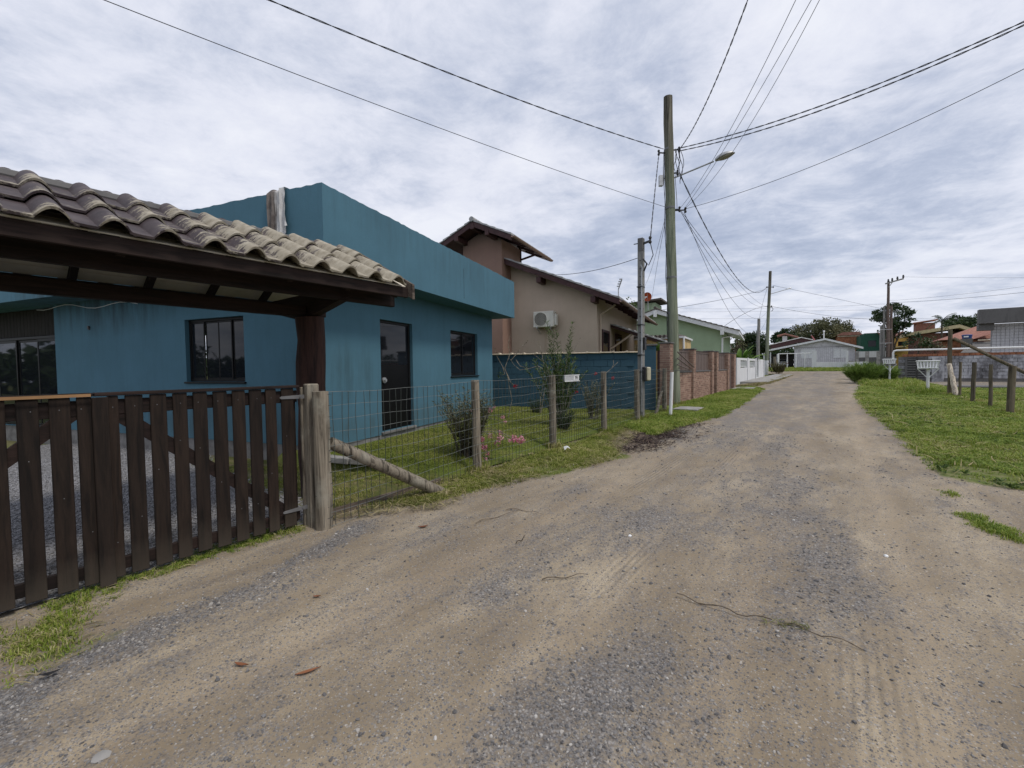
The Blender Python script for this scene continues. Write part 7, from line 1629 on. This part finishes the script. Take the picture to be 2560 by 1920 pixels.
can = [cane(1270, 1045, [(1280, 1000, 0), (1272, 960, 0), (1268, 935, 0), (1250, 905, .1), (1240, 885, .1), (1236, 870, 0)], Y), cane(1268, 935, [(1276, 955, 0), (1284, 962, 0), (1289, 966, 0)], Y), cane(1272, 950, [(1262, 920, 0), (1275, 885, 0), (1270, 860, .1), (1276, 838, .1)], Y), cane(1278, 900, [(1296, 880, 0), (1308, 862, 0), (1320, 852, 0)], Y), cane(1256, 915, [(1262, 935, 0), (1252, 940, 0)], Y), cane(1290, 900, [(1300, 915, 0), (1318, 920, 0)], Y)]
rb = plant('rose_bush', 'straggling rose bush with one red rose by the blue house corner', p, can, (6, .05, .014, .2, .4, 0), M['greystem'], M['leaf_dry'], .010, 'rose bush')
b = MB(); ti = []; blossom(b, ti, Vector(tuple(atY(1288.5, 966, Y - .4))), .06, 28); o = rb.part('rose', b, M['red'], smooth=False); set_tint(o.data, ti)
b = MB(); ti = []
for k in range(26): leaf_add(b, ti, Vector(tuple(atY(1252 + rnd.gauss(0, 7), 938 + rnd.gauss(0, 5), Y))), (rnd.gauss(0, 1), rnd.gauss(0, 1), rnd.gauss(0, .6)), .07, .018, rnd.random())
o = rb.part('leaves', b, M['leaf_mid'], smooth=False); set_tint(o.data, ti)
p = gpt(1483, 1048); ss = stems(p, 26, 1.0, .20, .22, .008, 8, .03); T = plant('grey_shrub', 'greyish narrow shrub in front of the wall near the service post', p, ss, (8, .08, .009, .1, .6, 0), M['greystem'], M['leaf_grey'], .008, 'shrub')
for (u, v) in ((1490, 935), (1532, 945)): b = MB(); ti = []; blossom(b, ti, Vector(tuple(atY(u, v, p[1]))), .05, 22); o = T.part('rose', b, M['red'], smooth=False); set_tint(o.data, ti)
can = [cane(1498, 960, [(1512, 935, 0), (1530, 920, 0), (1545, 905, 0)], p[1]), cane(1530, 920, [(1534, 910, 0), (1533, 900, 0)], p[1])]; b = MB()
for ps in can: b.tube(ps, .006, 5)
T.part('stems', b, M['greystem'])
p = gpt(1340, 1032); ss = stems(p, 24, .4, .1, .5, .004); plant('low_tuft', 'low dark tuft at the foot of the dark blue wall', p, ss, (4, .10, .006, 0, .6, 0), M['bark'], M['leaf_dark'], .004)
p = gpt(1217, 1010); ss = stems(p, 8, 1.05, .06, .10, .006, 8, .02); plant('dry_stalks', 'dry brown flower stalks between first post and blue house corner', p, ss, (5, .06, .012, .6, .5, 0), M['twig'], M['leaf_dry'], .006)
# green planter tufts on top of the boundary wall by the pillar
for (u, v, n_, hh, lab) in ((1632, 872, 60, .38, 'bright tufty plants above the coping beside the brick pillar'), (1660, 868, 50, .45, 'bright tufty plants behind the near utility pole foot')):
    p = atY(u, v + 6, pb[1] + .9); ss = stems(p, n_, hh * .5, .35, .5, .004); plant('planter_tufts', lab, p, ss, (5, .14, .010, 0, .75, 0), M['bark'], M['leaf_bright'], .004)
# tall grass clump at the corner of the right verge
n = 26000; s = rng.uniform(7, 30, n); l = rng.uniform(.6, 10, n); k = inpoly(s, l, RGP); s, l = s[k], l[k]; k = rng.random(len(s)) < np.clip(3 * (fbm(s * 1.1 + 5, l * 1.1, 3, 83) - .50), 0, 1) * np.clip(11 / np.hypot(s, l), .1, 1); s, l = s[k], l[k]
def weed(seed):
    r = random.Random(seed); b = MB(); ti = []
    for k in range(9): a = r.uniform(0, 6.28); el = r.uniform(.2, 1.1); leaf_add(b, ti, Vector((0, 0, .01)), (math.cos(a) * math.cos(el), math.sin(a) * math.cos(el), math.sin(el)), r.uniform(.07, .16), r.uniform(.012, .024), r.random())
    me = b.mesh('weed_leaves', (0, 0, 0), False); set_tint(me, ti); me.materials.append(M['leaf_mid']); return me
pts = np.stack([s * math.sin(YS) + l * math.cos(YS), s * math.cos(YS) - l * math.sin(YS), road_z(s, l) + .01], -1)
scatter('verge_weeds', pts, np.stack([rng.normal(0, .1, len(s)), rng.normal(0, .1, len(s)), rng.uniform(0, 6.28, len(s))], -1), rng.uniform(.3, .75, len(s)), [weed(i) for i in range(5)], 'broad-leaved weeds among the grass of the right verge')
for (u, v, hh, n_, sp, lab) in ((2160, 958, 1.15, 110, .55, 'dense tall grass clump at the corner of the right verge'), (2205, 955, .9, 80, .5, 'tall grass around the far waste basket'), (2138, 948, .6, 50, .35, 'lower grass clump at the road end corner')):
    p = at(u, v); ss = stems(p, n_, hh, sp, .5, .006, 6, .05); plant('grass_clump', lab, p, ss, (9, .45, .014, 0, .88, 0), M['leaf_mid'], M['blade_green'], .005, 'grass')
for (u, v, hh, lab) in ((1945, 936, 1.3, 'scruffy bush left of the grey gatepost'), (2128, 919, .8, 'weeds at the low white wall end')):
    p = at(u, v); ss = stems(p, 40, hh, .5, .5, .008, 6, .05); plant('scruffy_bush', lab, p, ss, (7, .30, .03, .1, .7, 0), M['bark'], M['leaf_dry'], .008, 'bush')

# ================================================================== TREES
def crown(clumps, n_leaf, L, wd, seed, squash=.7):
    """clumps: list of (centre, radius). Leaf-sized faces spread through each clump"""
    r = np.random.default_rng(seed); V, Fc, T_ = [], [], []; k0 = 0
    for (c, R) in clumps:
        n = max(8, int(n_leaf * R * R)); d = r.normal(size=(n, 3)); d /= np.linalg.norm(d, axis=1)[:, None]; rad = R * r.random(n) ** .45; p = np.array(c) + d * rad[:, None] * np.array([1, 1, squash])
        a = r.normal(size=(n, 3)) + d * .6; a /= np.linalg.norm(a, axis=1)[:, None]; bb = np.cross(a, r.normal(size=(n, 3))); bb /= np.linalg.norm(bb, axis=1)[:, None]
        ll, ww = L * r.uniform(.6, 1.3, n)[:, None], wd * r.uniform(.6, 1.2, n)[:, None]
        q = np.stack([p - a * ll * .5, p + bb * ww, p + a * ll * .5, p - bb * ww], 1); V.append(q.reshape(-1, 3)); T_.append(np.repeat(np.clip(r.normal(.45, .22) + r.normal(0, .15, n), 0, 1), 4)); Fc.append(np.arange(4 * n).reshape(-1, 4) + k0); k0 += 4 * n
    return np.concatenate(V), np.concatenate(Fc), np.concatenate(T_)
def np_mesh(name, V, Fq, T_, mat, origin):
    me = bpy.data.meshes.new(name); me.vertices.add(len(V)); me.vertices.foreach_set('co', (V - np.array(origin)).ravel()); me.loops.add(Fq.size); me.loops.foreach_set('vertex_index', Fq.ravel().astype(np.int32)); me.polygons.add(len(Fq)); me.polygons.foreach_set('loop_start', np.arange(0, Fq.size, 4, dtype=np.int32)); me.update(calc_edges=True); set_tint(me, T_); me.materials.append(mat); return me
def tree(name, label, u0, u1, vtop, vbot, Y, mat, nclump=26, leafn=120, L=.34, wd=.10, vbase=None, seed=1, gap=.55, cat='tree', trunk_r=.16, flat=.8, limbs=10):
    r = random.Random(seed); c0 = atY((u0 + u1) / 2, (vtop + vbot) / 2, Y); rx, rz = (u1 - u0) / 2 * Y / F_PX, (vbot - vtop) / 2 * Y / F_PX; s_, l_ = sl(c0); zb = float(zg(s_)) - .1
    T = Thing(name, label, cat, WORLD, (c0[0], c0[1], zb)); cl = []
    for i in range(nclump):
        while True:
            d = Vector((r.uniform(-1, 1), r.uniform(-1, 1), r.uniform(-1, 1)))
            if .15 < d.length < 1: break
        d = d * (d.length ** -.35); R = min(rx, rz) * r.uniform(.26, .46) * gap / .55
        cl.append((Vector((c0[0] + d.x * (rx - R * .7), c0[1] + d.y * rx * .7, c0[2] + d.z * (rz - R * .6 * flat))), R))
    b = MB(); top = Vector((c0[0], c0[1], c0[2] - rz * .25)); base = Vector((c0[0] + r.uniform(-.2, .2), c0[1], zb)); ps = [base.lerp(top, t) + Vector((r.uniform(-.12, .12), r.uniform(-.12, .12), 0)) * (1 if 0 < t < 1 else 0) for t in np.linspace(0, 1, 6)]
    b.tube(ps, [trunk_r * (1.15 - .6 * t) for t in np.linspace(0, 1, 6)], 8); tk_ = T.part('trunk', b, M['bark'])
    for i in range(limbs):
        c, R = cl[i % len(cl)]; q = ps[r.randrange(2, 6)]; b = MB(); mid = q.lerp(c, .5) + Vector((r.uniform(-.2, .2), r.uniform(-.2, .2), r.uniform(0, .3))); b.tube([q, mid, c + Vector((0, 0, R * .4))], [trunk_r * .45, trunk_r * .28, .02], 6); T.part('limb', b, M['bark'], tk_)
    V, Fq, T_ = crown(cl, leafn, L, wd, seed, flat); me = np_mesh('crown', V, Fq, T_, mat, T.o); o = bpy.data.objects.new('crown', me); link(o); o.parent = T.root; return T
tree('garden_tree', 'leafy tree top showing behind the brown house eave', 1551, 1592, 738, 810, 34, M['leaf_mid'], 16, 160, .26, .07, seed=3)
tree('dark_tree', 'dark dense tree behind the thin service post', 1835, 1920, 824, 905, 50, M['leaf_dark'], 40, 170, .34, .09, seed=5)
tree('grey_tree', 'half bare greyish tree right of the green house', 1800, 1875, 826, 900, 44, M['leaf_grey'], 18, 60, .26, .06, seed=6, gap=.5, limbs=16)
tree('dark_tree', 'dark spreading tree directly behind the far utility pole', 1925, 2000, 822, 872, 95, M['leaf_dark'], 40, 110, .55, .16, seed=7)
tree('broad_tree', 'broad brownish green tree rising behind the timber house', 1982, 2140, 797, 866, 88, M['leaf_grey'], 80, 78, .46, .13, seed=8, limbs=22, gap=.62)
tree('street_tree', 'open layered dark tree behind the pole cluster', 2182, 2286, 750, 835, 66, M['leaf_dark'], 40, 110, .40, .12, seed=9, gap=.44, flat=.5, limbs=20)
tree('street_tree', 'low part of a dark tree behind the brown power poles', 2196, 2272, 800, 850, 67, M['leaf_dark'], 18, 60, .46, .14, seed=19, gap=.5, flat=.6)
tree('dark_tree', 'rounded dark tree left of the white block building', 2360, 2452, 784, 836, 74, M['leaf_dark'], 44, 110, .46, .13, seed=10)
tree('pale_tree', 'thin greyish tree just left of the concrete parapet', 2428, 2462, 782, 808, 80, M['leaf_grey'], 10, 45, .4, .1, seed=11)
tree('hedge_tree', 'dark overgrown bush below the brown balcony house', 2262, 2330, 833, 878, 50, M['leaf_dark'], 26, 130, .3, .08, seed=12, trunk_r=.08)
tree('hedge_tree', 'dark bush with reddish leaves below the balcony house', 2310, 2368, 838, 880, 49, M['leaf_dry'], 22, 110, .3, .08, seed=13, trunk_r=.08)
tree('hedge_tree', 'dark green bush between green house and white fence wall', 1842, 1880, 872, 912, 38, M['leaf_dark'], 16, 220, .2, .05, seed=14, trunk_r=.06)
for (u, v, Y, lab) in ((2355, 797, 62, 'palm with ragged fronds before the balcony house roof'),):
    c = atY(u, v + 6, Y); T = Thing('palm', lab, 'palm', WORLD, (c[0], c[1], 1.0)); T.part('trunk', MB().tube([(c[0], c[1], 1.0), tuple(c)], [.14, .10], 8), M['bark'])
    for k in range(13):
        a = rnd.uniform(0, 6.28); b = MB(); ti = []; el = rnd.uniform(-.2, 1.1); p_ = Vector(tuple(c)); d = Vector((math.cos(a) * math.cos(el), math.sin(a) * math.cos(el), math.sin(el))); ps = [p_.copy()]
        for i in range(6): p_ = p_ + d * .30; d = (d + Vector((0, 0, -.22))).normalized(); ps.append(p_.copy())
        b.tube(ps, [.03, .028, .025, .02, .015, .01, .006], 4); ti += [.2] * len(b.v)
        for i in range(1, 7):
            for sg in (-1, 1):
                for j in range(3): leaf_add(b, ti, ps[i].lerp(ps[i - 1], j / 3), (ps[i] - ps[i - 1]).normalized() * .6 + (ps[i] - ps[i - 1]).cross(Vector((0, 0, 1))).normalized() * sg - Vector((0, 0, .35)), .42, .03, rnd.random())
        o = T.part('frond', b, M['leaf_dark'], smooth=False); set_tint(o.data, ti)
# banana clump right of the green house
c = atY(1838, 905, 36); T = Thing('banana_plant', 'bright green banana plant beside the green house', 'plant', WORLD, (c[0], c[1], .3))
T.part('stem', MB().tube([(c[0], c[1], .2), (c[0], c[1], 1.6)], [.14, .10], 8).tube([(c[0] + .8, c[1] + .3, .2), (c[0] + .8, c[1] + .3, 1.4)], [.12, .09], 8), M['leaf_dry'] if False else M['bark'])
for k in range(26):
    a = rnd.uniform(0, 6.28); el = rnd.uniform(.3, 1.4); p_ = Vector((c[0] + (.8 if k % 2 else 0) + rnd.uniform(-.3, .3), c[1] + rnd.uniform(-.2, .2), rnd.uniform(1.2, 1.9))); d = Vector((math.cos(a) * math.cos(el), math.sin(a) * math.cos(el), math.sin(el))); sd_ = d.cross(Vector((0, 0, 1))).normalized(); vs, fs = [], []; n_ = 7; L = rnd.uniform(1.1, 1.9)
    for i in range(n_ + 1):
        t = i / n_; w_ = .19 * math.sin(PI * min(.98, .05 + t * .95)) ** .6; vs += [tuple(p_ + sd_ * w_ + Vector((0, 0, .06))), tuple(p_), tuple(p_ - sd_ * w_ + Vector((0, 0, .06)))]; p_ = p_ + d * (L / n_); d = (d + Vector((0, 0, -.17))).normalized()
    for i in range(n_): q = 3 * i; fs += [(q, q + 1, q + 4, q + 3), (q + 1, q + 2, q + 5, q + 4)]
    o = T.part('leaf', MB().add(vs, fs), M['leaf_bright']); set_tint(o.data, [rnd.uniform(.3, 1)] * len(vs))
tree('garden_shrub', 'dark conifer-like shrub beside the banana plant', 1838, 1890, 880, 922, 37.0, M['leaf_dark'], 18, 300, .16, .03, seed=21, trunk_r=.05)
# distant wood, plus an unseen nearer row added to darken window reflections
r2 = np.random.default_rng(5); cl = []
for a in np.arange(0, 360, 1.6):
    for k in range(2):
        if 42 < a < 66 and False: continue
        dd = (110 if -75 < ((a + 180) % 360 - 180) < 75 else 42) * r2.uniform(.92, 1.15); x, y = dd * math.sin(math.radians(a)), dd * math.cos(math.radians(a)); s_, l_ = sl((x, y)); hgt = r2.uniform(.6, 1.3) * (4.4 if dd > 80 else 3.2); cl.append(((x, y, float(zg(s_)) + hgt * r2.uniform(.2, .75)), hgt * r2.uniform(.5, .8)))
V, Fq, T_ = crown(cl, 26, .9, .28, 77, .8); me = np_mesh('far_woods', V, Fq, T_, M['leaf_dark'], (0, 0, 0)); o = bpy.data.objects.new('far_woods', me); link(o); o['kind'] = 'stuff'; o['label'] = 'dark woods behind the houses, plus an unseen row added to darken reflections'
